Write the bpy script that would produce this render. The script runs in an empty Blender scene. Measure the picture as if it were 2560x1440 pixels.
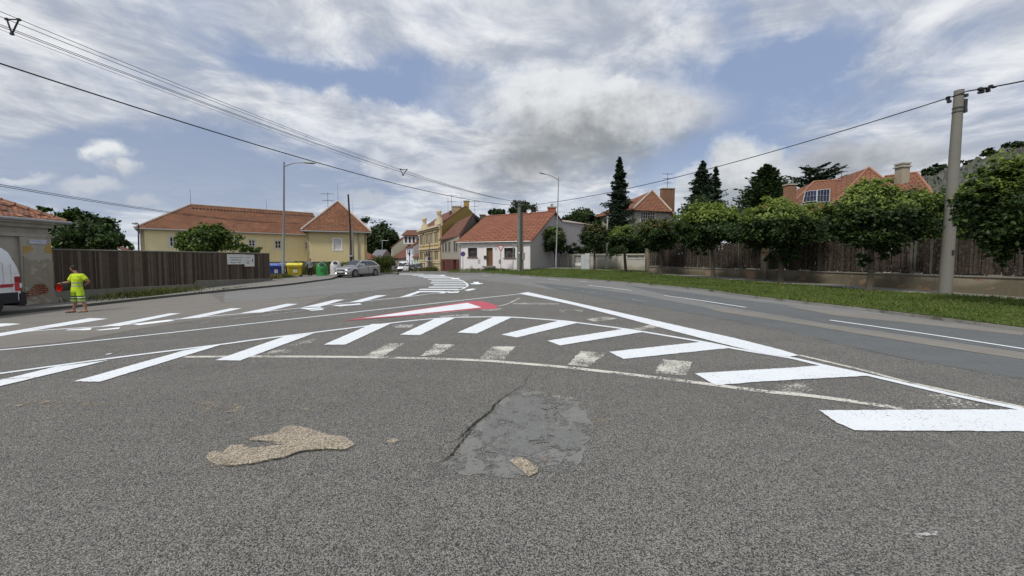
import bpy, bmesh, math, random
import numpy as np
from mathutils import Vector, Matrix
from mathutils.geometry import tessellate_polygon
random.seed(7); rng = np.random.default_rng(7)
scene = bpy.context.scene
COL = scene.collection
R = math.radians
# ------------------------------------------------------------------ camera
CH, F, PITCH, HPX = 1.75, 961.0, R(2.9), 648.0
SHIFT = ((720-HPX) - F*math.tan(PITCH))            # px the image centre is moved by
cam = bpy.data.cameras.new('camera'); co = bpy.data.objects.new('camera', cam); COL.objects.link(co)
co.location = (0, 0, CH); co.rotation_euler = (R(90)-PITCH, 0, 0)
cam.sensor_width = 36; cam.lens = F/2560*36; cam.shift_y = -SHIFT/2560
cam.clip_start = .05; cam.clip_end = 8000
scene.camera = co
scene.render.resolution_x, scene.render.resolution_y = 1024, 576
vs = scene.view_settings; vs.view_transform = 'Standard'; vs.look = 'None'; vs.gamma = 1; vs.exposure = 0
vs.use_curve_mapping = False

def ray(px, py):
    u = (px-1280)/F; v = (720-py-SHIFT)/F
    c, s = math.cos(PITCH), math.sin(PITCH)
    return Vector((u, c+v*s, -s+v*c))
def D(px, py, Y):
    d = ray(px, py); t = Y/d.y
    return Vector((d.x*t, Y, CH+d.z*t))
def sp(x, k): return k*math.log1p(math.exp(max(-40, min(40, x/k)))) if x/k < 40 else x
def gz(x, y):
    f = .011*y - .028*sp(y-42, 4) + .017*sp(y-110, 8) if y > -20 else -.22
    ax = abs(x)
    q = .00085*x*x if ax < 20 else .00085*(400+40*(ax-20))
    if ax > 60: q = .00085*(400+40*40)
    b = .35*math.exp(-((x-4)**2/60+(y-47)**2/50)) if abs(x-4) < 40 and abs(y-47) < 40 else 0
    b2 = .27*math.exp(-((x+22)**2/60+(y-39)**2/95)) if x < 5 and abs(y-39) < 50 else 0
    return f + .012*max(-60, min(60, x)) - q + b + b2
def G(px, py, off=0.0):
    d = ray(px, py); lo = 0; t = 1.0
    def h(t): return CH+d.z*t - gz(d.x*t, d.y*t)-off
    while h(t) > 0 and t < 400: lo = t; t *= 1.02
    hi = t
    for _ in range(40):
        m = (lo+hi)/2
        if h(m) > 0: lo = m
        else: hi = m
    return Vector((d.x*hi, d.y*hi, CH+d.z*hi))
def hit(A, B, px, py):      # pixel ray against the vertical plane through A and B
    d = ray(px, py); ex, ey = B[0]-A[0], B[1]-A[1]
    t = (A[0]*ey-A[1]*ex)/(d.x*ey-d.y*ex)
    return Vector((d.x*t, d.y*t, CH+d.z*t))

# ------------------------------------------------------------------ node helpers
class E:
    def __init__(s, nt, k): s.nt, s.k = nt, k
    def _m(s, op, *a):
        n = s.nt.nodes.new('ShaderNodeMath'); n.operation = op
        for i, x in enumerate((s,)+a):
            if isinstance(x, E): s.nt.links.new(x.k, n.inputs[i])
            else: n.inputs[i].default_value = x
        return E(s.nt, n.outputs[0])
    def __add__(s, o): return s._m('ADD', o)
    def __radd__(s, o): return s._m('ADD', o)
    def __sub__(s, o): return s._m('SUBTRACT', o)
    def __rsub__(s, o): return s._m('MULTIPLY', -1.0)._m('ADD', o)
    def __mul__(s, o): return s._m('MULTIPLY', o)
    def __rmul__(s, o): return s._m('MULTIPLY', o)
    def __truediv__(s, o): return s._m('DIVIDE', o)
    def max(s, o): return s._m('MAXIMUM', o)
    def min(s, o): return s._m('MINIMUM', o)
    def pow(s, o): return s._m('POWER', o)
    def frac(s): return s._m('FRACT')
    def ss(s, a, b, lo=0., hi=1., mode='SMOOTHSTEP'):
        n = s.nt.nodes.new('ShaderNodeMapRange'); n.interpolation_type = mode
        s.nt.links.new(s.k, n.inputs[0])
        for i, x in enumerate((a, b, lo, hi)): n.inputs[i+1].default_value = x
        return E(s.nt, n.outputs[0])
def mixc(nt, f, a, b, typ='MIX'):
    n = nt.nodes.new('ShaderNodeMix'); n.data_type = 'RGBA'; n.blend_type = typ
    def put(sock, v):
        if isinstance(v, E): nt.links.new(v.k, sock)
        elif isinstance(v, bpy.types.NodeSocket): nt.links.new(v, sock)
        elif isinstance(v, (int, float)): sock.default_value = v
        else: sock.default_value = (*v, 1)
    put(n.inputs[0], f); put(n.inputs[6], a); put(n.inputs[7], b)
    return n.outputs[2]
def comb(nt, x, y, z):
    n = nt.nodes.new('ShaderNodeCombineXYZ')
    for i, v in enumerate((x, y, z)):
        if isinstance(v, E): nt.links.new(v.k, n.inputs[i])
        else: n.inputs[i].default_value = v
    return n.outputs[0]
def noise(nt, vec, scale, detail=4, rough=.55, dist=0., out=0):
    n = nt.nodes.new('ShaderNodeTexNoise'); n.inputs['Scale'].default_value = scale
    n.inputs['Detail'].default_value = detail; n.inputs['Roughness'].default_value = rough
    n.inputs['Distortion'].default_value = dist
    nt.links.new(vec, n.inputs['Vector'])
    return E(nt, n.outputs[0]) if out == 0 else n.outputs[1]

# ------------------------------------------------------------------ world: Nishita sky + cloud layers
SUN_EL, SUN_AZ = 52, 218      # degrees; azimuth clockwise from +Y (behind the camera, to the left)
w = bpy.data.worlds.new('World'); scene.world = w; w.use_nodes = True
nt = w.node_tree; nt.nodes.clear()
wo = nt.nodes.new('ShaderNodeOutputWorld'); bg = nt.nodes.new('ShaderNodeBackground'); nt.links.new(bg.outputs[0], wo.inputs[0])
sky = nt.nodes.new('ShaderNodeTexSky'); sky.sky_type = 'NISHITA'; sky.sun_disc = False
sky.sun_elevation = R(SUN_EL); sky.sun_rotation = R(SUN_AZ); sky.altitude = 200; sky.air_density = 1.0; sky.dust_density = 1.5; sky.ozone_density = 1.5
tc = nt.nodes.new('ShaderNodeTexCoord'); sx = nt.nodes.new('ShaderNodeSeparateXYZ'); nt.links.new(tc.outputs['Generated'], sx.inputs[0])
dx, dy, dz = (E(nt, sx.outputs[i]) for i in range(3))
zz = dz.max(0.0)+.10
pv = comb(nt, dx/zz, dy/zz*1.0, 0.0)              # flat cloud deck seen in perspective
yy = dy.max(.08)
warp1 = noise(nt, tc.outputs['Generated'], 6.5, 7, .62)-.5
warp2 = noise(nt, comb(nt, dy, dz, dx), 5.5, 5, .6)-.5
fine1 = noise(nt, tc.outputs['Generated'], 22, 4, .6)-.5
gu = dx/yy+warp1*.22+fine1*.07; gv = dz/yy+warp2*.16+fine1*.05
gu0 = dx/yy+warp1*.5; gv0 = dz/yy+warp2*.25
fr = dy.ss(.0, .2)
def uvof(px, py):
    d = ray(px, py); return d.x/d.y, d.z/d.y
def blob(px, py, rx, ry, soft=.5, ang=0., sharp=True):
    u0, v0 = uvof(px, py); rx /= F; ry /= F
    U, V = (gu, gv) if sharp else (gu0, gv0)
    a, b = U-u0, V-v0; c, s_ = math.cos(ang), math.sin(ang)
    p = (a*(c/rx)+b*(s_/rx)); q = (b*(c/ry)-a*(s_/ry))
    r = (p*p+q*q).pow(.5)
    return r.ss(1+soft, 1-soft)*fr
def add(*l):
    o = l[0]
    for x in l[1:]: o = o+x
    return o
n1 = noise(nt, pv, .62, 7, .62, .9); n2 = noise(nt, pv, 2.6, 6, .62, .5); n3 = noise(nt, pv, 1.5, 6, .62, .6)
gaps = add(blob(1080, 205, 190, 75, .6, -.1, False)*.72, blob(1900, 255, 280, 110, .8, .25, False)*.62,
           blob(760, 160, 200, 45, .7, -.25, False)*.5, blob(280, 380, 420, 60, .6, 0, False)*.62,
           blob(430, 480, 520, 60, .6, 0, False)*.6, blob(1750, 30, 160, 60, .7, -.5, False)*.3,
           blob(1720, 400, 160, 60, .6, 0, False)*.5, blob(300, 190, 200, 40, .7, -.2, False)*.15,
           blob(1650, 200, 90, 50, .7, 0, False)*.25, blob(2050, 120, 180, 60, .7, .5, False)*.35)
cov = (n1*1.0+n2*.5-.20-gaps*.62).ss(.14, .62)
low = dz.ss(.26, .03)                              # thin veil that thickens to the horizon
cov = cov.max(low*.35).max(blob(1340, 320, 190, 210, .8, 0, False)*.9)
deck_shade = (n3*.6+n2*.4).ss(.39, .63)
deck = mixc(nt, deck_shade, (.42, .46, .54), (.86, .875, .90))
haze_b = mixc(nt, dz.ss(.0, .30), (.48, .56, .69), (.30, .385, .575))
mul = mixc(nt, .55, haze_b, sky.outputs[0])        # placeholder mix, rescaled below
skb = nt.nodes.new('ShaderNodeVectorMath'); skb.operation = 'SCALE'; nt.links.new(sky.outputs[0], skb.inputs[0]); skb.inputs[3].default_value = .11
clear = mixc(nt, .85, skb.outputs[0], haze_b)
col = mixc(nt, cov, clear, deck)
# grey-blue far bank low on the left
bank = blob(350, 420, 800, 130, .5, 0, False)
col = mixc(nt, bank*.62*(1.0-cov*.6), col, (.305, .365, .49))
hz = blob(600, 590, 1100, 42, .7, 0, False).max(blob(1750, 560, 900, 60, .8, 0, False))
col = mixc(nt, hz*(.35+.4*n2), col, (.60, .66, .75))
# cumulus clouds: bright tops, grey bases
def cumulus(col, blobs, base, bright=(.80, .82, .84), dark=(.235, .255, .27), contrast=.30, amt=1.):
    m = blobs[0]
    for b in blobs[1:]: m = m.max(b)
    u0, v0 = uvof(*base)
    sh = ((gv-v0)*(1/contrast)+(n3-.5)*.9+warp1*.9+fine1*.4).ss(-.12, .8)
    return mixc(nt, m*amt, col, mixc(nt, sh, dark, bright))
col = cumulus(col, [blob(1860, 440, 90, 80, .3), blob(1840, 495, 130, 50, .4), blob(1960, 470, 150, 60, .6)], (1860, 520), dark=(.38, .42, .46), contrast=.22)
col = cumulus(col, [blob(2200, 390, 190, 45, .6, .25), blob(2080, 400, 90, 40, .6)], (2150, 410), bright=(.62, .65, .69), dark=(.36, .38, .42), contrast=.15)
col = cumulus(col, [blob(1370, 265, 130, 80, .6), blob(1500, 280, 150, 90, .5), blob(1640, 275, 145, 65, .6, -.2), blob(1440, 345, 200, 70, .7),
                    blob(1330, 400, 120, 55, .9), blob(1620, 340, 150, 45, .9, .3), blob(1430, 222, 60, 42, .35), blob(1545, 220, 50, 42, .35), blob(1370, 215, 44, 34, .4)], (1450, 385), bright=(.80, .82, .84), dark=(.27, .29, .305), contrast=.25, amt=.93)
col = cumulus(col, [blob(262, 386, 42, 26, .7), blob(298, 430, 34, 14, .8), blob(235, 392, 30, 13, .8)], (265, 460), dark=(.42, .46, .53), contrast=.08)
col = cumulus(col, [blob(935, 418, 34, 19, .8), blob(225, 470, 70, 14, .6), blob(350, 510, 42, 11, .6), blob(60, 452, 60, 10, .6), blob(1125, 425, 80, 20, .8), blob(905, 490, 60, 13, .8)],
              (900, 520), bright=(.66, .69, .74), dark=(.5, .54, .6), contrast=.12, amt=.8)
nt.links.new(col, bg.inputs[0]); bg.inputs[1].default_value = 1.0
sun = bpy.data.lights.new('sun', 'SUN'); sun.energy = 2.7; sun.angle = R(9); sun.color = (1, .96, .9)
so = bpy.data.objects.new('sun', sun); COL.objects.link(so)
so.rotation_euler = (R(90-SUN_EL), 0, R(180-SUN_AZ)); so.location = (0, 0, 40)

# ------------------------------------------------------------------ materials
MATS = {}
def newmat(name):
    m = bpy.data.materials.new(name); m.use_nodes = True; t = m.node_tree; t.nodes.clear()
    o = t.nodes.new('ShaderNodeOutputMaterial'); p = t.nodes.new('ShaderNodeBsdfPrincipled'); t.links.new(p.outputs[0], o.inputs[0])
    MATS[name] = m
    return m, t, p, o
def obco(t, kind='Object'):
    return t.nodes.new('ShaderNodeTexCoord').outputs[kind]
def bump(t, p, h, strength=.3, dist=.02):
    b = t.nodes.new('ShaderNodeBump'); b.inputs['Strength'].default_value = strength; b.inputs['Distance'].default_value = dist
    t.links.new(h.k if isinstance(h, E) else h, b.inputs['Height']); t.links.new(b.outputs[0], p.inputs['Normal'])
def mk(name, c, rough=.75, metal=0., var=.18, vs=1.5, fvar=.12, fs=25, bmp=.15, spec=.4, emit=None, tint=None):
    if name in MATS: return MATS[name]
    m, t, p, o = newmat(name); v = obco(t)
    n = noise(t, v, vs, 5, .6); f = noise(t, v, fs, 3, .6)
    k = (n-.5)*(2*var)+(f-.5)*(2*fvar)+1.0
    base = mixc(t, 1.0, c, comb(t, k, k, k), 'MULTIPLY')
    if tint: base = mixc(t, noise(t, v, vs*1.7, 5, .65).ss(.48, .66), base, tint)
    t.links.new(base, p.inputs['Base Color'])
    p.inputs['Roughness'].default_value = rough; p.inputs['Metallic'].default_value = metal
    p.inputs['Specular IOR Level'].default_value = spec
    if bmp: bump(t, p, f, bmp, .01)
    if emit: p.inputs['Emission Color'].default_value = (*emit[0], 1); p.inputs['Emission Strength'].default_value = emit[1]
    return m
def glass(name, c=(.02, .025, .03), rough=.08, spec=.5):
    if name in MATS: return MATS[name]
    m, t, p, o = newmat(name); v = obco(t); f = noise(t, v, 2.3, 2, .5)
    t.links.new(mixc(t, f.ss(.4, .65), c, tuple(min(1, x*2.6+.01) for x in c)), p.inputs['Base Color'])
    p.inputs['Roughness'].default_value = rough; p.inputs['Specular IOR Level'].default_value = spec
    return m
def paint(name, c, rough=.32, metal=0., coat=.6):
    if name in MATS: return MATS[name]
    m, t, p, o = newmat(name); v = obco(t); f = noise(t, v, 3, 4, .6); k = (f-.5)*.16+1.0
    t.links.new(mixc(t, 1., c, comb(t, k, k, k), 'MULTIPLY'), p.inputs['Base Color'])
    t.links.new((f*.12+rough-.05).k, p.inputs['Roughness']); p.inputs['Metallic'].default_value = metal
    p.inputs['Coat Weight'].default_value = coat; p.inputs['Coat Roughness'].default_value = .12
    return m
def tiles(name, c1, c2, w_=.24, h_=.33, var=.35, moss=None, bstr=.6, mort=.018):
    if name in MATS: return MATS[name]
    m, t, p, o = newmat(name); uv = obco(t, 'UV')
    b = t.nodes.new('ShaderNodeTexBrick'); t.links.new(uv, b.inputs['Vector'])
    b.inputs['Scale'].default_value = 1; b.inputs['Brick Width'].default_value = w_; b.inputs['Row Height'].default_value = h_
    b.inputs['Mortar Size'].default_value = mort; b.inputs['Mortar Smooth'].default_value = .6
    b.inputs['Color1'].default_value = (*c1, 1); b.inputs['Color2'].default_value = (*c2, 1)
    b.inputs['Mortar'].default_value = (*(x*.35 for x in c2), 1); b.inputs['Bias'].default_value = -.1
    n = noise(t, uv, .6, 6, .65); f = noise(t, uv, 9, 3, .6)
    k = (n-.5)*(2*var)+(f-.5)*.5+1.
    c = mixc(t, 1., b.outputs[0], comb(t, k, k*.99, k*.97), 'MULTIPLY')
    s = t.nodes.new('ShaderNodeSeparateXYZ'); t.links.new(uv, s.inputs[0])
    row = (E(t, s.outputs[1])/h_).frac()
    if moss: c = mixc(t, noise(t, uv, 1.1, 6, .7).ss(.5, .68)*.7, c, moss)
    t.links.new(c, p.inputs['Base Color']); p.inputs['Roughness'].default_value = .85; p.inputs['Specular IOR Level'].default_value = .2
    bump(t, p, (1.0-row)+E(t, b.outputs[1])*-.8+f*.5, bstr, .05)
    return m
def plaster(name, c, stain, amt=.5, peel=None, var=.1, lowstain=None):
    if name in MATS: return MATS[name]
    m, t, p, o = newmat(name); uv = obco(t, 'UV'); n = noise(t, uv, .5, 7, .65, .3); f = noise(t, uv, 14, 4, .6)
    mp = t.nodes.new('ShaderNodeMapping'); t.links.new(uv, mp.inputs[0]); mp.inputs['Scale'].default_value = (3.2, .35, 1)
    st = noise(t, mp.outputs[0], 1.2, 5, .65)
    k = (n-.5)*(2*var)+(f-.5)*.14+1.
    c0 = mixc(t, 1., c, comb(t, k, k, k), 'MULTIPLY')
    c0 = mixc(t, (n*.6+st*.5).ss(.48, .72)*amt, c0, stain)
    if lowstain:
        s = t.nodes.new('ShaderNodeSeparateXYZ'); t.links.new(obco(t), s.inputs[0])
        c0 = mixc(t, (n*2.2-E(t, s.outputs[2])*1.4).ss(lowstain[0], lowstain[0]+.8)*.75, c0, lowstain[1])
    if peel:
        q = noise(t, uv, peel[1], 6, .6, .4)
        c0 = mixc(t, q.ss(peel[2], peel[2]+.015), c0, peel[0])
    t.links.new(c0, p.inputs['Base Color']); p.inputs['Roughness'].default_value = .92; p.inputs['Specular IOR Level'].default_value = .15
    bump(t, p, f+n*.5, .35, .012)
    return m
def planks(name, c1, c2, w_=.14, top=None):
    if name in MATS: return MATS[name]
    m, t, p, o = newmat(name); uv = obco(t, 'UV')
    s = t.nodes.new('ShaderNodeSeparateXYZ'); t.links.new(uv, s.inputs[0])
    u = E(t, s.outputs[0]); v = E(t, s.outputs[1]); idx = (u/w_)._m('FLOOR')
    wn = t.nodes.new('ShaderNodeTexWhiteNoise'); wn.noise_dimensions = '1D'; t.links.new(idx.k, wn.inputs['W'])
    g = noise(t, comb(t, u*9, v*.7, idx*3.1), 2.2, 5, .6, .3); big = noise(t, uv, .8, 4, .6)
    c = mixc(t, (E(t, wn.outputs[0])*.45+g*.4+big*.35-.2).ss(.15, .75), c1, c2)
    gap = ((u/w_).frac()-.5)._m('ABSOLUTE').ss(.455, .485)
    c = mixc(t, gap*.85, c, tuple(x*.2 for x in c1))
    t.links.new(c, p.inputs['Base Color']); p.inputs['Roughness'].default_value = .85; p.inputs['Specular IOR Level'].default_value = .2
    bump(t, p, g*.4-gap, .6, .02)
    return m
def leafmat(name, c1, c2, tr=.35, rough=.5):
    if name in MATS: return MATS[name]
    m, t, p, o = newmat(name)
    g = t.nodes.new('ShaderNodeNewGeometry'); rnd = E(t, g.outputs['Random Per Island'])
    n = noise(t, obco(t), .9, 4, .6)
    c = mixc(t, (rnd*.55+n*.9-.25).ss(.1, .8), c1, c2)
    t.links.new(c, p.inputs['Base Color']); p.inputs['Roughness'].default_value = rough; p.inputs['Specular IOR Level'].default_value = .25
    tl = t.nodes.new('ShaderNodeBsdfTranslucent'); t.links.new(mixc(t, 1., c, (1.25, 1.35, .6), 'MULTIPLY'), tl.inputs[0])
    ms = t.nodes.new('ShaderNodeMixShader'); ms.inputs[0].default_value = tr
    t.links.new(p.outputs[0], ms.inputs[1]); t.links.new(tl.outputs[0], ms.inputs[2]); t.links.new(ms.outputs[0], o.inputs[0])
    return m
def asphalt(name, c_lo, c_hi, warm, scale=85, contrast=1., big=.12, bs=.5, edge=None, stone=.5):
    """aggregate surface; edge -> noisy alpha so a patch frays into the road"""
    if name in MATS: return MATS[name]
    m, t, p, o = newmat(name); v = obco(t)
    vo = t.nodes.new('ShaderNodeTexVoronoi'); vo.inputs['Scale'].default_value = scale; t.links.new(v, vo.inputs['Vector'])
    sc = t.nodes.new('ShaderNodeSeparateColor'); t.links.new(vo.outputs['Color'], sc.inputs[0])
    cell = E(t, sc.outputs[0]); d = E(t, vo.outputs['Distance'])
    f = noise(t, v, scale*.8, 3, .7); mid = noise(t, v, 3.5, 5, .65); lg = noise(t, v, .35, 5, .6)
    kk = ((cell-.5)*contrast*stone+(f-.5)*contrast*1.1+.5-(d.ss(.35, .75))*.25*contrast)
    c = mixc(t, kk.ss(.0, 1., mode='LINEAR'), c_lo, c_hi)
    c = mixc(t, (E(t, sc.outputs[1])).ss(.72, .9)*.55, c, mixc(t, 1., c, warm, 'MULTIPLY'))
    mp = t.nodes.new('ShaderNodeMapping'); t.links.new(v, mp.inputs[0]); mp.inputs['Rotation'].default_value = (0, 0, R(28)); mp.inputs['Scale'].default_value = (.09, 1.1, 1)
    trk = noise(t, mp.outputs[0], 1.0, 4, .6); spot = noise(t, v, 1.3, 3, .6, 1.2)
    k = (mid-.5)*.30+(lg-.5)*(2*big)+(trk-.5)*(2.6*big)+1.-spot.ss(.66, .74)*.16
    c = mixc(t, 1., c, comb(t, k, k, k*.995), 'MULTIPLY')
    wh = (E(t, sc.outputs[2])).ss(.985, .99)
    c = mixc(t, wh*.6, c, (.5, .48, .44))
    t.links.new(c, p.inputs['Base Color']); p.inputs['Roughness'].default_value = .88; p.inputs['Specular IOR Level'].default_value = .25
    bump(t, p, f*.6-d*.7, bs, .012)
    return m
def alpha_wrap(m, fn):
    """mix with transparency where fn(tree) is 0 (worn paint, frayed edges)"""
    t = m.node_tree; o = [n for n in t.nodes if n.type == 'OUTPUT_MATERIAL'][0]; src = o.inputs[0].links[0].from_socket
    tr = t.nodes.new('ShaderNodeBsdfTransparent'); ms = t.nodes.new('ShaderNodeMixShader')
    t.links.new(fn(t).k, ms.inputs[0]); t.links.new(tr.outputs[0], ms.inputs[1]); t.links.new(src, ms.inputs[2]); t.links.new(ms.outputs[0], o.inputs[0])
def roadpaint(name, c, wear, fs=55, thr=.5, soft=.06):
    m, t, p, o = newmat(name); v = obco(t); f = noise(t, v, fs, 4, .7); g = noise(t, v, 4, 4, .6)
    k = (f-.5)*.34+(g-.5)*.16+1.-noise(t, v, 9, 5, .7).ss(.58, .72)*.14
    t.links.new(mixc(t, 1., c, comb(t, k, k, k), 'MULTIPLY'), p.inputs['Base Color']); p.inputs['Roughness'].default_value = .6
    bump(t, p, f, .35, .01)
    if wear: alpha_wrap(m, lambda t: (noise(t, obco(t), fs, 4, .75)*.75+noise(t, obco(t), 2.2, 4, .6)*.45).ss(thr, thr+soft))
    return m

# ------------------------------------------------------------------ objects
OFF = {}
def tag(o, label=None, cat=None, group=None, kind=None):
    if label: o['label'] = label
    if cat: o['category'] = cat
    if group: o['group'] = group
    if kind: o['kind'] = kind
    return o
def thing(name, label, cat, loc=(0, 0, 0), rotz=0, group=None):
    o = bpy.data.objects.new(name, None); COL.objects.link(o); o.empty_display_size = .3
    o.location = loc; o.rotation_euler = (0, 0, rotz); tag(o, label, cat, group)
    OFF[o.name] = Vector(loc)
    return o
def autouv(me):
    uv = me.uv_layers.new(name='UV'); n = len(me.loops)
    co_ = np.zeros(len(me.vertices)*3); me.vertices.foreach_get('co', co_); co_ = co_.reshape(-1, 3)
    li = np.zeros(n, int); me.loops.foreach_get('vertex_index', li)
    pn = np.zeros(len(me.polygons)*3); me.polygons.foreach_get('normal', pn); pn = pn.reshape(-1, 3)
    lt = np.zeros(len(me.polygons), int); me.polygons.foreach_get('loop_total', lt)
    nn = np.repeat(pn, lt, axis=0); P = co_[li]
    flat = np.abs(nn[:, 2]) > .985
    ux = np.stack([-nn[:, 1], nn[:, 0], np.zeros(len(nn))], 1); L = np.linalg.norm(ux, axis=1); L[L == 0] = 1; ux /= L[:, None]
    ux[flat] = (1, 0, 0); vx = np.cross(nn, ux); vx[flat] = (0, 1, 0)
    a = np.stack([(P*ux).sum(1), (P*vx).sum(1)], 1).astype(np.float32)
    uv.data.foreach_set('uv', a.ravel())
class MB:
    def __init__(s): s.v, s.f, s.sw = [], [], [(0, 0)]
    def mat(s, i): s.sw.append((len(s.f), i)); return s
    def add(s, vs_, fs_):
        b = len(s.v); s.v += [tuple(x) for x in vs_]; s.f += [tuple(b+i for i in f) for f in fs_]; return s
    def quad(s, *p): return s.add(p, [tuple(range(len(p)))])
    def box(s, c, d, rz=0, M=None):
        x, y, z = (q/2 for q in d); vs_ = [(i*x, j*y, k*z) for k in (-1, 1) for j in (-1, 1) for i in (-1, 1)]
        cr, sr = math.cos(rz), math.sin(rz)
        vs_ = [Vector((c[0]+a*cr-b*sr, c[1]+a*sr+b*cr, c[2]+e)) for a, b, e in vs_]
        if M: vs_ = [M @ q for q in vs_]
        return s.add(vs_, [(0, 2, 3, 1), (4, 5, 7, 6), (0, 1, 5, 4), (2, 6, 7, 3), (0, 4, 6, 2), (1, 3, 7, 5)])
    def prism(s, poly, z0, z1):     # poly ccw list of (x,y); z1 may be a function
        n = len(poly); Z0 = z0 if callable(z0) else (lambda x, y: z0); Z1 = z1 if callable(z1) else (lambda x, y: z1)
        vs_ = [(x, y, Z0(x, y)) for x, y in poly]+[(x, y, Z1(x, y)) for x, y in poly]
        return s.add(vs_, [tuple(range(n))[::-1], tuple(range(n, 2*n))]+[(i, (i+1) % n, n+(i+1) % n, n+i) for i in range(n)])
    def slab(s, pts, th=.12):       # planar 3D polygon with thickness downwards
        n = len(pts); q = [Vector(p) for p in pts]; vs_ = q+[p-Vector((0, 0, th)) for p in q]
        return s.add(vs_, [tuple(range(n)), tuple(range(n, 2*n))[::-1]]+[(i, n+i, n+(i+1) % n, (i+1) % n) for i in range(n)])
    def tube(s, pts, r, n=8, cap=True):
        pts = [Vector(p) for p in pts]; rs = r if isinstance(r, (list, tuple)) else [r]*len(pts); b = len(s.v); up = None
        for i, p in enumerate(pts):
            t = (pts[min(i+1, len(pts)-1)]-pts[max(i-1, 0)]).normalized()
            if up is None: up = Vector((0, 0, 1)) if abs(t.z) < .9 else Vector((1, 0, 0))
            a = t.cross(up).normalized(); c = a.cross(t).normalized(); up = c
            for k in range(n):
                th = 2*math.pi*k/n; s.v.append(tuple(p+(a*math.cos(th)+c*math.sin(th))*rs[i]))
        for i in range(len(pts)-1):
            for k in range(n): s.f.append((b+i*n+k, b+i*n+(k+1) % n, b+(i+1)*n+(k+1) % n, b+(i+1)*n+k))
        if cap: s.f.append(tuple(b+k for k in range(n))[::-1]); s.f.append(tuple(b+(len(pts)-1)*n+k for k in range(n)))
        return s
    def lathe(s, prof, c=(0, 0, 0), n=20, sx_=1, sy_=1, M=None):
        b = len(s.v)
        for r, z in prof:
            for k in range(n):
                th = 2*math.pi*k/n; q = Vector((c[0]+r*sx_*math.cos(th), c[1]+r*sy_*math.sin(th), c[2]+z))
                s.v.append(tuple(M @ q if M else q))
        for i in range(len(prof)-1):
            for k in range(n): s.f.append((b+i*n+k, b+i*n+(k+1) % n, b+(i+1)*n+(k+1) % n, b+(i+1)*n+k))
        s.f.append(tuple(b+k for k in range(n))[::-1]); s.f.append(tuple(b+(len(prof)-1)*n+k for k in range(n)))
        return s
    def build(s, name, m, parent=None, smooth=False, label=None, bevel=0, fixn=False):
        me = bpy.data.meshes.new(name); off = OFF.get(parent.name, Vector()) if parent is not None else Vector()
        me.from_pydata([(x-off.x, y-off.y, z-off.z) for x, y, z in s.v], [], s.f)
        if len(s.sw) > 1:
            mi = np.zeros(len(s.f), np.int32)
            for st_, i_ in s.sw: mi[st_:] = i_
            me.polygons.foreach_set('material_index', mi)
        if bevel or fixn:
            bm = bmesh.new(); bm.from_mesh(me)
            if fixn: bmesh.ops.recalc_face_normals(bm, faces=bm.faces)
            if bevel:
                bmesh.ops.remove_doubles(bm, verts=bm.verts, dist=1e-5)
                es = [e for e in bm.edges if len(e.link_faces) == 2 and e.calc_face_angle(0) > .5]
                bmesh.ops.bevel(bm, geom=es, offset=bevel, segments=2, affect='EDGES', clamp_overlap=True)
            bm.to_mesh(me); bm.free()
        me.update(); autouv(me)
        for m_ in (m if isinstance(m, list) else [m]): me.materials.append(m_)
        if smooth:
            me.polygons.foreach_set('use_smooth', [True]*len(me.polygons)); me.set_sharp_from_angle(angle=R(38))
        o = bpy.data.objects.new(name, me); COL.objects.link(o)
        if parent is not None: o.parent = parent; OFF[o.name] = off
        if label: o['label'] = label
        return o
def copy_tree(o, parent=None):
    c = o.copy(); COL.objects.link(c)
    if parent is not None: c.parent = parent
    for ch in list(o.children): copy_tree(ch, c)
    return c
def textmesh(s, size, M, name, m, parent, extrude=.002):
    cu = bpy.data.curves.new(name, 'FONT'); cu.body = s; cu.size = size; cu.extrude = extrude; cu.align_x = 'CENTER'; cu.align_y = 'CENTER'
    ob = bpy.data.objects.new('tmp', cu); COL.objects.link(ob)
    dg = bpy.context.evaluated_depsgraph_get(); dg.update(); me = bpy.data.meshes.new_from_object(ob.evaluated_get(dg))
    bpy.data.objects.remove(ob); bpy.data.curves.remove(cu)
    off = OFF.get(parent.name, Vector())
    me.transform(Matrix.Translation(-off) @ M); me.materials.clear(); me.materials.append(m)
    o = bpy.data.objects.new(name, me); COL.objects.link(o); o.parent = parent; OFF[o.name] = off
    return o
def frame_matrix(origin, xdir, zdir=Vector((0, 0, 1))):
    x = Vector(xdir).normalized(); y = zdir.normalized(); z = x.cross(y)
    return Matrix(((x.x, y.x, z.x, origin[0]), (x.y, y.y, z.y, origin[1]), (x.z, y.z, z.z, origin[2]), (0, 0, 0, 1)))
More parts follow.
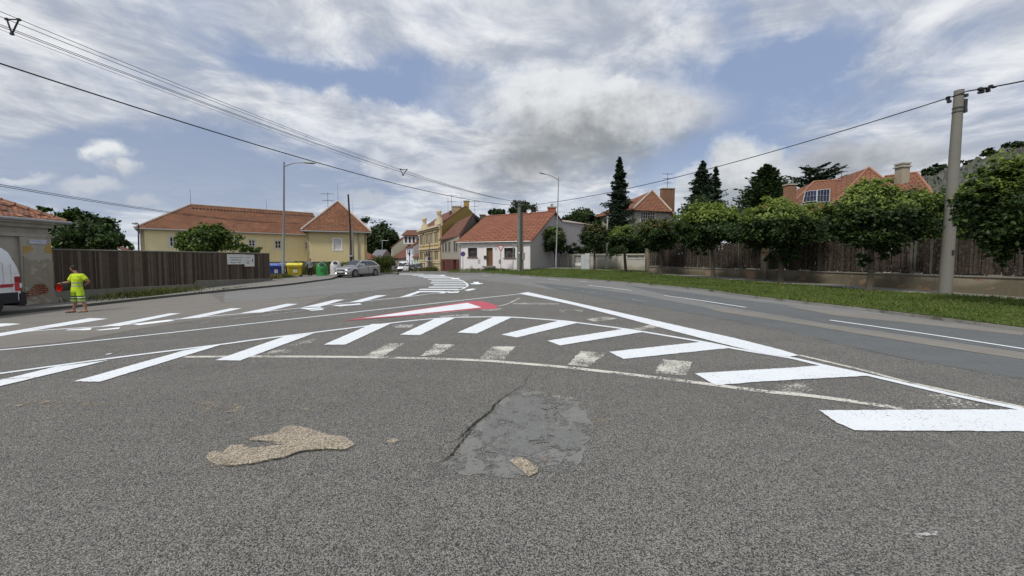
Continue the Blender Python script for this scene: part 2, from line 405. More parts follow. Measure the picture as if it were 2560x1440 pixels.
# ------------------------------------------------------------------ ground, road, pavements
def drape(poly, off, name, m, parent=None, step=1.0, kind=None, jit=0, fine=0):
    poly = [(p[0], p[1]) for p in poly]
    if jit:
        q = []
        for i, a in enumerate(poly):
            b = poly[(i+1) % len(poly)]; L = math.hypot(b[0]-a[0], b[1]-a[1]); n = max(1, int(L/(fine or jit*3)))
            for k in range(n):
                t = k/n; q.append((a[0]+(b[0]-a[0])*t+random.uniform(-jit, jit), a[1]+(b[1]-a[1])*t+random.uniform(-jit, jit)))
        poly = q
    bm = bmesh.new(); vs_ = [bm.verts.new((x, y, 0)) for x, y in poly]
    for t in tessellate_polygon([[Vector((x, y, 0)) for x, y in poly]]):
        try: bm.faces.new([vs_[i] for i in t])
        except ValueError: pass
    xs = [p[0] for p in poly]; ys = [p[1] for p in poly]
    for ax, lo, hi in ((0, min(xs), max(xs)), (1, min(ys), max(ys))):
        k = math.ceil(lo/step)*step
        while k < hi:
            pc = (k, 0, 0) if ax == 0 else (0, k, 0); pn = (1, 0, 0) if ax == 0 else (0, 1, 0)
            bmesh.ops.bisect_plane(bm, geom=bm.verts[:]+bm.edges[:]+bm.faces[:], plane_co=pc, plane_no=pn, dist=1e-6); k += step
    for v in bm.verts: v.co.z = gz(v.co.x, v.co.y)+off
    bmesh.ops.recalc_face_normals(bm, faces=bm.faces)
    if sum(f.normal.z for f in bm.faces) < 0: bmesh.ops.reverse_faces(bm, faces=bm.faces)
    me = bpy.data.meshes.new(name); bm.to_mesh(me); bm.free(); autouv(me); me.materials.append(m)
    o = bpy.data.objects.new(name, me); COL.objects.link(o)
    if parent is not None: o.parent = parent
    if kind: o['kind'] = kind
    return o
def gx(pxs, off=0): return [G(x, y, off) for x, y in pxs]
def smooth(pts, n=6):
    pts = [Vector((p[0], p[1], 0)) for p in pts]; out = []
    P = [2*pts[0]-pts[1]]+pts+[2*pts[-1]-pts[-2]]
    for i in range(1, len(P)-2):
        for k in range(n):
            t = k/n; a, b, c, d = P[i-1], P[i], P[i+1], P[i+2]
            out.append(.5*((2*b)+(c-a)*t+(2*a-5*b+4*c-d)*t*t+(3*b-a-3*c+d)*t**3))
    out.append(pts[-1]); return out
def ribbon(pts, w_, jit=0):
    L, Rr = [], []
    for i, p in enumerate(pts):
        t = (pts[min(i+1, len(pts)-1)]-pts[max(i-1, 0)]); t.z = 0; t.normalize(); n = Vector((-t.y, t.x, 0)); ww = w_[i] if isinstance(w_, list) else w_
        L.append(p+n*(ww/2+random.uniform(-jit, jit))); Rr.append(p-n*(ww/2+random.uniform(-jit, jit)))
    return L+Rr[::-1]

def grid(vals):
    return vals
xs = [-3000, -1500, -800, -400, -200, -120, -80]+list(range(-60, 61, 2))+[80, 120, 200, 400, 800, 1500, 3000]
ys = [-3000, -800, -200, -60]+list(range(-20, 121, 2))+[150, 200, 300, 500, 900, 1600, 3000]
g = MB(); nx = len(xs)
g.v = [(x, y, gz(x, y)-.07) for y in ys for x in xs]
g.f = [(j*nx+i, j*nx+i+1, (j+1)*nx+i+1, (j+1)*nx+i) for j in range(len(ys)-1) for i in range(nx-1)]
tag(g.build('ground', mk('soil', (.10, .105, .05), .95, var=.5, vs=.4, fvar=.3, fs=12, tint=(.16, .13, .09))), kind='structure')

A_COARSE = asphalt('asphalt_coarse', (.042, .043, .042), (.345, .336, .312), (1.16, 1.03, .89), 145, 1.15, .15, .8, stone=.9)
A_SMOOTH = asphalt('asphalt_smooth_brown', (.13, .122, .112), (.26, .245, .225), (1.1, 1., .88), 130, .7, .12, .15)
A_GREY = asphalt('asphalt_grey', (.12, .125, .125), (.26, .26, .25), (1.1, 1., .9), 130, .6, .14, .15)
A_DARK = asphalt('asphalt_dark_band', (.082, .090, .095), (.168, .178, .182), (1.05, 1., .95), 130, .55, .12, .12)
A_BLUE = asphalt('asphalt_blue_patch', (.12, .125, .125), (.27, .27, .26), (1.2, 1.05, .85), 150, .8, .1, .3)
A_BEIGE = asphalt('crumbled_beige', (.17, .145, .11), (.60, .53, .42), (1.1, .95, .8), 85, 1.15, .12, 1., stone=.8)
A_BAND = asphalt('brown_strip', (.15, .142, .128), (.285, .268, .242), (1.1, 1., .88), 120, .7, .12, .2)
fr_ = lambda fs, a, b: (lambda t: (noise(t, obco(t), fs, 5, .7)*.7+noise(t, obco(t), fs*.15, 3, .6)*.5).ss(a, b))
road = drape([(-26, -8), (30, -8), (30, 64), (-6, 64), (-14, 150), (-50, 150), (-26, 60)], 0, 'road', A_COARSE)
tag(road, kind='structure')
def sheet(px, off, name, m, jit=0, fine=0, world=False):
    return drape(px if world else gx(px), off, name, m, road, jit=jit, fine=fine)
# smooth brown-grey lane along the left kerb, fraying into the coarse surface
sheet([(-500, 880), (0, 872), (200, 850), (330, 826), (450, 806), (640, 785), (760, 765), (831, 738), (640, 752), (560, 757), (520, 732), (360, 750), (180, 768), (0, 788), (-500, 850)], .004, 'asphalt_lane', A_SMOOTH, jit=.05, fine=.3)
sheet([(640, 752), (840, 736), (1000, 721), (1150, 706), (1200, 696), (1130, 688), (1000, 683), (900, 690), (700, 712), (560, 731), (560, 757)], .005, 'asphalt_lane', A_GREY, jit=.05, fine=.4)
# right-hand road: grey carriageway, dark tyre-width bands and brown strips
sheet([(1140, 689), (1255, 684), (1352, 691), (1480, 699), (1720, 719), (1885, 741), (2200, 776), (2560, 821), (3200, 905), (3300, 1100), (2560, 950), (2261, 897), (2136, 870), (1960, 827), (1747, 788), (1615, 764), (1500, 745), (1400, 728), (1290, 710), (1200, 700)], .004, 'asphalt_carriageway', A_GREY, jit=.03, fine=.3)
sheet([(1330, 706), (1450, 718), (1600, 738), (1770, 770), (1850, 787), (1944, 801), (2100, 828), (2300, 862), (2560, 903), (2900, 960), (2900, 1015), (2560, 948), (2261, 896), (2136, 869), (1960, 826), (1747, 787), (1615, 763), (1500, 744), (1400, 727)], .008, 'asphalt_band', A_DARK, jit=.02, fine=.3)
sheet([(1560, 712), (1700, 729), (1820, 746), (1960, 762), (2200, 793), (2560, 836), (2900, 880), (2900, 935), (2560, 881), (2250, 835), (2060, 808), (1960, 790), (1860, 774), (1700, 745)], .008, 'asphalt_band', A_DARK, jit=.03, fine=.35)
sheet([(1765, 771), (1815, 772), (1960, 796), (2100, 818), (2300, 848), (2560, 884), (2900, 940), (2900, 962), (2560, 901), (2300, 861), (2100, 828), (1950, 803), (1850, 788), (1810, 782)], .012, 'brown_strip', A_BAND, jit=.03, fine=.25)
sheet([(1960, 765), (2250, 795), (2560, 832), (2560, 840), (2250, 806), (2090, 790)], .012, 'brown_strip', A_BAND, jit=.04, fine=.3)
# crumbled beige hollow, blue-grey repair, cracks
z5 = lambda l: [(400+x/4, 960+y/4) for x, y in l]
z6 = lambda l: [(1040+x/4.267, 960+y/4.267) for x, y in l]
alpha_wrap(A_BLUE, lambda t: (noise(t, obco(t), 26, 5, .7)*.5+noise(t, obco(t), 3.5, 4, .65)*.75).ss(.55, .64))
sheet(z6([(1020, 90), (1250, 80), (1700, 150), (1760, 250), (1870, 380), (1850, 600), (1760, 780), (1690, 960), (1350, 930), (1200, 1000), (750, 990), (250, 930), (400, 780), (560, 560), (680, 400), (850, 240)]), .004, 'asphalt_repair', A_BLUE, jit=.03, fine=.06)
BLUE2 = asphalt('asphalt_blue_core', (.095, .101, .101), (.25, .254, .246), (1.2, 1.05, .85), 150, .8, .1, .3)
sheet(z6([(1050, 130), (1600, 160), (1700, 250), (1500, 300), (1480, 480), (1750, 480), (1800, 600), (1650, 780), (1450, 700), (1200, 780), (850, 740), (650, 640), (720, 430), (900, 260)]), .008, 'asphalt_repair', BLUE2, jit=.045, fine=.08)
alpha_wrap(BLUE2, lambda t: (noise(t, obco(t), 34, 5, .7)*.5+noise(t, obco(t), 5, 4, .65)*.75).ss(.50, .60))
sheet(z5([(460, 740), (480, 690), (560, 670), (620, 690), (720, 610), (800, 605), (900, 640), (1230, 612), (1020, 575), (870, 568), (920, 540), (1060, 510), (1180, 485), (1240, 430), (1330, 415), (1480, 445), (1650, 500), (1850, 530), (1960, 605), (1840, 665), (1720, 660), (1560, 665), (1380, 690), (1250, 740), (1100, 765), (950, 800), (720, 825), (580, 815), (500, 770)]), .004, 'crumbled_patch', A_BEIGE, jit=.008, fine=.03)
sheet(z5([(2260, 575), (2340, 545), (2395, 565), (2340, 600)]), .004, 'crumbled_patch', A_BEIGE, jit=.004, fine=.02)
sheet(z6([(1000, 830), (1100, 785), (1200, 830), (1310, 910), (1290, 960), (1210, 1000), (1080, 900)]), .012, 'crumbled_patch', A_BEIGE, jit=.008, fine=.03)
BEF = asphalt('crumbled_beige_thin', (.12, .10, .075), (.66, .58, .46), (1.1, .95, .8), 70, .95, .1, 1.)
alpha_wrap(BEF, lambda t: (noise(t, obco(t), 40, 5, .75)*.7+noise(t, obco(t), 6, 4, .6)*.5).ss(.62, .68))
for P in (z6([(1150, 80), (1400, 70), (1720, 160), (1700, 180), (1400, 130), (1160, 110)]), z6([(880, 240), (1100, 190), (1300, 210), (1100, 240), (900, 265)]), z6([(1500, 185), (1770, 205), (1740, 230), (1500, 205)]),
          z6([(1860, 350), (2060, 360), (2100, 400), (1880, 410)]), z6([(1420, 390), (1530, 400), (1490, 480), (1440, 460)]), z6([(820, 450), (900, 395), (900, 440), (840, 465)]),
          z6([(380, 730), (440, 660), (560, 660), (520, 720), (420, 760)]), z6([(560, 980), (660, 900), (700, 930), (640, 1010), (580, 1020)]), z6([(1330, 800), (1440, 700), (1500, 740), (1460, 820), (1360, 860)]),
          z5([(1240, 225), (1500, 235), (1560, 260), (1280, 265)]), z5([(330, 170), (860, 200), (860, 290), (400, 280)]), z5([(200, 870), (460, 820), (560, 850), (300, 900)]),
          [(0, 1046), (60, 1042), (160, 1040), (270, 1034), (275, 1040), (120, 1050), (0, 1054)], [(0, 1008), (150, 1000), (330, 1010), (150, 1020), (0, 1016)],
          [(540, 1140), (500, 1170), (560, 1172), (600, 1150)]):
    sheet(P, .006, 'crumbled_patch', BEF, jit=.006, fine=.05)
CRK = mk('crack', (.018, .02, .012), .95, var=.5, vs=8, fvar=.5, fs=60, tint=(.04, .06, .012))
def crack(px, w0, w1):
    pts = smooth(gx(px), 8); n = len(pts)
    for p in pts: p.x += random.uniform(-.006, .006); p.y += random.uniform(-.006, .006)
    ws = [max(.003, (w0+(w1-w0)*math.sin(math.pi*i/(n-1)))*random.uniform(.5, 1.3)) for i in range(n)]
    drape(ribbon(pts, ws), .014, 'crack', CRK, road)
crack(z6([(1180, 0), (1000, 110), (850, 220), (790, 300), (700, 370), (600, 450), (510, 540), (440, 600), (330, 640)]), .004, .022)
crack(z6([(640, 440), (560, 540), (470, 640), (400, 740), (330, 800), (150, 900)]), .003, .016)
crack([(1310, 960), (1316, 950), (1330, 930)], .003, .006)
crack([(510, 1372), (560, 1335), (600, 1308)], .003, .007); crack([(690, 1270), (740, 1228), (760, 1205)], .003, .005)
crack(z5([(580, 822), (720, 828), (950, 804), (1100, 769), (1250, 744), (1380, 694), (1560, 669), (1720, 664), (1840, 669), (1965, 607)]), .006, .02)
crack(z5([(870, 570), (1020, 578), (1240, 602)]), .003, .008); crack(z5([(2265, 602), (2340, 603), (2392, 572)]), .003, .006)
crack([(1480, 905), (1300, 830), (1290, 812)], .002, .004)
SEAM = mk('crack_fine', (.05, .05, .048), .95, var=.4, vs=6)
# ---- painted markings
WHITE = roadpaint('fresh_white_paint', (.74, .775, .80), 0)
WHITE_F = roadpaint('fresh_paint_speckled', (.84, .88, .90), 1, 45, .40, .05)
alpha_wrap(WHITE, lambda t: (noise(t, obco(t), 48, 4, .75)*.85+noise(t, obco(t), 3, 4, .6)*.18).ss(.36, .43))
CREAM = roadpaint('worn_cream_paint', (.60, .58, .51), 1, 38, .570, .05)
CREAM2 = roadpaint('very_worn_paint', (.58, .56, .50), 1, 34, .635, .05)
CREAM_T = roadpaint('worn_cream_line', (.60, .58, .51), 1, 30, .52, .06)
FAINT = roadpaint('faint_paint', (.44, .43, .41), 1, 22, .55, .10)
RED = roadpaint('red_paint', (.46, .075, .10), 1, 45, .43, .06)
def stripe(px, name='hatch_stripe', m=WHITE, off=.012): return sheet(px, off, name, m, jit=.008, fine=.05)
def line(px, w_, name='edge_line', m=WHITE, off=.010, n=5): return drape(ribbon(smooth(gx(px), n), w_, .003), off, name, m, road)
Z2 = lambda l: [(640+x/3.765, 660+y/3.765) for x, y in l]
Z3 = lambda l: [(1280+x/3.765, 700+y/3.765) for x, y in l]
Z4 = lambda l: [(1900+x/3.6, 800+y/3.6) for x, y in l]
for s_ in ([(2047, 1028), (2560, 1026), (2900, 1024), (2900, 1082), (2560, 1081), (2136, 1078.6), (2095, 1060)],
           [(1736, 935), (1960, 922), (2055, 915), (2172, 941), (1900, 956), (1790, 965)], [(1523, 881), (1753, 856), (1827, 871), (1559, 899)],
           [(1369, 853), (1561, 823), (1609, 831), (1400, 865)], [(1253.5, 837.5), (1396, 803), (1443, 808.5), (1292, 845)],
           [(1143, 832.6), (1232, 794), (1280, 794), (1192.5, 835)], [(1000, 838), (1089, 797), (1137, 795.5), (1050, 839)],
           [(808.7, 863), (929.5, 811), (977, 810), (863, 863)], [(538, 902), (709, 843), (786, 834), (600, 903)],
           [(185, 955), (462, 877), (560, 861), (250, 956)], [(-220, 1022), (0, 952), (140, 918), (272, 902), (0, 967), (-120, 1003)]):
    stripe(s_)
line([(-300, 976), (0, 935), (280, 896.5), (545, 863), (640, 850), (786, 832), (977, 808.5), (1065, 799), (1137, 794.5), (1210, 793), (1277, 793.5), (1397, 802), (1445, 807.6), (1561, 823), (1609, 830.5), (1753, 855), (1835, 872), (1910, 885), (1978, 896), (2055, 914), (2175, 940), (2372, 986), (2560, 1026), (2800, 1078)], .13)
stripe([(1296, 734.5), (1320, 731), (1437, 757), (1575, 788), (1731.5, 823.5), (1830, 845), (1960, 878), (1997, 890), (1974, 893.6), (1917, 888), (1806, 860.7), (1678, 827.5), (1545.6, 791.6), (1439, 764.5), (1360, 747)], 'give_way_bar', off=.014)
line([(-400, 906), (0, 876), (330, 843), (640, 808.5), (937, 775.5), (1120, 755), (1298, 735.5)], .12)
line([(460, 893), (640, 892), (905.6, 893.7), (1171, 900.4), (1320, 911), (1413, 919), (1545.6, 933.7), (1731.5, 956), (1900, 978), (2039, 992), (2261, 1023)], .12, 'worn_line', CREAM_T, .007)
line([(1997, 888.5), (2150, 924.5), (2261, 954), (2428, 991), (2560, 1020)], .09, 'worn_line', CREAM_T, .007)
for s_ in ([(1452.6, 878), (1519, 883), (1471, 918), (1418, 912.5)], [(1657, 899), (1731.5, 906), (1715.6, 939), (1636, 934)], [(1232, 867), (1288, 867), (1259, 900), (1195, 900)],
           [(1089, 860.5), (1137, 862), (1097, 888), (1049, 891)], [(975, 859), (1012, 859), (959, 891), (908, 891)], [(1930, 965), (2010, 958), (2045, 970), (2030, 986), (1950, 980)],
           [(2270, 990), (2340, 985), (2460, 1010), (2440, 1022), (2330, 1020), (2260, 1010)], [(730, 858), (800, 845), (720, 885), (650, 890)], [(1466, 798), (1519, 791.6), (1545, 797), (1487, 805)],
           [(1397, 775.7), (1460, 774), (1455, 780), (1405, 782)], [(1580, 822), (1630, 812), (1650, 818), (1600, 826)]):
    sheet(s_, .007, 'worn_block', CREAM2 if s_[0][0] in (1930, 2270, 730, 1397) else CREAM, jit=.02, fine=.06)
line([(1000, 790), (1100, 783), (1250, 765), (1300, 745)], .07, 'worn_line', CREAM_T, .007)
for s_ in ([(1280, 757), (1340, 757), (1397, 759), (1395, 763), (1280, 761)], [(1100, 790), (1170, 786), (1175, 793), (1105, 797)], [(977, 812), (1035, 812), (1030, 820), (990, 820)], [(1200, 773), (1257, 771), (1250, 777), (1205, 777)]):
    sheet(s_, .007, 'worn_block', FAINT, jit=.02, fine=.1)
sheet([(856.5, 803), (1012, 778.5), (1171, 754), (1203, 752.7), (1226, 759), (1247, 766), (1237.6, 773), (1198, 773.7), (1100, 782), (1012, 791)], .010, 'painted_triangle', RED, jit=.004, fine=.1)
sheet([(905, 797), (1040, 776.3), (1168.5, 757.8), (1204, 769.5), (1100, 780), (998.6, 790)], .014, 'painted_triangle', WHITE, jit=.004, fine=.1)
for s_ in ([(-60, 812), (20, 809), (54, 810.5), (0, 818), (-90, 826)], [(-60, 844), (225, 796), (270, 797.5), (87, 827), (-60, 852)], [(250, 817), (425, 784), (452, 784), (300, 816)],
           [(437, 800), (577, 771.5), (605, 771.5), (500, 795)], [(600, 784), (717, 760), (745, 760.5), (656, 782)], [(754, 769.5), (836.5, 750), (862, 749.5), (799, 767.6)],
           [(871, 757), (940, 739), (968, 738.4), (905.6, 755.6)], [(996, 744.5), (1041, 729.6), (1056, 729), (1022.5, 742)]):
    stripe(s_)
line([(-60, 846), (87, 828), (300, 814), (437, 799), (640, 781.5), (757, 769.8), (871, 757), (996, 744.5), (1070, 736), (1144.6, 725.5), (1163, 719), (1169, 713.5), (1160.6, 705), (1131, 694.5), (1075.6, 686.6), (996, 684)], .12)
for y_, xa, xb in ((685.6, 1000, 1058), (688.5, 1033, 1096), (691.2, 1048, 1115), (694.3, 1060, 1132), (698.2, 1072, 1146), (702.6, 1080, 1158), (707.6, 1078, 1166), (712.6, 1085, 1168), (718.3, 1073, 1161), (724, 1050, 1146), (729.6, 1043, 1112)):
    h_ = .55+.9*(y_-684)/45
    stripe([(xa, y_-h_), (xb, y_-h_), (xb+3, y_+h_), (xa-3, y_+h_)])
for s_ in ([(1182, 705.5), (1196, 705), (1200, 711), (1188, 711)], [(1160, 726), (1180, 722), (1192, 723), (1170, 727.5)], [(1120, 731), (1150, 728.5), (1144, 732), (1122, 733)], [(1094, 733.5), (1120, 728), (1128, 728.5), (1108, 734)],
           [(1128, 696), (1150, 695), (1145, 699), (1130, 699)], [(1175, 709), (1205, 708), (1208, 710), (1180, 711)], [(1095, 688), (1112, 687.5), (1114, 689.3), (1096, 689.5)],
           [(748, 772), (800, 769), (812, 771.5), (770, 774.5)], [(830, 764), (900, 759), (905, 761.5), (850, 766.5)], [(770, 776), (812, 772.5), (806, 775.5), (780, 777.5)],
           [(240, 826), (300, 819), (298, 823), (250, 827)], [(330, 812), (420, 801), (440, 802), (350, 813.5)], [(170, 825), (230, 821), (222, 826), (165, 827)], [(268, 886), (278, 884.5), (276, 886.5), (266, 887.5)]):
    sheet(s_, .011, 'paint_smear', WHITE_F, jit=.02, fine=.15)
sheet([(2290, 1338), (2340, 1330), (2350, 1342), (2300, 1352)], .011, 'paint_smear', FAINT, jit=.02, fine=.06)
for l_, w_ in (([(798, 719), (900, 705.5), (996, 691.5)], .1), ([(640, 755), (760, 746), (831, 737.5)], .09), ([(826, 718.5), (960, 712), (1078, 708.5)], .09), ([(900, 725), (940, 722), (965, 720)], .08), ([(759, 732), (810, 731), (852, 730.5)], .08),
               ([(500, 808), (640, 792), (905, 758), (1030, 742), (1144, 726)], .07), ([(880, 738), (1000, 728), (1075, 721)], .07), ([(860, 734), (1020, 726)], .05), ([(1160, 725), (1200, 719), (1220, 716)], .08),
               ([(1200, 709), (1290, 709.5)], .09), ([(1310, 712), (1340, 713.5), (1372, 716.5)], .09), ([(1400, 720.5), (1430, 724)], .09), ([(1450, 727.5), (1506, 736)], .09), ([(1530, 741), (1560, 746), (1615, 754.5)], .07),
               ([(0, 826), (150, 818), (300, 800), (420, 783)], .06), ([(1700, 742), (1720, 746)], .04), ([(0, 950), (90, 945)], .03)):
    line(l_, w_, 'worn_line', FAINT, .016)
for l_ in ([(1206, 688.5), (1222, 690)], [(1300, 693), (1330, 695.6)], [(1370, 698.5), (1400, 701)], [(1450, 703.5), (1467, 705)], [(1471, 714), (1525, 720), (1579, 727)], [(1660, 739.5), (1760, 753.5), (1864, 769.5)], [(2075, 801.5), (2300, 834), (2560, 874), (2800, 912)]):
    line(l_, .11, 'lane_dash', WHITE, .016)
# ---- pavements, kerbs, verge
PAVE = asphalt('pavement_asphalt', (.14, .135, .125), (.27, .26, .24), (1.1, 1., .9), 110, .6, .12, .2)
KERB = mk('kerb_stone', (.23, .225, .21), .9, var=.3, vs=1.2, fvar=.25, fs=22, tint=(.10, .10, .07))
KERBD = mk('kerb_dark', (.085, .085, .08), .9, var=.35, vs=1.2, fvar=.25, fs=22, tint=(.07, .08, .04))
kl = [Vector((-19.0, -6, 0)), Vector((-18.9, 6, 0))]+smooth(gx([(0, 781), (180, 763.5), (360, 744.5), (548, 725.5), (700, 711.5), (790, 700.5), (828, 695.5), (842, 690.5), (875, 687), (933, 684.6), (955, 683.4)], .12), 3)+smooth(gx([(980, 682.5), (995, 680), (985, 676)], .12), 3)
tipY = kl[-1]
pave = drape([(p.x, p.y) for p in kl]+[(tipY.x-3, 60), (-24, 120), (-60, 120), (-60, -6)], .12, 'pavement', PAVE); tag(pave, kind='structure')
def strip(pts, w_, z0, z1, name, m, kind='structure', step=.8, parent=None):
    mb = MB(); q = [Vector((p[0], p[1], 0)) for p in pts]; out = [q[0]]
    for a, b in zip(q, q[1:]):
        n = max(1, int((b-a).length/step)); out += [a+(b-a)*(k+1)/n for k in range(n)]
    poly = ribbon(out, w_); n = len(out); Lf, Rt = poly[:n], poly[n:][::-1]
    for i in range(n):
        for p in (Lf[i], Rt[i]):
            zz_ = gz(p.x, p.y); mb.v += [(p.x, p.y, zz_+z0), (p.x, p.y, zz_+z1)]
    for i in range(n-1):
        a, b = i*4, i*4+4
        mb.f += [(a+1, b+1, b+3, a+3), (a, b, b+1, a+1), (a+3, b+3, b+2, a+2)]
    mb.f += [(0, 1, 3, 2), tuple(4*(n-1)+k for k in (0, 2, 3, 1))]
    o = mb.build(name, m, parent, fixn=True)
    if kind: o['kind'] = kind
    return o
strip(kl, .16, -.1, .124, 'kerb', KERBD)
GRASSM = mk('grass_ground', (.060, .092, .020), .9, var=.5, vs=1.1, fvar=.5, fs=14, bmp=.4, spec=.1, tint=(.11, .10, .045))
rk = smooth(gx([(1215, 682.5), (1255, 684), (1352, 691), (1480, 698.5), (1720, 718.5), (1885, 740), (2200, 775), (2560, 820), (2760, 846), (3100, 892)], .08), 4)
gtop = gx([(3100, 786), (2560, 749), (2140, 722), (1910, 705), (1720, 691.5), (1612, 681.5), (1490, 673.5), (1400, 671.5), (1330, 671.5), (1262, 676)], .1)
verge = drape([(p.x, p.y) for p in rk]+[(p.x, p.y) for p in gtop], .10, 'grass_verge', GRASSM); tag(verge, kind='structure')
strip(rk, .12, -.1, .085, 'kerb', KERB)
fb = gx([(3100, 775), (2560, 742), (2140, 715), (1910, 700), (1620, 680)], .1)
path = drape([(p.x, p.y) for p in gtop[:9]]+[(12, 58), (30, 58), (34, 30), (34, 8)], .09, 'footpath', PAVE); tag(path, kind='structure')
PATHE = mk('path_edge', (.42, .40, .33), .9, var=.2)
strip([(p.x, p.y) for p in gtop[:8]][::-1], .22, -.05, .115, 'path_edging', PATHE)
lawn = drape([(p.x, p.y) for p in gx([(1118, 680.5), (1180, 681), (1240, 680), (1262, 675.5), (1325, 672.5), (1360, 669), (1250, 666), (1150, 671)], .03)], .03, 'grass_lawn', GRASSM); tag(lawn, kind='structure')
lawn2 = drape([(p.x, p.y) for p in gx([(1500, 674), (1612, 681), (1618, 676), (1560, 671), (1500, 669)], .11)], .12, 'grass_lawn', GRASSM); tag(lawn2, kind='structure')

def blades(name, polys, n, h, off, m, wd=.02, bias=0., tuft=1):
    """short grass as one mesh of thin triangles"""
    V, Fc = [], []; cnt = 0
    for poly, frac in polys:
        P = [(p[0], p[1]) for p in poly]; xs_ = [p[0] for p in P]; ys_ = [p[1] for p in P]; k = 0; want = int(n*frac); tries = 0
        while k < want and tries < want*40:
            tries += 1
            x = random.uniform(min(xs_), max(xs_)); y = random.uniform(min(ys_), max(ys_))
            if bias and random.random() > (bias/max(bias, math.hypot(x, y)))**1.5: continue
            c = False; j = len(P)-1
            for i in range(len(P)):
                if (P[i][1] > y) != (P[j][1] > y) and x < (P[j][0]-P[i][0])*(y-P[i][1])/(P[j][1]-P[i][1])+P[i][0]: c = not c
                j = i
            if not c: continue
            k += 1; z = gz(x, y)+off
            cl = .6+.8*(.5+.5*math.sin(x*1.3+2*math.sin(y*.9)))*(.5+.5*math.sin(y*1.7+x))
            for _ in range(tuft):
                a = random.uniform(0, 6.28); hh = h*random.uniform(.4, 1.2)*cl; lx, ly = random.gauss(0, .5)*hh, random.gauss(0, .5)*hh
                ox, oy = (random.gauss(0, .03), random.gauss(0, .03)) if tuft > 1 else (0, 0); b = len(V)
                V += [(x+ox-wd*math.cos(a), y+oy-wd*math.sin(a), z), (x+ox+wd*math.cos(a), y+oy+wd*math.sin(a), z), (x+ox+lx, y+oy+ly, z+hh)]; Fc.append((b, b+1, b+2))
    mb = MB(); mb.v, mb.f = V, Fc; o = mb.build(name, m); tag(o, kind='stuff'); return o
GB = leafmat('grass_blade', (.055, .10, .018), (.155, .19, .050), .3, .6)
vg = [(p.x, p.y) for p in rk]+[(p.x, p.y) for p in gtop]
tag(blades('grass', [(vg, .86), ([(p.x, p.y) for p in gx([(1118, 680.5), (1180, 681), (1240, 680), (1262, 675.5), (1325, 672.5), (1360, 669), (1250, 668), (1150, 673)], .03)], .09), ([(p.x, p.y) for p in gx([(1500, 674), (1612, 681), (1618, 676), (1560, 671), (1500, 669)], .11)], .05)], 26000, .10, .09, GB, bias=16, tuft=3),
    'mown green grass of the verge and lawn by the road', 'grass')
# ------------------------------------------------------------------ building helpers
def V2(p): return Vector((p[0], p[1], 0))
def wallbox(parent, name, A, B, z0, z1, m, ops=(), depth=.18, label=None):
    """wall from A to B (left to right as seen from outside) with real openings; ops = (t0,t1,za,zb) in metres along / height"""
    A, B = V2(A), V2(B); d = (B-A); L = d.length; d.normalize(); n = Vector((d.y, -d.x, 0)); mb = MB()
    zt = z1 if callable(z1) else (lambda t: z1)
    T = sorted({0., L} | {o[0] for o in ops} | {o[1] for o in ops}); Zs = sorted({z0} | {o[2] for o in ops} | {o[3] for o in ops})
    P = lambda t, z, k=0: A+d*t+n*(-k)+Vector((0, 0, z))
    for a, b in zip(T, T[1:]):
        for i, za in enumerate(Zs):
            zb0 = zb1 = None
            if i+1 < len(Zs): zb0 = zb1 = Zs[i+1]
            else: zb0, zb1 = zt(a), zt(b)
            mid = ((a+b)/2, (za+zb0)/2)
            if any(o[0] < mid[0] < o[1] and o[2] < mid[1] < o[3] for o in ops): continue
            mb.quad(P(a, za), P(b, za), P(b, zb1), P(a, zb0))
    for o in ops:
        a, b, za, zb = o[:4]
        mb.quad(P(a, za), P(a, zb), P(a, zb, depth), P(a, za, depth)); mb.quad(P(b, zb), P(b, za), P(b, za, depth), P(b, zb, depth))
        mb.quad(P(a, zb), P(b, zb), P(b, zb, depth), P(a, zb, depth)); mb.quad(P(b, za), P(a, za), P(a, za, depth), P(b, za, depth))
    w_ = max(.25, depth+.12)   # back face and edges give the wall its thickness
    mb.quad(P(0, z0, w_), P(0, zt(0), w_), P(L, zt(L), w_), P(L, z0, w_))
    mb.quad(P(0, z0), P(0, zt(0)), P(0, zt(0), w_), P(0, z0, w_)); mb.quad(P(L, zt(L)), P(L, z0), P(L, z0, w_), P(L, zt(L), w_))
    return mb.build(name, m, parent, label=label)
def fmat(A, B, t, z, k=0):
    A, B = V2(A), V2(B); d = (B-A).normalized(); n = Vector((d.y, -d.x, 0)); return frame_matrix(A+d*t-n*k+Vector((0, 0, z)), d)
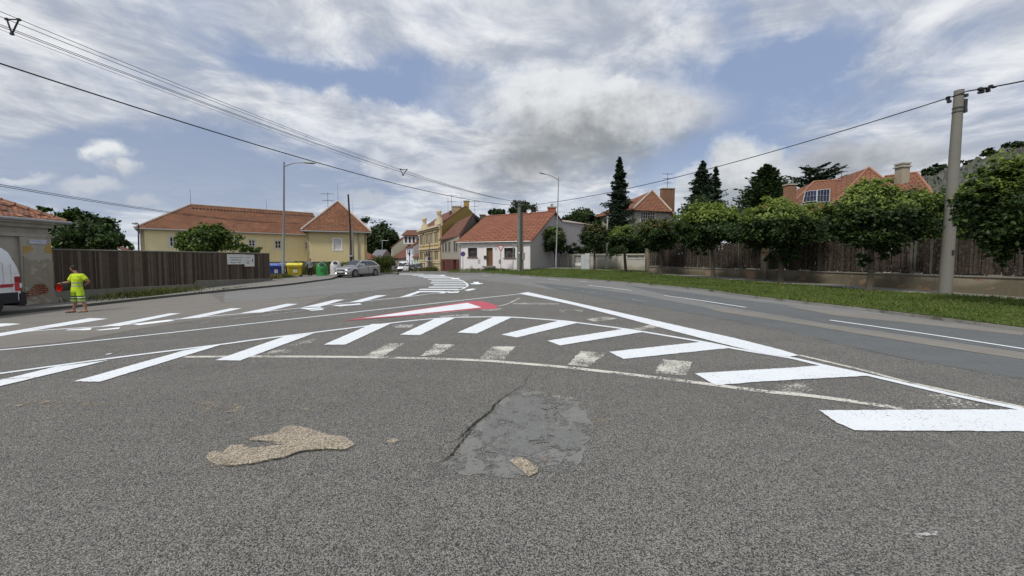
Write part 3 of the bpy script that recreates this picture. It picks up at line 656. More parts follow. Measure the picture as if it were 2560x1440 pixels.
def window(parent, A, B, o, depth, fm, gm, nx_=1, ny=1, fw=.06, name='window', surround=None, sill=None, bw=.035):
    """frame ring with glazing bars at the back of the opening; pane is its child"""
    a, b, za, zb = o[:4]; M = fmat(A, B, a, za, depth); W, H = b-a, zb-za; mb = MB()
    def bx(x0, x1, y0, y1, k0=-.005, k1=.05): mb.box(((x0+x1)/2, (y0+y1)/2, (k0+k1)/2), (x1-x0, y1-y0, k1-k0), M=M)
    bx(0, fw, 0, H); bx(W-fw, W, 0, H); bx(fw, W-fw, 0, fw); bx(fw, W-fw, H-fw, H)
    for i in range(1, nx_): x = W*i/nx_; bx(x-bw, x+bw, fw, H-fw, -.005, .045)
    for j in range(1, ny):
        y = H*j/ny
        for i in range(nx_):
            x0 = fw if i == 0 else W*i/nx_+bw; x1 = W-fw if i == nx_-1 else W*(i+1)/nx_-bw; bx(x0, x1, y-bw*.7, y+bw*.7, -.005, .04)
    f = mb.build(name, fm, parent)
    MB().box((W/2, H/2, .008), (W-.02, H-.02, .012), M=M).build('pane', gm, f)
    if surround:
        s = MB(); q = surround[1]; dd = depth+.03
        for x0, x1, y0, y1 in ((-q, 0, -q, H+q), (W, W+q, -q, H+q), (0, W, H, H+q), (0, W, -q, 0)): s.box(((x0+x1)/2, (y0+y1)/2, depth+.012), (x1-x0, y1-y0, .035), M=M)
        s.build('window_surround', surround[0], f)
    if sill: MB().box((W/2, -.03, depth+.04), (W+.16, .05, .16), M=M).build('sill', sill, f)
    return f
def px_op(A, B, x0, y0, x1, y1):
    A2, B2 = V2(A), V2(B); d = (B2-A2).normalized(); ym = (y0+y1)/2; xm = (x0+x1)/2
    p, q = hit(A, B, x0, ym), hit(A, B, x1, ym); c, e = hit(A, B, xm, y0), hit(A, B, xm, y1)
    return ((V2(p)-A2).dot(d), (V2(q)-A2).dot(d), e.z, c.z)
def antenna(parent, p, h, arms=2, r=.025, m=None):
    mb = MB().tube([p, p+Vector((0, 0, h))], r, 5)
    for i in range(arms):
        z = h*(.95-.28*i); s = .9-.15*i
        mb.tube([p+Vector((-s, 0, z)), p+Vector((s, .1, z))], r*.7, 4)
        for k in range(-4, 5): mb.tube([p+Vector((s*k/4.4, -.28+.02*abs(k), z)), p+Vector((s*k/4.4, .28-.02*abs(k), z))], r*.5, 3)
    return mb.build('antenna', m or METAL_D, parent)
def rod(parent, p, h, r=.018): return MB().tube([p-Vector((0, 0, .1)), p+Vector((0, 0, h))], [r*1.4, r*.6], 5).build('lightning_rod', METAL_D, parent)
def chimney(parent, c, w_, d_, z0, z1, m, rz=0, cap=True, name='chimney'):
    mb = MB().box((c[0], c[1], (z0+z1)/2), (w_, d_, z1-z0), rz)
    o = mb.build(name, m, parent)
    if cap: MB().box((c[0], c[1], z1+.05), (w_+.16, d_+.16, .14), rz).build('chimney_cap', STONE, o)
    return o
METAL_D = mk('dark_metal', (.07, .07, .075), .5, metal=.6, var=.2); METAL = mk('galvanised', (.30, .31, .31), .5, metal=.5, var=.2)
METAL_P = mk('lamp_pole_grey', (.20, .205, .20), .5, metal=.3, var=.15); METAL_L = mk('pale_metal', (.42, .44, .45), .5, metal=.3, var=.15)
STONE = mk('pale_stone', (.40, .38, .33), .9, var=.25); CONC = mk('concrete', (.235, .23, .205), .9, var=.28, vs=1.4, fvar=.2, fs=30, tint=(.15, .15, .13))
FR_W = mk('white_frame', (.74, .74, .72), .6, var=.08); FR_B = mk('brown_frame', (.10, .055, .035), .6, var=.15)
GL = glass('window_glass', (.010, .012, .015), .15, .25); GLB = glass('window_glass_curtain', (.035, .035, .036), .25, .25)
BRICK = mk('brick_red', (.26, .11, .07), .9, var=.3, fvar=.3, fs=14); BRICKT = tiles('brick_tan', (.34, .19, .12), (.26, .14, .09), .22, .075, .2)
WOODD = planks('dark_planks', (.030, .022, .018), (.105, .085, .066), .15)
ROOF_O = tiles('orange_brown_tiles', (.285, .128, .070), (.175, .082, .050), .30, .26, .6, (.12, .085, .062), .8, .04)
ROOF_R = tiles('red_tiles', (.28, .114, .070), (.23, .093, .060), .95, .36, .24, None, 1., .05)
ROOF_D = tiles('dark_red_tiles', (.20, .088, .06), (.165, .074, .053), .9, .38, .3, (.10, .07, .055), .8, .05)
ROOF_V = tiles('villa_tiles', (.265, .118, .068), (.21, .092, .056), .8, .34, .35, (.14, .10, .075), 1., .05)
ROOF_OLD = tiles('old_beaver_tiles', (.42, .19, .12), (.20, .10, .075), .19, .17, .55, (.12, .10, .085), 1.)
RIDGE = mk('ridge_tiles', (.33, .17, .11), .9, var=.3); RIDGE_P = mk('ridge_mortar', (.48, .40, .34), .9, var=.4, vs=3)
YEL = plaster('yellow_plaster', (.68, .60, .36), (.50, .44, .29), .45, lowstain=None)
YEL2 = plaster('ochre_plaster', (.62, .52, .29), (.44, .375, .23), .5)
def ridge(parent, pts, m=RIDGE, r=.11, name='ridge'):
    mb = MB(); 
    for a, b in zip(pts, pts[1:]):
        a, b = Vector(a), Vector(b); n = max(1, int((b-a).length/.4))
        for i in range(n):
            p, q = a+(b-a)*i/n, a+(b-a)*(i+.93)/n; mb.tube([p, q], [r*1.12, r*.92], 6)
    return mb.build(name, m, parent)

# ---- 1 old corner house on the left, with the street-name plate
c = G(131, 757, .12); XL = c.x
A = (XL-.35, -2.0); B = (c.x, c.y)          # street wall, seen from the road (left end nearer)
zg = gz(c.x, c.y)+.12
house = thing('corner_house', 'old grey plastered corner house with crumbling brick base and worn orange tile roof', 'house', (XL, c.y, zg))
OLDP = plaster('old_grey_plaster', (.36, .335, .285), (.24, .215, .175), .75, (( .30, .27, .23), .45, .56), .14)
zt = D(128, 553, c.y).z; zc = D(124, 594, c.y).z
wallbox(house, 'wall', A, B, -1, zt, OLDP)
wallbox(house, 'wall', B, (B[0]-9, B[1]+.4), -1, zt, OLDP)
dAB = (V2(B)-V2(A)).normalized(); nAB = Vector((dAB.y, -dAB.x, 0)); LAB = (V2(B)-V2(A)).length
def onw(t, z, k): return V2(A)+dAB*t+nAB*k+Vector((0, 0, z))
tpil = (V2(hit(A, B, 47, 660))-V2(A)).dot(dAB)
mb = MB(); M = fmat(A, B, 0, 0)
mb.box(((tpil+LAB)/2, (zc-1)/2, .06), (LAB-tpil, zc+1, .12), M=M); pil = mb.build('corner_pier', OLDP, house)
# plaster relief: cornices
mb = MB(); mb.box((LAB/2-1, zc+.03, .07), (LAB+2.2, .07, .17), M=M); mb.box((LAB/2-1, zc+.11, .05), (LAB+2.1, .09, .12), M=M); mb.build('cornice', OLDP, house)
mb = MB(); mb.box((LAB/2-1, zt-.12, .16), (LAB+2.2, .12, .34), M=M); mb.box((LAB/2-1, zt-.27, .10), (LAB+2.15, .16, .22), M=M); mb.build('cornice', OLDP, house)
# crumbling base: flaked plaster, exposed bricks
BR = tiles('exposed_bricks', (.30, .125, .07), (.22, .085, .05), .29, .09, .5, (.30, .25, .20), 1.)
PLY = mk('ochre_paint_remnant', (.36, .24, .07), .9, var=.3)
def patch3(px, k, th, name, m, jit=.012):
    pts = []
    for i, p in enumerate(px):
        q = px[(i+1) % len(px)]
        for s_ in range(4): pts.append(hit(A, B, p[0]+(q[0]-p[0])*s_/4, p[1]+(q[1]-p[1])*s_/4)+Vector((0, 0, random.uniform(-jit, jit))))
    tri = tessellate_polygon([pts]); o_ = nAB*k; n = len(pts); mb = MB(); mb.v = [tuple(p+o_) for p in pts]+[tuple(p+o_-nAB*th) for p in pts]
    mb.f = [tuple(t) for t in tri]+[(i, n+i, n+(i+1) % n, (i+1) % n) for i in range(n)]
    return mb.build(name, m, house, fixn=True)
zz1 = lambda l: [(x/6.545, 580+y/6.545) for x, y in l]
patch3(zz1([(330, 232), (460, 232), (505, 270), (430, 330), (335, 358)]), .130, .02, 'paint_remnant', PLY)
patch3(zz1([(755, 180), (800, 215), (800, 290), (810, 360), (700, 335), (680, 285), (710, 225)]), .130, .02, 'paint_remnant', PLY)
OLDR = plaster('rough_render', (.285, .25, .20), (.20, .175, .14), .9, ((.35, .32, .27), 2.2, .58), .2)
patch3(zz1([(335, 400), (420, 460), (570, 465), (590, 520), (640, 470), (760, 440), (820, 500), (832, 900), (880, 1140), (370, 1180), (345, 800)]), .150, .04, 'rough_render', OLDR, .02)
patch3(zz1([(375, 985), (440, 940), (530, 860), (660, 850), (720, 900), (740, 960), (700, 1010), (560, 1030), (470, 1060), (375, 1060)]), .165, .03, 'exposed_bricks', BR, .02)
mb = MB(); mb.box(((tpil+LAB)/2+.06, gz(XL, c.y)+.12+.12, .17), (LAB-tpil+.3, .26, .2), M=M); mb.build('plinth', OLDR, house, bevel=.03)
# roof: hipped, patched tiles with a few slipped ones
ez = zt+.02; r0 = D(156, 551, c.y+.1); hipA = Vector((XL+.35, c.y+.45, ez)); 
up = D(0, 479, c.y-2.4)
hip_top = Vector((XL-3.2, c.y-3.0, ez+2.15))
e0 = Vector((XL+.35-.35, -2.5, ez))
mb = MB().slab([e0, hipA, hip_top, Vector((XL-3.5, -2.5, ez+2.15))], .1); mb.slab([hipA, Vector((XL-7, c.y+.8, ez)), hip_top], .1)
LT = mk('loose_tile', (.42, .20, .13), .9, var=.5, vs=4); LT2 = mk('loose_tile_dark', (.20, .10, .075), .9, var=.5, vs=4)
for m_, cnt in ((1, 60), (2, 45)):
    mb.mat(m_)
    for _ in range(cnt):
        t = random.uniform(0, 1); yb = c.y+.4-random.uniform(0, 6.0); s_ = random.uniform(.02, .85)
        # stay under the hip line
        if yb > hipA.y-(hipA.y-hip_top.y)*s_: continue
        p = Vector((XL+.35-3.55*s_, yb, ez+2.15*s_+.035)); sv = Vector((-3.55, random.uniform(-.4, .4), 2.15)).normalized(); nv_ = Vector((2.15, 0, 3.55)).normalized(); tv = nv_.cross(sv)
        Mx = Matrix(((sv.x, tv.x, nv_.x, p.x), (sv.y, tv.y, nv_.y, p.y), (sv.z, tv.z, nv_.z, p.z), (0, 0, 0, 1)))
        mb.box((0, 0, 0), (.2, .17, .03), M=Mx)
rf = mb.build('roof', [ROOF_OLD, LT, LT2], house)
ridge(house, [hipA, hip_top, (XL-3.5, -2.5, ez+2.17)], RIDGE, .13, 'ridge')
mb = MB().tube([(XL+.42, -2.5, ez-.06), (XL+.5, c.y+.55, ez-.06)], .075, 8); mb.tube([(XL+.5, c.y+.55, ez-.06), (XL-5, c.y+.9, ez-.06)], .075, 8); mb.build('gutter', METAL, house)
# plate: letters stand on a white enamel plate
PLT = paint('white_enamel', (.72, .72, .74), .4); BLU = mk('blue_letters', (.03, .05, .22), .5, var=.05)
o = px_op(A, B, 65, 600, 108.5, 610); M2 = fmat(A, B, (o[0]+o[1])/2, (o[2]+o[3])/2, -.15); W, H = o[1]-o[0], o[3]-o[2]
sign = thing('street_sign', 'white enamel street name plate with blue letters on the corner house wall', 'sign', tuple(M2.translation))
MB().box((0, 0, 0), (W, H, .012), M=M2).build('plate', PLT, sign, bevel=.004)
mb = MB(); b_ = .018
for x0, x1, y0, y1 in ((-W/2+.02, W/2-.02, H/2-.035, H/2-.02), (-W/2+.02, W/2-.02, -H/2+.02, -H/2+.035), (-W/2+.02, -W/2+.035, -H/2+.035, H/2-.035), (W/2-.035, W/2-.02, -H/2+.035, H/2-.035)):
    mb.box(((x0+x1)/2, (y0+y1)/2, .008), (x1-x0, y1-y0, .006), M=M2)
mb.build('border', BLU, sign)
textmesh('VÍDEŇSKÁ', H*.60, M2 @ Matrix.Translation((0, -.0, .008)) @ Matrix.Diagonal((1.0, 1, 1, 1)), 'lettering', BLU, sign)

# ---- 2 long yellow building
Zc = lambda zz_: zz_
YE = 5.25
def roofpoly(parent, pts, m, th=.14, name='roof'): return MB().slab(pts, th).build(name, m, parent)
yA = (D(352, 600, 43).x, 43.0); yB = (D(768, 600, 54.2).x, 54.2)
yb = thing('long_yellow_building', 'long yellow plastered building with brown tiled hip roof behind the plank fence', 'building', (yA[0], yA[1], 0))
ops = [px_op(yA, yB, *q) for q in ((424, 593, 441, 616), (578, 599, 593, 613), (622, 600, 638, 615), (688, 602, 703, 621), (763.5, 604, 767.5, 623))]
ops[-1] = (ops[-1][0], ops[-1][0]+.9, ops[-1][2], ops[-1][3])
LL = (V2(yB)-V2(yA)).length; ops = [o for o in ops if o[1] < LL+2]
yB2 = tuple((V2(yB)+(V2(yB)-V2(yA)).normalized()*2.2)[:2])
wallbox(yb, 'wall', yA, yB2, -1.5, YE, YEL, ops, .2)
SUR = mk('window_plaster', (.56, .54, .48), .9, var=.1)
for o in ops: window(yb, yA, yB2, o, .2, FR_W, GL, 2, 2, .07, surround=(SUR, .16))
dyl = (V2(yB)-V2(yA)).normalized(); nyl = Vector((dyl.y, -dyl.x, 0))
sideB = V2(yA)-nyl*10
wallbox(yb, 'wall', (sideB.x, sideB.y), yA, -1.5, YE, YEL)
ov = .45; e1 = V2(yA)+nyl*ov-dyl*ov+Vector((0, 0, YE-.05)); e2 = V2(yB2)+nyl*ov+Vector((0, 0, YE-.05)); e3 = sideB-nyl*ov-dyl*ov+Vector((0, 0, YE-.05))
rA = V2(yA)-nyl*5.2+dyl*4.6+Vector((0, 0, 0)); rA.z = CH+(648-513)/F*rA.y; rB = V2(yB2)-nyl*5.2; rB.z = rA.z
mb = MB().slab([e1, e2, rB, rA], .14); mb.slab([e3, e1, rA], .14); e4 = V2(yB2)-nyl*10.6+Vector((0, 0, YE)); mb.slab([e4, e3, rA, rB], .14)
ridge(yb, [e1+Vector((0, 0, .04)), rA+Vector((0, 0, .05)), rB+Vector((0, 0, .05))], RIDGE_P, .11)
mb.mat(1)
for i in range(40):
    q = rA+(rB-rA)*(i+.5)/40+nyl*.9-Vector((0, 0, .62)); mb.box((q.x, q.y, q.z+.08), (.12, .2, .16))
mb.build('roof', [ROOF_O, METAL_D], yb)
MB().tube([e1-Vector((0, 0, .08)), e2-Vector((0, 0, .08))], .08, 7).build('gutter', METAL, yb)
q = V2(yA)+nyl*.1; MB().tube([(q.x, q.y, -1), (q.x, q.y, YE-.3), (q.x+nyl.x*.3, q.y+nyl.y*.3, YE-.05)], .06, 7).build('downpipe', METAL, yb)
rod(yb, rA+Vector((0, 0, .1)), 1.9); m_ = hit((rA.x, rA.y), (rB.x, rB.y), 666, 520); rod(yb, Vector((m_.x, m_.y, rA.z)), 1.7)
# projecting wing
wA = (D(766, 600, 45.2).x, 45.2); wB = (D(917, 600, 47.8).x, 47.8)
yw = thing('yellow_wing', 'yellow house wing with steep brown pyramid roof and shuttered window', 'building', (wA[0], wA[1], 0))
wo_ = px_op(wA, wB, 834, 598, 853, 624)
WE = 5.15
wallbox(yw, 'wall', wA, wB, -1.5, WE, YEL2, [wo_], .1)
SH = mk('white_shutter', (.56, .55, .53), .7, var=.08)
f_ = MB(); Mw = fmat(wA, wB, wo_[0], wo_[2], .1); W, H = wo_[1]-wo_[0], wo_[3]-wo_[2]
f_.box((W/2, H/2, .03), (W, H, .04), M=Mw); sh_ = f_.build('shutter', SH, yw)
s_ = MB()
for x0, x1, y0, y1 in ((-.14, 0, -.14, H+.14), (W, W+.14, -.14, H+.14), (0, W, H, H+.14), (0, W, -.14, 0)): s_.box(((x0+x1)/2, (y0+y1)/2, .11), (x1-x0, y1-y0, .05), M=Mw)
s_.build('window_surround', FR_W, sh_)
dw = (V2(wB)-V2(wA)).normalized(); nw = Vector((dw.y, -dw.x, 0)); wC = V2(wB)-nw*9.5; wDp = V2(wA)-nw*9.5
wallbox(yw, 'wall', wB, (wC.x, wC.y), -1.5, WE, YEL2); wallbox(yw, 'wall', (wDp.x, wDp.y), wA, -1.5, WE, YEL2)
q0 = V2(wA)+nw*.5-dw*.5; q1 = V2(wB)+nw*.5+dw*.5; q2 = wC-nw*.5+dw*.5; q3 = wDp-nw*.5-dw*.5
ap = (q0+q1)/2-nw*4.6; ap.x = D(845, 500, ap.y).x; ap.z = D(845, 503, ap.y).z
for q in (q0, q1, q2, q3): q.z = WE-.02
ap2 = ap-nw*1.5
mb = MB().slab([q0, q1, ap], .14); mb.slab([q1, q2, ap2, ap], .14); mb.slab([q3, q0, ap, ap2], .14); mb.slab([q2, q3, ap2], .14); mb.build('roof', ROOF_O, yw)
ridge(yw, [q0+Vector((0, 0, .05)), ap+Vector((0, 0, .06)), q1+Vector((0, 0, .05))], RIDGE_P, .11)
mb = MB(); d_ = Vector((0, 0, -.12)); mb.tube([q0+d_, q1+d_, q2+d_], .09, 7); mb.build('gutter', METAL, yw)
pp = hit(wA, wB, 897, 640); MB().tube([(pp.x, pp.y-.1, -1), (pp.x, pp.y-.1, WE-.3), (pp.x, pp.y-.45, WE-.1)], .07, 7).build('downpipe', METAL, yw)
DARKST = mk('damp_plaster', (.20, .19, .15), .95, var=.4)
mb = MB(); Mw = fmat(wA, wB, 0, 0); LW = (V2(wB)-V2(wA)).length; mb.box((LW/2, .15, .02), (LW, 2.4, .05), M=Mw); mb.build('plinth', DARKST, yw)
rod(yw, ap, 2.2); rod(yw, ap+Vector((1.9, 0, -1.6)), 1.6, .012)
an = D(820, 520, ap.y); antenna(yw, Vector((an.x, ap.y, ap.z-1.9)), 3.0, 2)

# ---- low wall between fence end and wing, behind the bins
lw = thing('low_garden_wall', 'low dark rendered wall behind the recycling bins', 'wall', (-20, 41, 0))
a_ = D(640, 660, 41.5); b_ = D(835, 660, 40.8)
mb = MB().prism([(a_.x, a_.y), (b_.x, b_.y), (b_.x, b_.y+.3), (a_.x, a_.y+.3)], -.6, 1.45); mb.build('wall', plaster('dark_render', (.17, .16, .13), (.10, .10, .07), .6), lw)
mb = MB().prism([(a_.x, a_.y-.05), (b_.x, b_.y-.05), (b_.x, b_.y+.35), (a_.x, a_.y+.35)], 1.451, 1.52); mb.build('coping', CONC, lw)

# ---- 3 pink house
pA = (D(1149, 640, 44).x, 44.0); pB = (D(1325.5, 640, 41).x, 41.0)
ph = thing('pink_house', 'low pale pink house with red tiled roof, brown door and two dark windows', 'house', (pA[0], pA[1], .3))
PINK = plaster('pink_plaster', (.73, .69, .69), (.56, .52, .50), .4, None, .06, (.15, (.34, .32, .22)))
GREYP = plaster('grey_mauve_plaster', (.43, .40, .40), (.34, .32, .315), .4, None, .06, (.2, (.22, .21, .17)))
PEz = 3.72
op = [px_op(pA, pB, *q) for q in ((1169.5, 619.5, 1193, 643), (1216, 619.5, 1232, 665), (1260.5, 619.5, 1288, 644.5))]
wallbox(ph, 'wall', pA, pB, -.8, PEz, PINK, op, .28)
for o in (op[0], op[2]):
    f = window(ph, pA, pB, o, .28, FR_B, GLB, 2, 1, .07, surround=None, sill=FR_B)
    s = MB(); M_ = fmat(pA, pB, o[0], o[2], 0); W, H = o[1]-o[0], o[3]-o[2]
    for x0, x1, y0, y1 in ((-.2, 0, -.02, H+.06), (W, W+.06, -.02, H+.06), (0, W, H, H+.06)): s.box(((x0+x1)/2, (y0+y1)/2, .006), (x1-x0, y1-y0, .03), M=M_)
    s.build('window_surround', FR_W, f)
o = op[1]; M_ = fmat(pA, pB, o[0], o[2], .28); W, H = o[1]-o[0], o[3]-o[2]
DOORM = planks('door_wood', (.13, .065, .03), (.21, .11, .055), .12)
dr = MB().box((W/2+.05, H/2, .03), (W-.12, H-.04, .06), M=M_).build('door', DOORM, ph)
mb = MB(); mb.box((.05, H/2, .05), (.1, H, .08), M=M_); mb.box((W-.03, H/2, .05), (.06, H, .08), M=M_); mb.box((W/2, H-.04, .05), (W-.16, .08, .08), M=M_); mb.build('door_frame', FR_B, dr)
MB().box((W-.25, H*.48, .09), (.04, .14, .04), M=M_).build('door_handle', METAL, dr)
MB().box((-.12, H*.48, .34), (.3, .36, .14), M=M_).build('letter_box', METAL_D, ph)
s = MB()
for x0, x1, y0, y1 in ((-.22, 0, 0, H+.08), (W, W+.05, 0, H+.08), (0, W, H, H+.08)): s.box(((x0+x1)/2, (y0+y1)/2, .286), (x1-x0, y1-y0, .03), M=M_)
s.build('door_surround', FR_W, dr); MB().box((W/2, -.08, .5), (W+.6, .18, .5), M=M_).build('door_step', CONC, ph)
MB().box((W+.38, H*.93, .29), (.16, .22, .02), M=M_).build('house_number_plate', METAL_L, ph)
MB().box((-.9, .5, .29), (.28, .5, .02), M=M_).build('meter_box', METAL_L, ph)
rL = D(1213, 541, 51.2); rR = D(1390, 529, 46.0)
pg = Vector((*D(1405, 553, 48.6)[:],)); gB = (pg.x, pg.y)
eL = V2(pA)+Vector((-.35, -.3, PEz)); eR = V2(pB)+Vector((.12, -.35, PEz))
mb = MB().slab([eL, eR, rR, rL], .13); bkL = Vector((rL.x+1.5, rL.y+4, 5.2)); bkR = Vector((gB[0]+.2, gB[1]+.5, pg.z)); mb.slab([rR, bkR, bkL, rL], .13); mb.build('roof', ROOF_R, ph)
ridge(ph, [rL+Vector((0, 0, .03)), rR+Vector((0, 0, .03))], mk('ridge_dark', (.25, .12, .085), .9, var=.25), .1)
# gable wall
P0 = Vector((pB[0], pB[1], 0)); Pg = Vector((rR.x-.1, rR.y, 0)); G2 = V2(gB)
dg = (G2-P0); mb = MB()
Lg = dg.length; dgn = dg.normalized(); ngn = Vector((dgn.y, -dgn.x, 0)); ts = (Pg-P0).dot(dgn)
def gp(t, z, k=0): v = P0+dgn*t-ngn*k; v.z = z; return v
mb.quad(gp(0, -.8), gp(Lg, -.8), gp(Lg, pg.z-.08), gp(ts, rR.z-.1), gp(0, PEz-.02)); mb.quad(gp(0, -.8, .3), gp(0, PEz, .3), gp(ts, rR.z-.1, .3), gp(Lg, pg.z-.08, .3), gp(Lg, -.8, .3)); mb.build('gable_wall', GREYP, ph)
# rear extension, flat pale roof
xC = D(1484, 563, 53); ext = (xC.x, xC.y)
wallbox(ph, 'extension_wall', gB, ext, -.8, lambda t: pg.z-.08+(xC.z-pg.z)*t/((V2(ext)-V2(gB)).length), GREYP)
mb = MB().slab([V2(gB)+Vector((0, -.1, pg.z-.02)), V2(ext)+Vector((.1, -.1, xC.z+.02)), V2(ext)+Vector((-2.5, 5, xC.z+1.1)), V2(gB)+Vector((-2.5, 5, pg.z+1.0))], .1); mb.build('extension_roof', mk('pale_roofing', (.33, .27, .25), .9, var=.2), ph)
ct = D(1380, 520, 47.0); chimney(ph, (ct.x, 47.2), .95, .7, 6.5, D(1380, 519, 47).z, mk('red_chimney_brick', (.32, .09, .05), .9, var=.3, fs=12, fvar=.3)); 
mb = MB().tube([(ct.x, 47.2, 7.6), (ct.x, 47.2, 8.35)], .1, 8); mb.box((ct.x, 47.2, 8.4), (.4, .4, .05)); mb.build('chimney_cowl', METAL, ph)
WV = mk('roof_vent', (.62, .58, .55), .7)
nr = (eR-eL).cross(rL-eL).normalized()
for px_, py_ in ((1231, 560), (1277, 557.5), (1326, 554), (1209, 582), (1252, 580), (1316, 578)):
    d_ = ray(px_, py_); t = (eL-Vector((0, 0, CH))).dot(nr)/d_.dot(nr); p = Vector((0, 0, CH))+d_*t
    MB().box((p.x, p.y-.05, p.z+.06), (.42, .25, .1)).build('roof_vent', WV, ph)
sd = D(1322, 528, 47.5); Md = Matrix.Translation(sd) @ Matrix.Rotation(R(80), 4, 'X')
dish = MB().lathe([(.03, 0), (.16, .02), (.27, .07), (.26, .08), (.15, .03), (.02, .02)], n=18, M=Md); dish.tube([(sd.x, sd.y, sd.z-1.2), (sd.x, sd.y+.05, sd.z)], .03, 6); dish.build('satellite_dish', mk('dish_white', (.62, .62, .62), .5), ph)
for px_, h_ in ((1332, 1.9), ):
    p = D(px_, 530, 48.5); antenna(ph, Vector((p.x, p.y, 6.4)), 2.1, 1, .02)
MB().tube([eL-Vector((0, 0, .1)), eR-Vector((0, 0, .1))], .07, 7).build('gutter', METAL, ph)
MB().tube([eL+Vector((0, 0, -.1)), (pA[0]+.05, pA[1]-.1, PEz-.6), (pA[0]+.05, pA[1]-.1, -.5)], .05, 7).build('downpipe', METAL_L, ph)

# ---- 4 grey house with wooden ground floor
gA = (D(1103, 640, 57).x, 57.0); gB_ = (D(1149.5, 640, 45.5).x, 45.5)
gh = thing('grey_house', 'grey two storey house with dark red plank ground floor and brown tile roof', 'house', (gA[0], gA[1], 0))
GREYB = plaster('beige_grey_plaster', (.34, .315, .265), (.26, .24, .20), .5)
zR = D(1149.5, 588, 45.5).z
ops = [px_op(gA, gB_, *q) for q in ((1106.5, 608, 1109.5, 630), (1113, 607, 1117.5, 629), (1121.5, 605.5, 1126, 629), (1134.5, 603, 1138.5, 628), (1139.6, 602.6, 1143.2, 628))]
zs_ = D(1149.5, 648, 45.5).z
wallbox(gh, 'wall', gA, gB_, zs_, zR, GREYB, ops, .06)
for o in ops: window(gh, gA, gB_, o, .06, FR_B, GL, 1, 2, .06, surround=(mk('grey_surround', (.26, .24, .20), .9), .08))
REDP = planks('red_brown_planks', (.095, .032, .026), (.145, .055, .045), .22)
od = [px_op(gA, gB_, *q) for q in ((1108.5, 652, 1111.5, 677), (1133.5, 650, 1140, 677))]
od = [(o[0], o[1], -.4, o[3]) for o in od]
wallbox(gh, 'ground_floor', gA, gB_, -.8, zs_-.004, REDP, od, .3)
for o in od: MB().box(((o[1]-o[0])/2, (o[3]-o[2])/2, .02), (o[1]-o[0], o[3]-o[2], .05), M=fmat(gA, gB_, o[0], o[2], .3)).build('door', mk('dark_door', (.035, .02, .018), .7), gh)
rl = D(1141, 551, 61); rr = D(1183, 541, 50); el = V2(gA)+Vector((-.3, -.3, zR)); er = V2(gB_)+Vector((.2, -.45, zR)); rl.z = rr.z = (rl.z+rr.z)/2
bk = V2(gB_)+Vector((5.2, 9, zR)); roofpoly(gh, [el, er, rr, rl], ROOF_D); roofpoly(gh, [rr, Vector((rr.x+2.2, rr.y+4, zR+.6)), Vector((rl.x+2.2, rl.y+4, zR+.6)), rl], ROOF_D)
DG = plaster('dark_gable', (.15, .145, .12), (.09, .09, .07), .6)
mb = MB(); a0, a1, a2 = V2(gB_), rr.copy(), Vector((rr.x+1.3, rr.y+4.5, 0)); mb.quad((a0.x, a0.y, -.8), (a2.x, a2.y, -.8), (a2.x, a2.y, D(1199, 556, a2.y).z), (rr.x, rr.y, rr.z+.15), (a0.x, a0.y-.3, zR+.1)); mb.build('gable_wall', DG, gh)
chimney(gh, (rr.x+1.1, rr.y+1.5), .7, .7, rr.z-2, D(1186, 538, rr.y+1.5).z, mk('dark_chimney', (.10, .09, .075), .9))

# ---- 5 ornate yellow house
oA = (D(1050, 640, 70).x, 70.0); oB = (D(1101, 640, 58.5).x, 58.5)
oh = thing('ornate_yellow_house', 'ornate yellow two storey townhouse with white trim, pinnacles and mustard gable', 'house', (oA[0], oA[1], 0))
ORN = plaster('cream_yellow_stucco', (.50, .375, .16), (.36, .26, .12), .5); TRIM = plaster('cream_trim', (.60, .52, .36), (.42, .35, .23), .5); MUST = plaster('mustard_plaster', (.34, .245, .085), (.25, .185, .075), .4)
zcor = D(1101, 565, 58.5).z; zf = D(1101, 619, 58.5).z; zb_ = D(1101, 657, 58.5).z
zo = lambda l: [(920+x/5.142, 480+y/5.142) for x, y in l]
wins = []
for xs_, ya, yb2, yc, yd in ((681, 570, 680, 775, 885), (698, 568, 680, 772, 883), (750, 555, 668, 768, 885), (773, 550, 667, 765, 885), (800, 545, 665, 762, 883), (824, 540, 664, 760, 882), (867, 525, 655, 755, 883), (889, 520, 653, 753, 882)):
    for y0, y1 in ((ya, yb2), (yc, yd)):
        (x_, a), (_, b) = zo([(xs_, y0), (xs_, y1)]); wins.append(px_op(oA, oB, x_-1.5, a, x_+1.5, b))
up_ = [w_ for w_ in wins if w_[2] > zf-.3]; lo_ = [w_ for w_ in wins if w_[2] <= zf-.3]
def same(l): 
    za, zb = sorted(w_[2] for w_ in l)[len(l)//2], sorted(w_[3] for w_ in l)[len(l)//2]; return [(w_[0], w_[1], za, zb) for w_ in l]
up_, lo_ = same(up_), same(lo_)
wallbox(oh, 'wall', oA, oB, -1, zcor, ORN, up_+lo_, .04)
for o in up_+lo_: window(oh, oA, oB, o, .04, mk('brown_sash', (.12, .08, .05), .6), GL, 1, 2, .05, surround=(TRIM, .12), bw=.02)
LO = (V2(oB)-V2(oA)).length; Mo = fmat(oA, oB, 0, 0)
mb = MB()
for z, h, k in ((zcor+.02, .3, .55), (zcor-.3, .18, .3), (zf, .25, .3), (zf-.35, .1, .16), (zb_, .2, .2), (up_[0][2]-.25, .1, .12)): mb.box((LO/2, z, k/2), (LO+.1, h, k), M=Mo)
for t in (0.15, LO*.31, LO*.72, LO-.2): mb.box((t, zcor/2, .055), (.35, zcor-.4, .1), M=Mo)
for o in up_: mb.box(((o[0]+o[1])/2, o[3]+.28, .1), (o[1]-o[0]+.3, .12, .2), M=Mo)
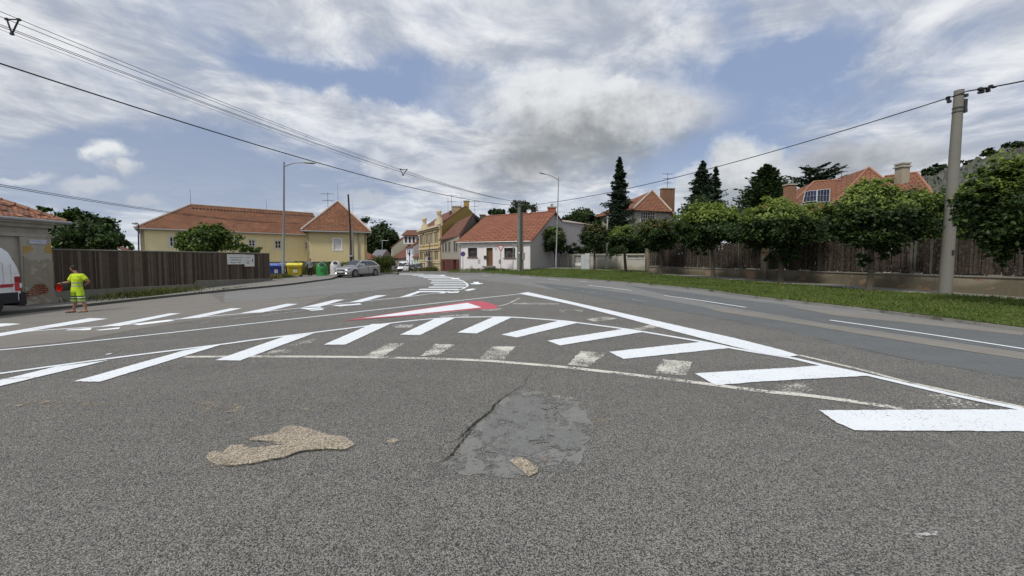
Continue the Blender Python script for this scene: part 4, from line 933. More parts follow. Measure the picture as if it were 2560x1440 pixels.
for i in range(14): mb.box((LO*(i+.5)/14, zcor-.62, .06), (.3, .18, .1), M=Mo)
mb.build('cornice', TRIM, oh)
mb = MB()
for j in range(5):
    for i in range(14): mb.box((LO*(i+.5+(j % 2)*.4)/14.5, .1+j*.36, .05), (LO/15-.1, .26, .06), M=Mo)
mb.build('rusticated_base', TRIM, oh)
def pinnacle(t, w_, h):
    mb = MB(); mb.box((t, zcor+h*.32, -.2), (w_, h*.5, .4), M=Mo); mb.box((t, zcor+h*.65, -.2), (w_*.55, h*.3, .36), M=Mo); mb.box((t, zcor+h*.82, -.2), (w_*.75, h*.06, .45), M=Mo)
    p = Mo @ Vector((t, zcor+h*.84, -.2)); mb.lathe([(.05, 0), (.34, .08), (.42, .28), (.36, .48), (.18, .6), (.02, .64)], c=p, n=12); mb.box((t-w_*.6, zcor+.5, -.2), (w_*.3, .9, .35), M=Mo); mb.box((t+w_*.6, zcor+.5, -.2), (w_*.3, .9, .35), M=Mo)
    mb.build('pinnacle', TRIM, oh)
t1 = (V2(hit(oA, oB, 1058.5, 560))-V2(oA)).dot((V2(oB)-V2(oA)).normalized()); t2 = (V2(hit(oA, oB, 1094.5, 550))-V2(oA)).dot((V2(oB)-V2(oA)).normalized())
pinnacle(t1, 1.8, 2.0); pinnacle(t2, 1.7, 2.35)
for a_, h_ in ((t1-1.5, .8), (t1+1.5, .7), (t2-1.5, .9)): MB().box((a_, zcor+.15+h_/2, -.2), (.9, h_, .3), M=Mo).build('parapet', TRIM, oh)
apx = D(1165.5, 516, 63.5); do = (V2(oB)-V2(oA)).normalized()
gl = D(1104, 556, 59.2); grr = D(1204, 556, 67)
mb = MB(); mb.quad((oB[0]+.01, oB[1]+.05, -1), (grr.x, grr.y, -1), (grr.x, grr.y, grr.z), (apx.x, apx.y, apx.z), (oB[0]+.01, oB[1]+.05, zcor+.3)); mb.build('gable_wall', MUST, oh)
ro = -do*13; f0 = Vector((oB[0], oB[1]-.1, zcor+.3)); ap_ = apx+Vector((0, 0, .12))
roofpoly(oh, [f0+ro, f0, ap_, ap_+ro], ROOF_D); g3 = Vector((grr.x, grr.y, grr.z+.1)); roofpoly(oh, [ap_+ro, ap_, g3, g3+ro], ROOF_D)
chimney(oh, (D(1166, 510, 64.2).x, 64.2), .85, .6, apx.z-.6, D(1166, 503, 64).z, MUST); q = D(1139, 520, 62.5); chimney(oh, (q.x, 63.5), 1.35, .7, q.z-1.8, D(1139, 516, 63).z, mk('old_brick_tan', (.30, .24, .14), .9, var=.35)); q = D(1124, 530, 62); chimney(oh, (q.x, 63.5), .45, .45, q.z-1.5, D(1124, 526, 62.5).z, METAL_D)
q = D(1129, 520, 64); antenna(oh, Vector((q.x, q.y, q.z-1.2)), 3.4, 2, .03); q = D(1120, 520, 64); rod(oh, Vector((q.x, q.y, q.z-1)), 3.2, .02); q = D(1153, 515, 64); rod(oh, Vector((q.x, q.y, q.z-.5)), 2.6, .02); q = D(1187, 540, 66); antenna(oh, Vector((q.x, q.y, q.z-.4)), 3.0, 2, .03)
pp = hit(oA, oB, 1060.5, 620); MB().tube([(pp.x+.1, pp.y-.25, zcor), (pp.x+.1, pp.y-.25, .2)], .12, 7).build('downpipe', FR_B, oh)

# ---- 6 far street houses
def simple_house(name, label, pl, pr, dl, dr, ztop_py, m, roofm, ridge_py, rdep=6, ops=(), fm=FR_W, gm=GL, wdir=None, gable=None, z0=-2, winstyle=(1, 2)):
    A_ = (D(pl, 640, dl).x, dl); B_ = (D(pr, 640, dr).x, dr); h = thing(name, label, 'house', (A_[0], A_[1], 0)); ze = D(pr, ztop_py, dr).z
    o_ = [px_op(A_, B_, *q) for q in ops]
    wallbox(h, 'wall', A_, B_, z0, ze, m, o_, .05)
    for o in o_: window(h, A_, B_, o, .05, fm, gm, *winstyle, .07)
    d = (V2(B_)-V2(A_)).normalized(); n = Vector((d.y, -d.x, 0)); b0, b1 = V2(A_)-n*2*rdep, V2(B_)-n*2*rdep
    rz_ = D((pl+pr)/2, ridge_py, (dl+dr)/2+rdep*.8).z; up1 = Vector((0, 0, rz_)); r0_, r1_ = V2(A_)-n*rdep+up1, V2(B_)-n*rdep+up1; E_ = Vector((0, 0, ze-.03))
    mb = MB(); mb.slab([V2(A_)+n*.3+E_, V2(B_)+n*.3+E_, r1_, r0_], .15); mb.slab([b1-n*.3+E_, b0-n*.3+E_, r0_, r1_], .15); mb.build('roof', roofm, h)
    mb = MB(); gm_ = gable or m
    for s0, s1, rr_ in ((V2(B_), b1, r1_), (V2(A_), b0, r0_)):
        mb.quad((s0.x, s0.y, z0), (s1.x, s1.y, z0), (s1.x, s1.y, ze-.1), (rr_.x, rr_.y, rr_.z-.14), (s0.x, s0.y, ze-.1))
    mb.build('gable_wall', gm_, h)
    return h, A_, B_, r0_, r1_
BEI = plaster('beige_green_plaster', (.40, .38, .29), (.30, .28, .21), .4); CRE = plaster('cream_plaster', (.62, .60, .47), (.5, .47, .36), .3)
WHP = plaster('white_blue_plaster', (.66, .68, .74), (.5, .52, .56), .3); GRN = plaster('pale_green_plaster', (.56, .64, .45), (.42, .48, .34), .3)
STO = plaster('grey_stone_wall', (.27, .235, .20), (.18, .16, .135), .6); GRW = plaster('grey_wall', (.40, .40, .41), (.3, .3, .3), .4)
simple_house('gabled_house', 'tall cream house with beige gable at the far end of the street', 972, 980.5, 112, 104, 618, CRE, ROOF_D, 583, 5.2, [(974, 623, 978.5, 636), (975, 649, 978.5, 662)], gable=BEI)
simple_house('low_brown_house', 'low brown roofed house with stone wall behind the parked cars', 980.5, 1015, 102, 88, 644, STO, ROOF_D, 612, 4.5, [(984, 647, 986.5, 655), (991, 647, 994.5, 656), (1005, 648, 1008, 654)])
hw, A_, B_, r0_, r1_ = simple_house('white_house', 'narrow white house with roof dormer in the middle of the street row', 1015.5, 1033, 87, 80, 616, WHP, ROOF_D, 579, 5, [(1018, 624, 1020.5, 637), (1022, 624, 1026, 637), (1029, 624, 1031.5, 637), (1017, 650, 1020, 658), (1029, 650, 1032, 661)], gable=GRW)
q = D(1029, 597, 84); mb = MB().box((q.x-.4, q.y+2.6, q.z-.2), (2.8, 5.2, 1.9)); dm = mb.build('dormer', plaster('dormer_white', (.62, .6, .6), (.5, .5, .5), .2), hw)
for i in (-1, 0, 1): MB().box((q.x-.4+i*.85, q.y-.03, q.z-.2), (.4, .05, 1.2)).build('window', GL, dm)
mb = MB().slab([(q.x-2.1, q.y-.5, q.z+.78), (q.x+1.5, q.y-.5, q.z+.78), (q.x+1.5, q.y+4, q.z+2.2), (q.x-2.1, q.y+4, q.z+2.2)], .15); mb.build('roof', ROOF_D, dm)
simple_house('green_house', 'small pale green house with orange roof beside the ornate house', 1033, 1050, 80, 71, 641, GRN, ROOF_R, 615, 4, [(1035.5, 645, 1038.5, 659), (1041.5, 645, 1045, 658), (1047, 645, 1049.5, 657)], winstyle=(1, 1), gm=glass('green_glass', (.015, .05, .02)))
simple_house('white_cottage', 'tiny bright white cottage with brown roof beyond the hedge', 961, 972, 125, 122, 646, WHP, ROOF_D, 634, 4, [(963, 649, 965.5, 656), (968, 649, 970.5, 658)])
simple_house('red_shed', 'low red roofed shed seen past the yellow wing', 914, 955, 70, 74, 648, GRW, ROOF_R, 629, 4, gable=GRW)
simple_house('grey_barn', 'grey roofed barn behind the red shed', 922, 951, 92, 92, 646, STO, mk('grey_roof', (.15, .155, .17), .8, var=.2), 624, 5)
simple_house('red_roof_cottage', 'small cottage with red roof behind the distant lamp left of the yellow building', 330, 353, 75, 78, 632, WHP, ROOF_D, 612, 4)

# ---- 7 villas on the right
def hip(parent, c4, apexA, apexB, m, th=.15):
    mb = MB(); a, b, c_, d = c4; mb.slab([a, b, apexA], th)
    mb.slab([b, c_, apexB, apexA], th); mb.slab([c_, d, apexB], th); mb.slab([d, a, apexA, apexB], th); return mb.build('roof', m, parent)
v1 = thing('grey_villa', 'grey villa with orange hipped roof, wide brick chimney and antenna behind the clipped trees', 'house', (D(1620, 600, 58).x, 58, 0))
vA = (D(1582, 600, 57).x, 57.); vB = (D(1668, 600, 59).x, 59.); ze = D(1625, 526, 57.5).z
VP = plaster('villa_grey', (.38, .37, .32), (.29, .28, .24), .35)
o1 = px_op(vA, vB, 1602.5, 530, 1637.5, 555); o2 = px_op(vA, vB, 1661, 541, 1671, 552.5)
vB3 = tuple((V2(vB)+(V2(vB)-V2(vA)).normalized()*1.6)[:2])
wallbox(v1, 'wall', vA, vB3, -1, ze, VP, [o1, o2], .12); window(v1, vA, vB3, o1, .12, FR_W, GLB, 6, 3, .06, surround=(SUR, .12)); window(v1, vA, vB3, o2, .12, FR_W, GL, 2, 2, .06, surround=(SUR, .1))
dv = (V2(vB)-V2(vA)).normalized(); nv = Vector((dv.y, -dv.x, 0)); vC = V2(vB3)-nv*11; wallbox(v1, 'wall', vB3, (vC.x, vC.y), -1, ze, VP); vDp = V2(vA)-nv*11; wallbox(v1, 'wall', (vDp.x, vDp.y), vA, -1, ze, VP)
Ez = Vector((0, 0, ze)); a = V2(vA)+nv*.5-dv*.5+Ez; b = V2(vB)+nv*.5+dv*.3+Ez; c_ = b-nv*12+dv*3; c_.z = ze-2.2; d = a-nv*12
A1 = D(1631, 476, 61.5); A2 = D(1640, 490, 67)
b2 = b+dv*3.1-nv*.9; b2.z = ze-2.6
mb = MB().slab([a, b, A1], .15); mb.slab([b, b2, b2-nv*9, A2, A1], .15); mb.slab([d, a, A1, A2], .15); mb.build('roof', ROOF_V, v1)
ridge(v1, [a+Vector((0, 0, .05)), A1+Vector((0, 0, .06)), b+Vector((0, 0, .05))], RIDGE_P, .13); ridge(v1, [A1, A2], RIDGE_P, .12)
q = D(1670, 490, 63.5); ch_ = chimney(v1, (q.x, 63.8), 2.1, .9, ze+.4, D(1670, 472, 63.5).z, BRICKT, .1); antenna(v1, Vector((q.x, 63.8, D(1670, 472, 63.5).z)), 2.6, 3, .035)
q = D(1579, 505, 70); chimney(v1, (q.x, 70), 1.0, 1.0, 4, D(1579, 500, 70).z, BRICKT)
mb = MB().slab([(q.x-3, 68, q.z-1.6), (q.x+3, 68, q.z-1.6), (q.x+2, 72, q.z+.2), (q.x-2, 72, q.z+.2)], .15); mb.build('rear_roof', ROOF_D, v1)
v2 = thing('orange_roofed_villa', 'large villa roof of orange tiles with solar panels and two chimneys above the maples', 'house', (D(2100, 600, 46).x, 46, 0))
sA = D(1975, 545, 44); sB = D(2230, 530, 40); 
zE = D(1975, 530, 44).z
a = Vector((sA.x-1.2, 43, zE)); b = Vector((D(2105, 530, 41).x, 41, zE)); r1 = D(2034, 456, 50); r2 = D(2160, 444, 47.5); r1.z = r2.z = (r1.z+r2.z)/2
mb = MB().slab([a, b, Vector((r2.x+2, r2.y-.8, r1.z)), r1], .15); mb.slab([Vector((a.x, a.y+12, zE)), a, r1], .15)
gA1 = D(2092, 496, 42.0); gB1 = D(2262, 496, 38.5); gap = D(2172, 419, 44.5); gA1.z = gB1.z = (gA1.z+gB1.z)/2
mb.build('roof', ROOF_V, v2)
mb = MB().slab([gA1, gB1, gap], .15); bk1 = gap+Vector((1.2, 5, 0)); mb.slab([gA1, gap, bk1, gA1+Vector((0, 7, 0))], .15); mb.slab([gB1, gB1+Vector((1.5, 9, 0)), bk1, gap], .15); mb.build('roof', ROOF_V, v2)
r3 = D(2212, 438, 45); r4 = D(2292, 432, 43); r3.z = r4.z; e3_ = D(2345, 500, 38.5)
mb = MB().slab([D(2215, 505, 39), e3_, r4, r3], .15); mb.slab([e3_, e3_+Vector((2, 7, 0)), r4+Vector((.3, 1, 0)), r4], .15); mb.build('roof', ROOF_V, v2)
ridge(v2, [a+Vector((0, 0, .05)), r1+Vector((0, 0, .05)), r2+Vector((1, -.4, .05))], RIDGE, .12); ridge(v2, [gA1+Vector((0, 0, .05)), gap+Vector((0, 0, .06)), gB1+Vector((0, 0, .05))], RIDGE, .1); ridge(v2, [r3+Vector((0, 0, .05)), r4+Vector((0, 0, .05)), e3_+Vector((0, 0, .05))], RIDGE, .12)
wallbox(v2, 'wall', (a.x+.6, a.y+.5), (gB1.x-.4, gB1.y+.6), -1, zE-.1, VP); wallbox(v2, 'wall', (gB1.x-.4, gB1.y+.6), (gB1.x+2.2, gB1.y+10), -1, zE-.1, VP)
q = D(1976, 480, 44.5); chimney(v2, (q.x, 44.6), .95, .8, zE-1, D(1976, 463, 44.5).z, BRICKT); MB().tube([(q.x, 44.6, D(1976, 463, 44.5).z), (q.x, 44.6, D(1976, 457, 44.5).z)], .12, 8).build('chimney_cowl', METAL_D, v2)
q = D(2255, 440, 42); chimney(v2, (q.x, 42), .85, .8, zE, D(2255, 411, 42).z, mk('pale_brick', (.33, .29, .22), .9, var=.3, fs=10)); MB().box((q.x, 42, D(2255, 418, 42).z), (1.1, 1.05, .12)).build('chimney_band', STONE, v2)
q = D(2104, 436, 47.5); antenna(v2, Vector((q.x, q.y, r1.z-.2)), 1.5, 2, .03)
PVM = glass('solar_cell', (.006, .007, .018), .6, .05); nr = (b-a).cross(r1-a).normalized()
def onroof(px, py, k):
    d_ = ray(px, py); t = (a-Vector((0, 0, CH))).dot(nr)/d_.dot(nr); return Vector((0, 0, CH))+d_*t+nr*k
for q4 in (((2012, 484), (2041, 481), (2040, 508), (2006, 512)), ((2043, 481), (2074, 478), (2072, 510), (2041, 511))):
    P4 = [onroof(x, y, .25) for x, y in q4]; mb = MB().add([p for p in P4]+[p-nr*.06 for p in P4], [(0, 1, 2, 3), (7, 6, 5, 4), (0, 4, 5, 1), (1, 5, 6, 2), (2, 6, 7, 3), (3, 7, 4, 0)])
    s_ = mb.build('solar_panel', PVM, v2, fixn=True); mb = MB()
    for i in range(4): mb.tube([P4[i], P4[(i+1) % 4]], .045, 4)
    mb.build('panel_frame', METAL_L, s_); mb = MB()
    for k in (.25, .5, .75): mb.tube([P4[0].lerp(P4[1], k)+nr*.01, P4[3].lerp(P4[2], k)+nr*.01], .012, 4)
    mb.tube([P4[0].lerp(P4[3], .5)+nr*.01, P4[1].lerp(P4[2], .5)+nr*.01], .012, 4); mb.build('cell_lines', METAL_L, s_)
q0_, q1_ = onroof(2000, 518, .3), onroof(2076, 514, .3); MB().tube([q0_, q1_], .05, 5).build('snow_rail', METAL_L, v2)
# ------------------------------------------------------------------ fences
def lerp(a, b, t): return a+(b-a)*t
# left plank fence on a low concrete plinth
fA = G(131, 757, .12); fB = G(675, 700.5, .12)
dF = (V2(fB)-V2(fA)); LF = dF.length; dF.normalize(); nF = Vector((dF.y, -dF.x, 0))
tA = D(131, 625, fA.y).z; tB = D(675, 634.5, fB.y).z
step_t = (V2(hit(fA, fB, 486, 640))-V2(fA)).dot(dF)
def plz(t):                       # plinth top height along the fence
    if t < step_t: return lerp(hit(fA, fB, 131, 728.5).z, hit(fA, fB, 485, 711).z, t/step_t)
    return lerp(hit(fA, fB, 487, 702).z, hit(fA, fB, 674, 696.5).z, (t-step_t)/(LF-step_t))
lf = thing('plank_fence', 'long dark brown vertical plank fence beside the left pavement', 'fence', (fA.x, fA.y, gz(fA.x, fA.y)+.12))
mb = MB(); n = int(LF/.145); random.seed(3)
WP = planks('fence_plank', (.042, .033, .026), (.125, .105, .085), .145)
wmats = [mk('fence_board_a', (.092, .070, .052), .85, var=.35, vs=3, fvar=.3, fs=18, spec=.2), mk('fence_board_b', (.130, .102, .076), .85, var=.35, vs=3, fvar=.3, fs=18, spec=.2), mk('fence_board_c', (.060, .045, .034), .85, var=.35, vs=3, fvar=.3, fs=18, spec=.2)]
bds = MB()
for i in range(n):
    t = (i+.5)*LF/n; z0 = plz(t)+.01; z1 = lerp(tA, tB, t/LF)+random.uniform(-.012, .004); p = V2(fA)+dF*t+nF*(.02+random.uniform(-.012, .012))
    bds.mat(random.randrange(3)).box((p.x, p.y, (z0+z1)/2), (LF/n-random.uniform(.004, .014), .025, z1-z0), math.atan2(dF.y, dF.x))
bds.build('fence_boards', wmats, lf)
mb = MB()
for i in range(24):
    a, b = LF*i/24, LF*(i+1)/24; p, q = V2(fA)+dF*a+nF*.03, V2(fA)+dF*b+nF*.03; p.z = lerp(tA, tB, a/LF)+.02; q.z = lerp(tA, tB, b/LF)+.02; mb.tube([p, q], .05, 4)
mb.build('cap_rail', mk('grey_wood', (.13, .12, .10), .9, var=.3), lf)
for i in range(10):
    t = LF*(i+.3)/10; p = V2(fA)+dF*t+nF*.06; MB().box((p.x, p.y, lerp(tA, tB, t/LF)-1.0), (.05, .03, 1.95), math.atan2(dF.y, dF.x)).build('cover_strip', mk('grey_wood_strip', (.10, .088, .072), .9, var=.3), lf)
PL = plaster('plinth_concrete', (.20, .19, .16), (.10, .10, .065), .7, None, .2)
mb = MB(); T = [0, step_t-.001]; 
for a, b, k in ((-.2, step_t-.01, .05), (step_t, LF+.1, .16)):
    for i in range(8):
        t0, t1 = lerp(a, b, i/8), lerp(a, b, (i+1)/8); p, q = V2(fA)+dF*t0+nF*k, V2(fA)+dF*t1+nF*k; r_, s_ = q-nF*(k+.15), p-nF*(k+.15)
        mb.prism([(s_.x, s_.y), (p.x, p.y), (q.x, q.y), (r_.x, r_.y)], -1, lambda x, y: plz(max(0, min(LF, (Vector((x, y, 0))-V2(fA)).dot(dF)+(.001 if k == .05 else .02)))) if True else 0)
mb.build('plinth', PL, lf, fixn=True)
# notice boards
def board(name, label, px, mount, text):
    o = px_op(fA, fB, *px); W, H = o[1]-o[0], o[3]-o[2]; M_ = fmat(fA, fB, (o[0]+o[1])/2, (o[2]+o[3])/2, -mount)
    s = thing(name, label, 'sign', tuple(M_.translation)); MB().box((0, 0, 0), (W, H, .03), M=M_).build('panel', paint('board_white', (.60, .62, .60), .5, coat=0), s)
    mb = MB()
    for x0, x1, y0, y1 in ((-W/2, W/2, H/2, H/2+.05), (-W/2, W/2, -H/2-.05, -H/2), (-W/2-.05, -W/2, -H/2-.05, H/2+.05), (W/2, W/2+.05, -H/2-.05, H/2+.05)): mb.box(((x0+x1)/2, (y0+y1)/2, .012), (x1-x0, y1-y0, .05), M=M_)
    mb.build('frame', mk('board_frame', (.66, .64, .58), .6), s); text(s, M_ @ Matrix.Translation((0, 0, .018)), W, H); return s
INK = mk('dark_ink', (.035, .045, .045), .6, var=.05)
def t1_(s, M_, W, H):
    textmesh('Víno přímo od vinařů', H*.215, M_ @ Matrix.Translation((0, H*.2, 0)) @ Matrix.Diagonal((W/(H*.215*10.2)*.92, 1, 1, 1)), 'lettering', INK, s)
    textmesh('z vinařského domu', H*.215, M_ @ Matrix.Translation((0, -H*.07, 0)) @ Matrix.Diagonal((W/(H*.215*10.2)*.92, 1, 1, 1)), 'lettering', INK, s)
    mb = MB(); mb.box((-W*.16, -H*.40, .002), (W*.26, H*.05, .004), M=M_); mb.box((-W*.30, -H*.33, .002), (W*.06, H*.08, .004), M=M_); mb.box((W*.18, -H*.38, .002), (W*.2, H*.07, .004), M=M_); mb.build('emblem', INK, s)
def t2_(s, M_, W, H):
    textmesh('KOSÍK', H*.17, M_ @ Matrix.Translation((-W*.12, H*.27, 0)), 'lettering', mk('grey_ink', (.15, .17, .16), .6), s)
    mb = MB()
    for i, y in enumerate((-.02, -.15, -.28)): mb.box((-W*.16, H*y, .002), (W*(.45-.04*i), H*.035, .004), M=M_)
    mb.build('small_print', INK, s)
    mb = MB(); mb.lathe([(.03, -.16), (.055, -.14), (.055, .02), (.03, .08), (.02, .13), (.02, .17)], n=10, M=M_ @ Matrix.Translation((W*.36, 0, .01)) @ Matrix.Rotation(R(-90), 4, 'X') @ Matrix.Diagonal((W*.9, .05, H*-1.1, 1))); mb.build('bottle_emblem', INK, s)
board('notice_board', 'wide cream notice board with two dark lines of lettering on the plank fence', (566, 637.5, 607, 659), .10, t1_)
board('advert_board', 'narrower taller board with a bottle emblem beside the wide notice board on the fence', (608.5, 638.5, 630, 664.5), .13, t2_)

# right picket fence on a rendered wall
rB_ = G(2560, 742, .1); rA_ = G(1620, 680, .1); dR = (V2(rB_)-V2(rA_)).normalized(); rEnd = V2(rB_)+dR*7
LR0 = (V2(rB_)-V2(rA_)).length; LR = LR0+7; nR = Vector((dR.y, -dR.x, 0))       # towards the road
if nR.dot(Vector((-1, -1, 0))) < 0: nR = -nR
wz = lambda t: lerp(D(1620, 665.5, rA_.y).z, D(2560, 692.5, rB_.y).z, t/LR0); fz = lambda t: lerp(D(1640, 609, rA_.y-.7).z, D(2560, 592, rB_.y).z, t/LR0)
fz0, fz1 = fz(0), fz(LR0)
rf = thing('picket_fence', 'weathered dark picket fence on a cracked rendered wall behind the maples', 'fence', (rA_.x, rA_.y, gz(rA_.x, rA_.y)))
RW = plaster('cracked_render', (.30, .26, .20), (.15, .13, .10), .95, ((.25, .17, .11), .8, .58), .2, (.1, (.10, .09, .055)))
mb = MB(); ang = math.atan2(dR.y, dR.x); n = 30
for i in range(n):
    t0, t1 = LR*i/n, LR*(i+1)/n; p, q = V2(rA_)+dR*t0, V2(rA_)+dR*t1; r_, s_ = q-nR*.3, p-nR*.3
    mb.prism([(p.x, p.y), (q.x, q.y), (r_.x, r_.y), (s_.x, s_.y)], -1, lambda x, y: wz((Vector((x, y, 0))-V2(rA_)).dot(dR))-.07)
mb.build('wall', RW, rf, fixn=True)
mb = MB()
for i in range(n):
    t0, t1 = LR*i/n, LR*(i+1)/n-.01; p, q = V2(rA_)+dR*t0+nR*.06, V2(rA_)+dR*t1+nR*.06; r_, s_ = q-nR*.42, p-nR*.42; f_ = lambda x, y: wz((Vector((x, y, 0))-V2(rA_)).dot(dR))
    mb.prism([(p.x, p.y), (q.x, q.y), (r_.x, r_.y), (s_.x, s_.y)], lambda x, y: f_(x, y)-.068, f_)
mb.build('coping', plaster('coping_concrete', (.24, .225, .195), (.12, .11, .09), .7), rf, fixn=True)
PKM = []
for i, c_ in enumerate(((.044, .031, .025), (.064, .047, .038), (.028, .020, .017), (.11, .098, .084))): PKM.append(mk('picket_wood_%s' % 'abcd'[i], c_, .9, var=.5, vs=5, fvar=.35, fs=25, spec=.15, tint=(.09, .08, .07)))
pk = MB(); n = int(LR/.122)
for i in range(n):
    t = (i+.5)*LR/n; z0 = wz(t)+.05; z1 = fz(t)+random.uniform(-.06, .035)+(.04*math.sin(t*2)); p = V2(rA_)+dR*t-nR*(.12+random.uniform(0, .02)); wd = random.uniform(.09, .116)
    M_ = Matrix.Translation((p.x, p.y, 0)) @ Matrix.Rotation(ang, 4, 'Z') @ Matrix.Rotation(random.uniform(-.012, .012), 4, 'Y'); b_ = pk.mat(random.choices(range(4), (5, 4, 4, 1))[0])
    b_.box((0, 0, (z0+z1-.05)/2), (wd, .022, z1-.05-z0), M=M_); h = wd/2
    k = len(b_.v); b_.v += [tuple(M_ @ Vector(v)) for v in ((-h, -.011, z1-.05), (h, -.011, z1-.05), (0, -.011, z1), (-h, .011, z1-.05), (h, .011, z1-.05), (0, .011, z1))]; b_.f += [(k, k+1, k+2), (k+5, k+4, k+3), (k, k+2, k+5, k+3), (k+1, k+4, k+5, k+2)]
pk.build('pickets', PKM, rf)
mb = MB()
for k in (.18, .82):
    for i in range(10):
        t0, t1 = LR*i/10, LR*(i+1)/10; p, q = V2(rA_)+dR*t0-nR*.17, V2(rA_)+dR*t1-nR*.17; p.z = lerp(wz(t0), fz(t0), k); q.z = lerp(wz(t1), fz(t1), k); mb.tube([p, q], .04, 4)
mb.build('rail', PKM[2], rf)
for px_ in (1618, 1911):
    h_ = hit(rA_, rB_, px_, 690); t = (V2(h_)-V2(rA_)).dot(dR); p = V2(rA_)+dR*t-nR*.08; zt = {1618: D(1618, 624, p.y).z, 1911: D(1911, 619, p.y).z}.get(px_, fz(t)-.3)
    mb = MB().box((p.x, p.y, (zt-1)/2), (.36, .36, zt+1), ang); pc = mb.build('fence_post', RW, rf); MB().box((p.x, p.y, zt+.05), (.42, .42, .09), ang).build('post_cap', CONC, pc)

# white garden wall with balustrade and gate
wa = G(1400, 666, .1); wbp = G(1616, 666.5, .12)
wa = D(1400, 666, 47.5); wbp = D(1612, 666, 42.8); LWg = (V2(wbp)-V2(wa)).length
gw = thing('garden_wall', 'cream rendered garden wall with white railing panels left of the picket fence', 'wall', (wa.x, wa.y, gz(wa.x, wa.y)))
GWP = plaster('garden_wall_render', (.44, .42, .37), (.34, .31, .25), .5, None, .08, (.35, (.25, .22, .16)))
ow = [px_op(wa, wbp, *q) for q in ((1406, 635, 1413, 646), (1437, 636, 1453, 664), (1486, 641, 1530, 648.5), (1568, 640, 1611, 650))]
zg_ = D(1500, 638, 45).z
wallbox(gw, 'wall', (wa.x, wa.y), (wbp.x, wbp.y), -1, lambda t: zg_, GWP, ow, .2)
for o in (ow[2], ow[3]):
    M_ = fmat(wa, wbp, o[0], o[2], .1); W, H = o[1]-o[0], o[3]-o[2]; mb = MB()
    for i in range(int(W/.13)+1): mb.box((i*.13+.03, H/2, 0), (.03, H, .03), M=M_)
    mb.box((W/2, H*.4, .02), (W, .04, .03), M=M_); mb.build('railing', FR_W, gw)
o = ow[0]; window(gw, wa, wbp, o, .15, FR_W, GL, 2, 3, .05)
o = ow[1]; M_ = fmat(wa, wbp, o[0], o[2], .12); W, H = o[1]-o[0], o[3]-o[2]; mb = MB()
for i in range(6): mb.box((W*i/5, H*.62, 0), (.04, H*.76, .04), M=M_)
for j in range(6): mb.box((W/2, H*(.26+.145*j), .03), (W, .04, .02), M=M_)
gt = mb.build('gate', FR_W, gw); MB().box((W/2, H*.13, 0), (W, H*.24, .05), M=M_).build('gate_panel', FR_W, gt)
M_ = fmat(wa, wbp, 0, 0, -.12); mb = MB()
for px_ in (1421, 1433, 1457, 1539, 1560):
    t = (V2(hit(wa, wbp, px_, 650))-V2(wa)).dot((V2(wbp)-V2(wa)).normalized()); mb.box((t, (zg_+.05-1)/2, -.06), (.3, zg_+1.05, .32), M=M_)
mb.build('pier', GWP, gw)
for w_ in range(1): MB().box((LWg/2, zg_+.04, -.22), (LWg, .08, .36), M=M_).build('coping', GWP, gw)

# ------------------------------------------------------------------ vegetation
def leafcloud(blobs, n, size, clusters=60, spread=.2, up=.5, seed=0, shell=.75, droop=0.):
    """returns verts, faces of n small bent leaves gathered in clumps over the blobs [(centre, (rx,ry,rz), weight)]"""
    size *= .74; n = int(n*1.6); blobs = [(b[0], tuple(q*.93 for q in b[1]))+tuple(b[2:]) for b in blobs]; clusters = int(clusters*1.35)
    r = np.random.default_rng(seed); W = np.array([b[2] if len(b) > 2 else b[1][0]*b[1][2] for b in blobs], float); W /= W.sum()
    C, Rr = [], []
    for _ in range(clusters):
        b = blobs[r.choice(len(blobs), p=W)]; d = r.normal(size=3); d /= np.linalg.norm(d); k = shell+(1-shell)*r.random() if r.random() < .8 else r.random()*shell
        k *= 1+.22*r.normal()+(.35*r.random() if r.random() < .16 else 0); C.append(np.array(b[0])+d*np.array(b[1])*k); Rr.append(np.mean(b[1])*spread*(.6+.8*r.random()))
    C, Rr = np.array(C), np.array(Rr); wt = Rr**1.6; wt /= wt.sum(); idx = r.choice(len(C), n, p=wt)
    P = C[idx]+r.normal(size=(n, 3))*Rr[idx][:, None]*np.array([1, 1, .72])*.62
    cen = np.average([b[0] for b in blobs], axis=0, weights=W); out = P-cen; out /= np.linalg.norm(out, axis=1)[:, None]+1e-6
    N = out*.7+r.normal(size=(n, 3))*.55+np.array([0, 0, up]); N /= np.linalg.norm(N, axis=1)[:, None]
    t = np.cross(N, r.normal(size=(n, 3))); t /= np.linalg.norm(t, axis=1)[:, None]; b_ = np.cross(N, t)
    s = size*(.55+.9*r.random(n))[:, None]; dz_ = np.array([0, 0, -1])*droop
    v = np.stack([P-t*s, P+b_*s*.55-N*s*.1, P+t*s+dz_*s, P-b_*s*.55-N*s*.1], 1).reshape(-1, 3); f = np.arange(4*n).reshape(-1, 4)
    return v, f
def leafobj(name, v, f, mats, parent, midx=None):
    me = bpy.data.meshes.new(name); off = np.array(OFF.get(parent.name, Vector())) if parent is not None else 0
    me.from_pydata((v-off).tolist(), [], f.tolist())
    for m in mats: me.materials.append(m)
    if midx is not None: me.polygons.foreach_set('material_index', midx.astype(np.int32))
    me.update(); o = bpy.data.objects.new(name, me); COL.objects.link(o)
    if parent is not None: o.parent = parent; OFF[o.name] = OFF.get(parent.name, Vector())
    return o
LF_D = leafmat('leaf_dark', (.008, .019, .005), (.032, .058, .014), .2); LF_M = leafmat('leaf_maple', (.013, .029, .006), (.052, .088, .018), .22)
LF_Y = leafmat('leaf_young', (.11, .165, .032), (.23, .29, .065), .35); LF_R = leafmat('leaf_reddish', (.13, .085, .035), (.16, .15, .045), .35)
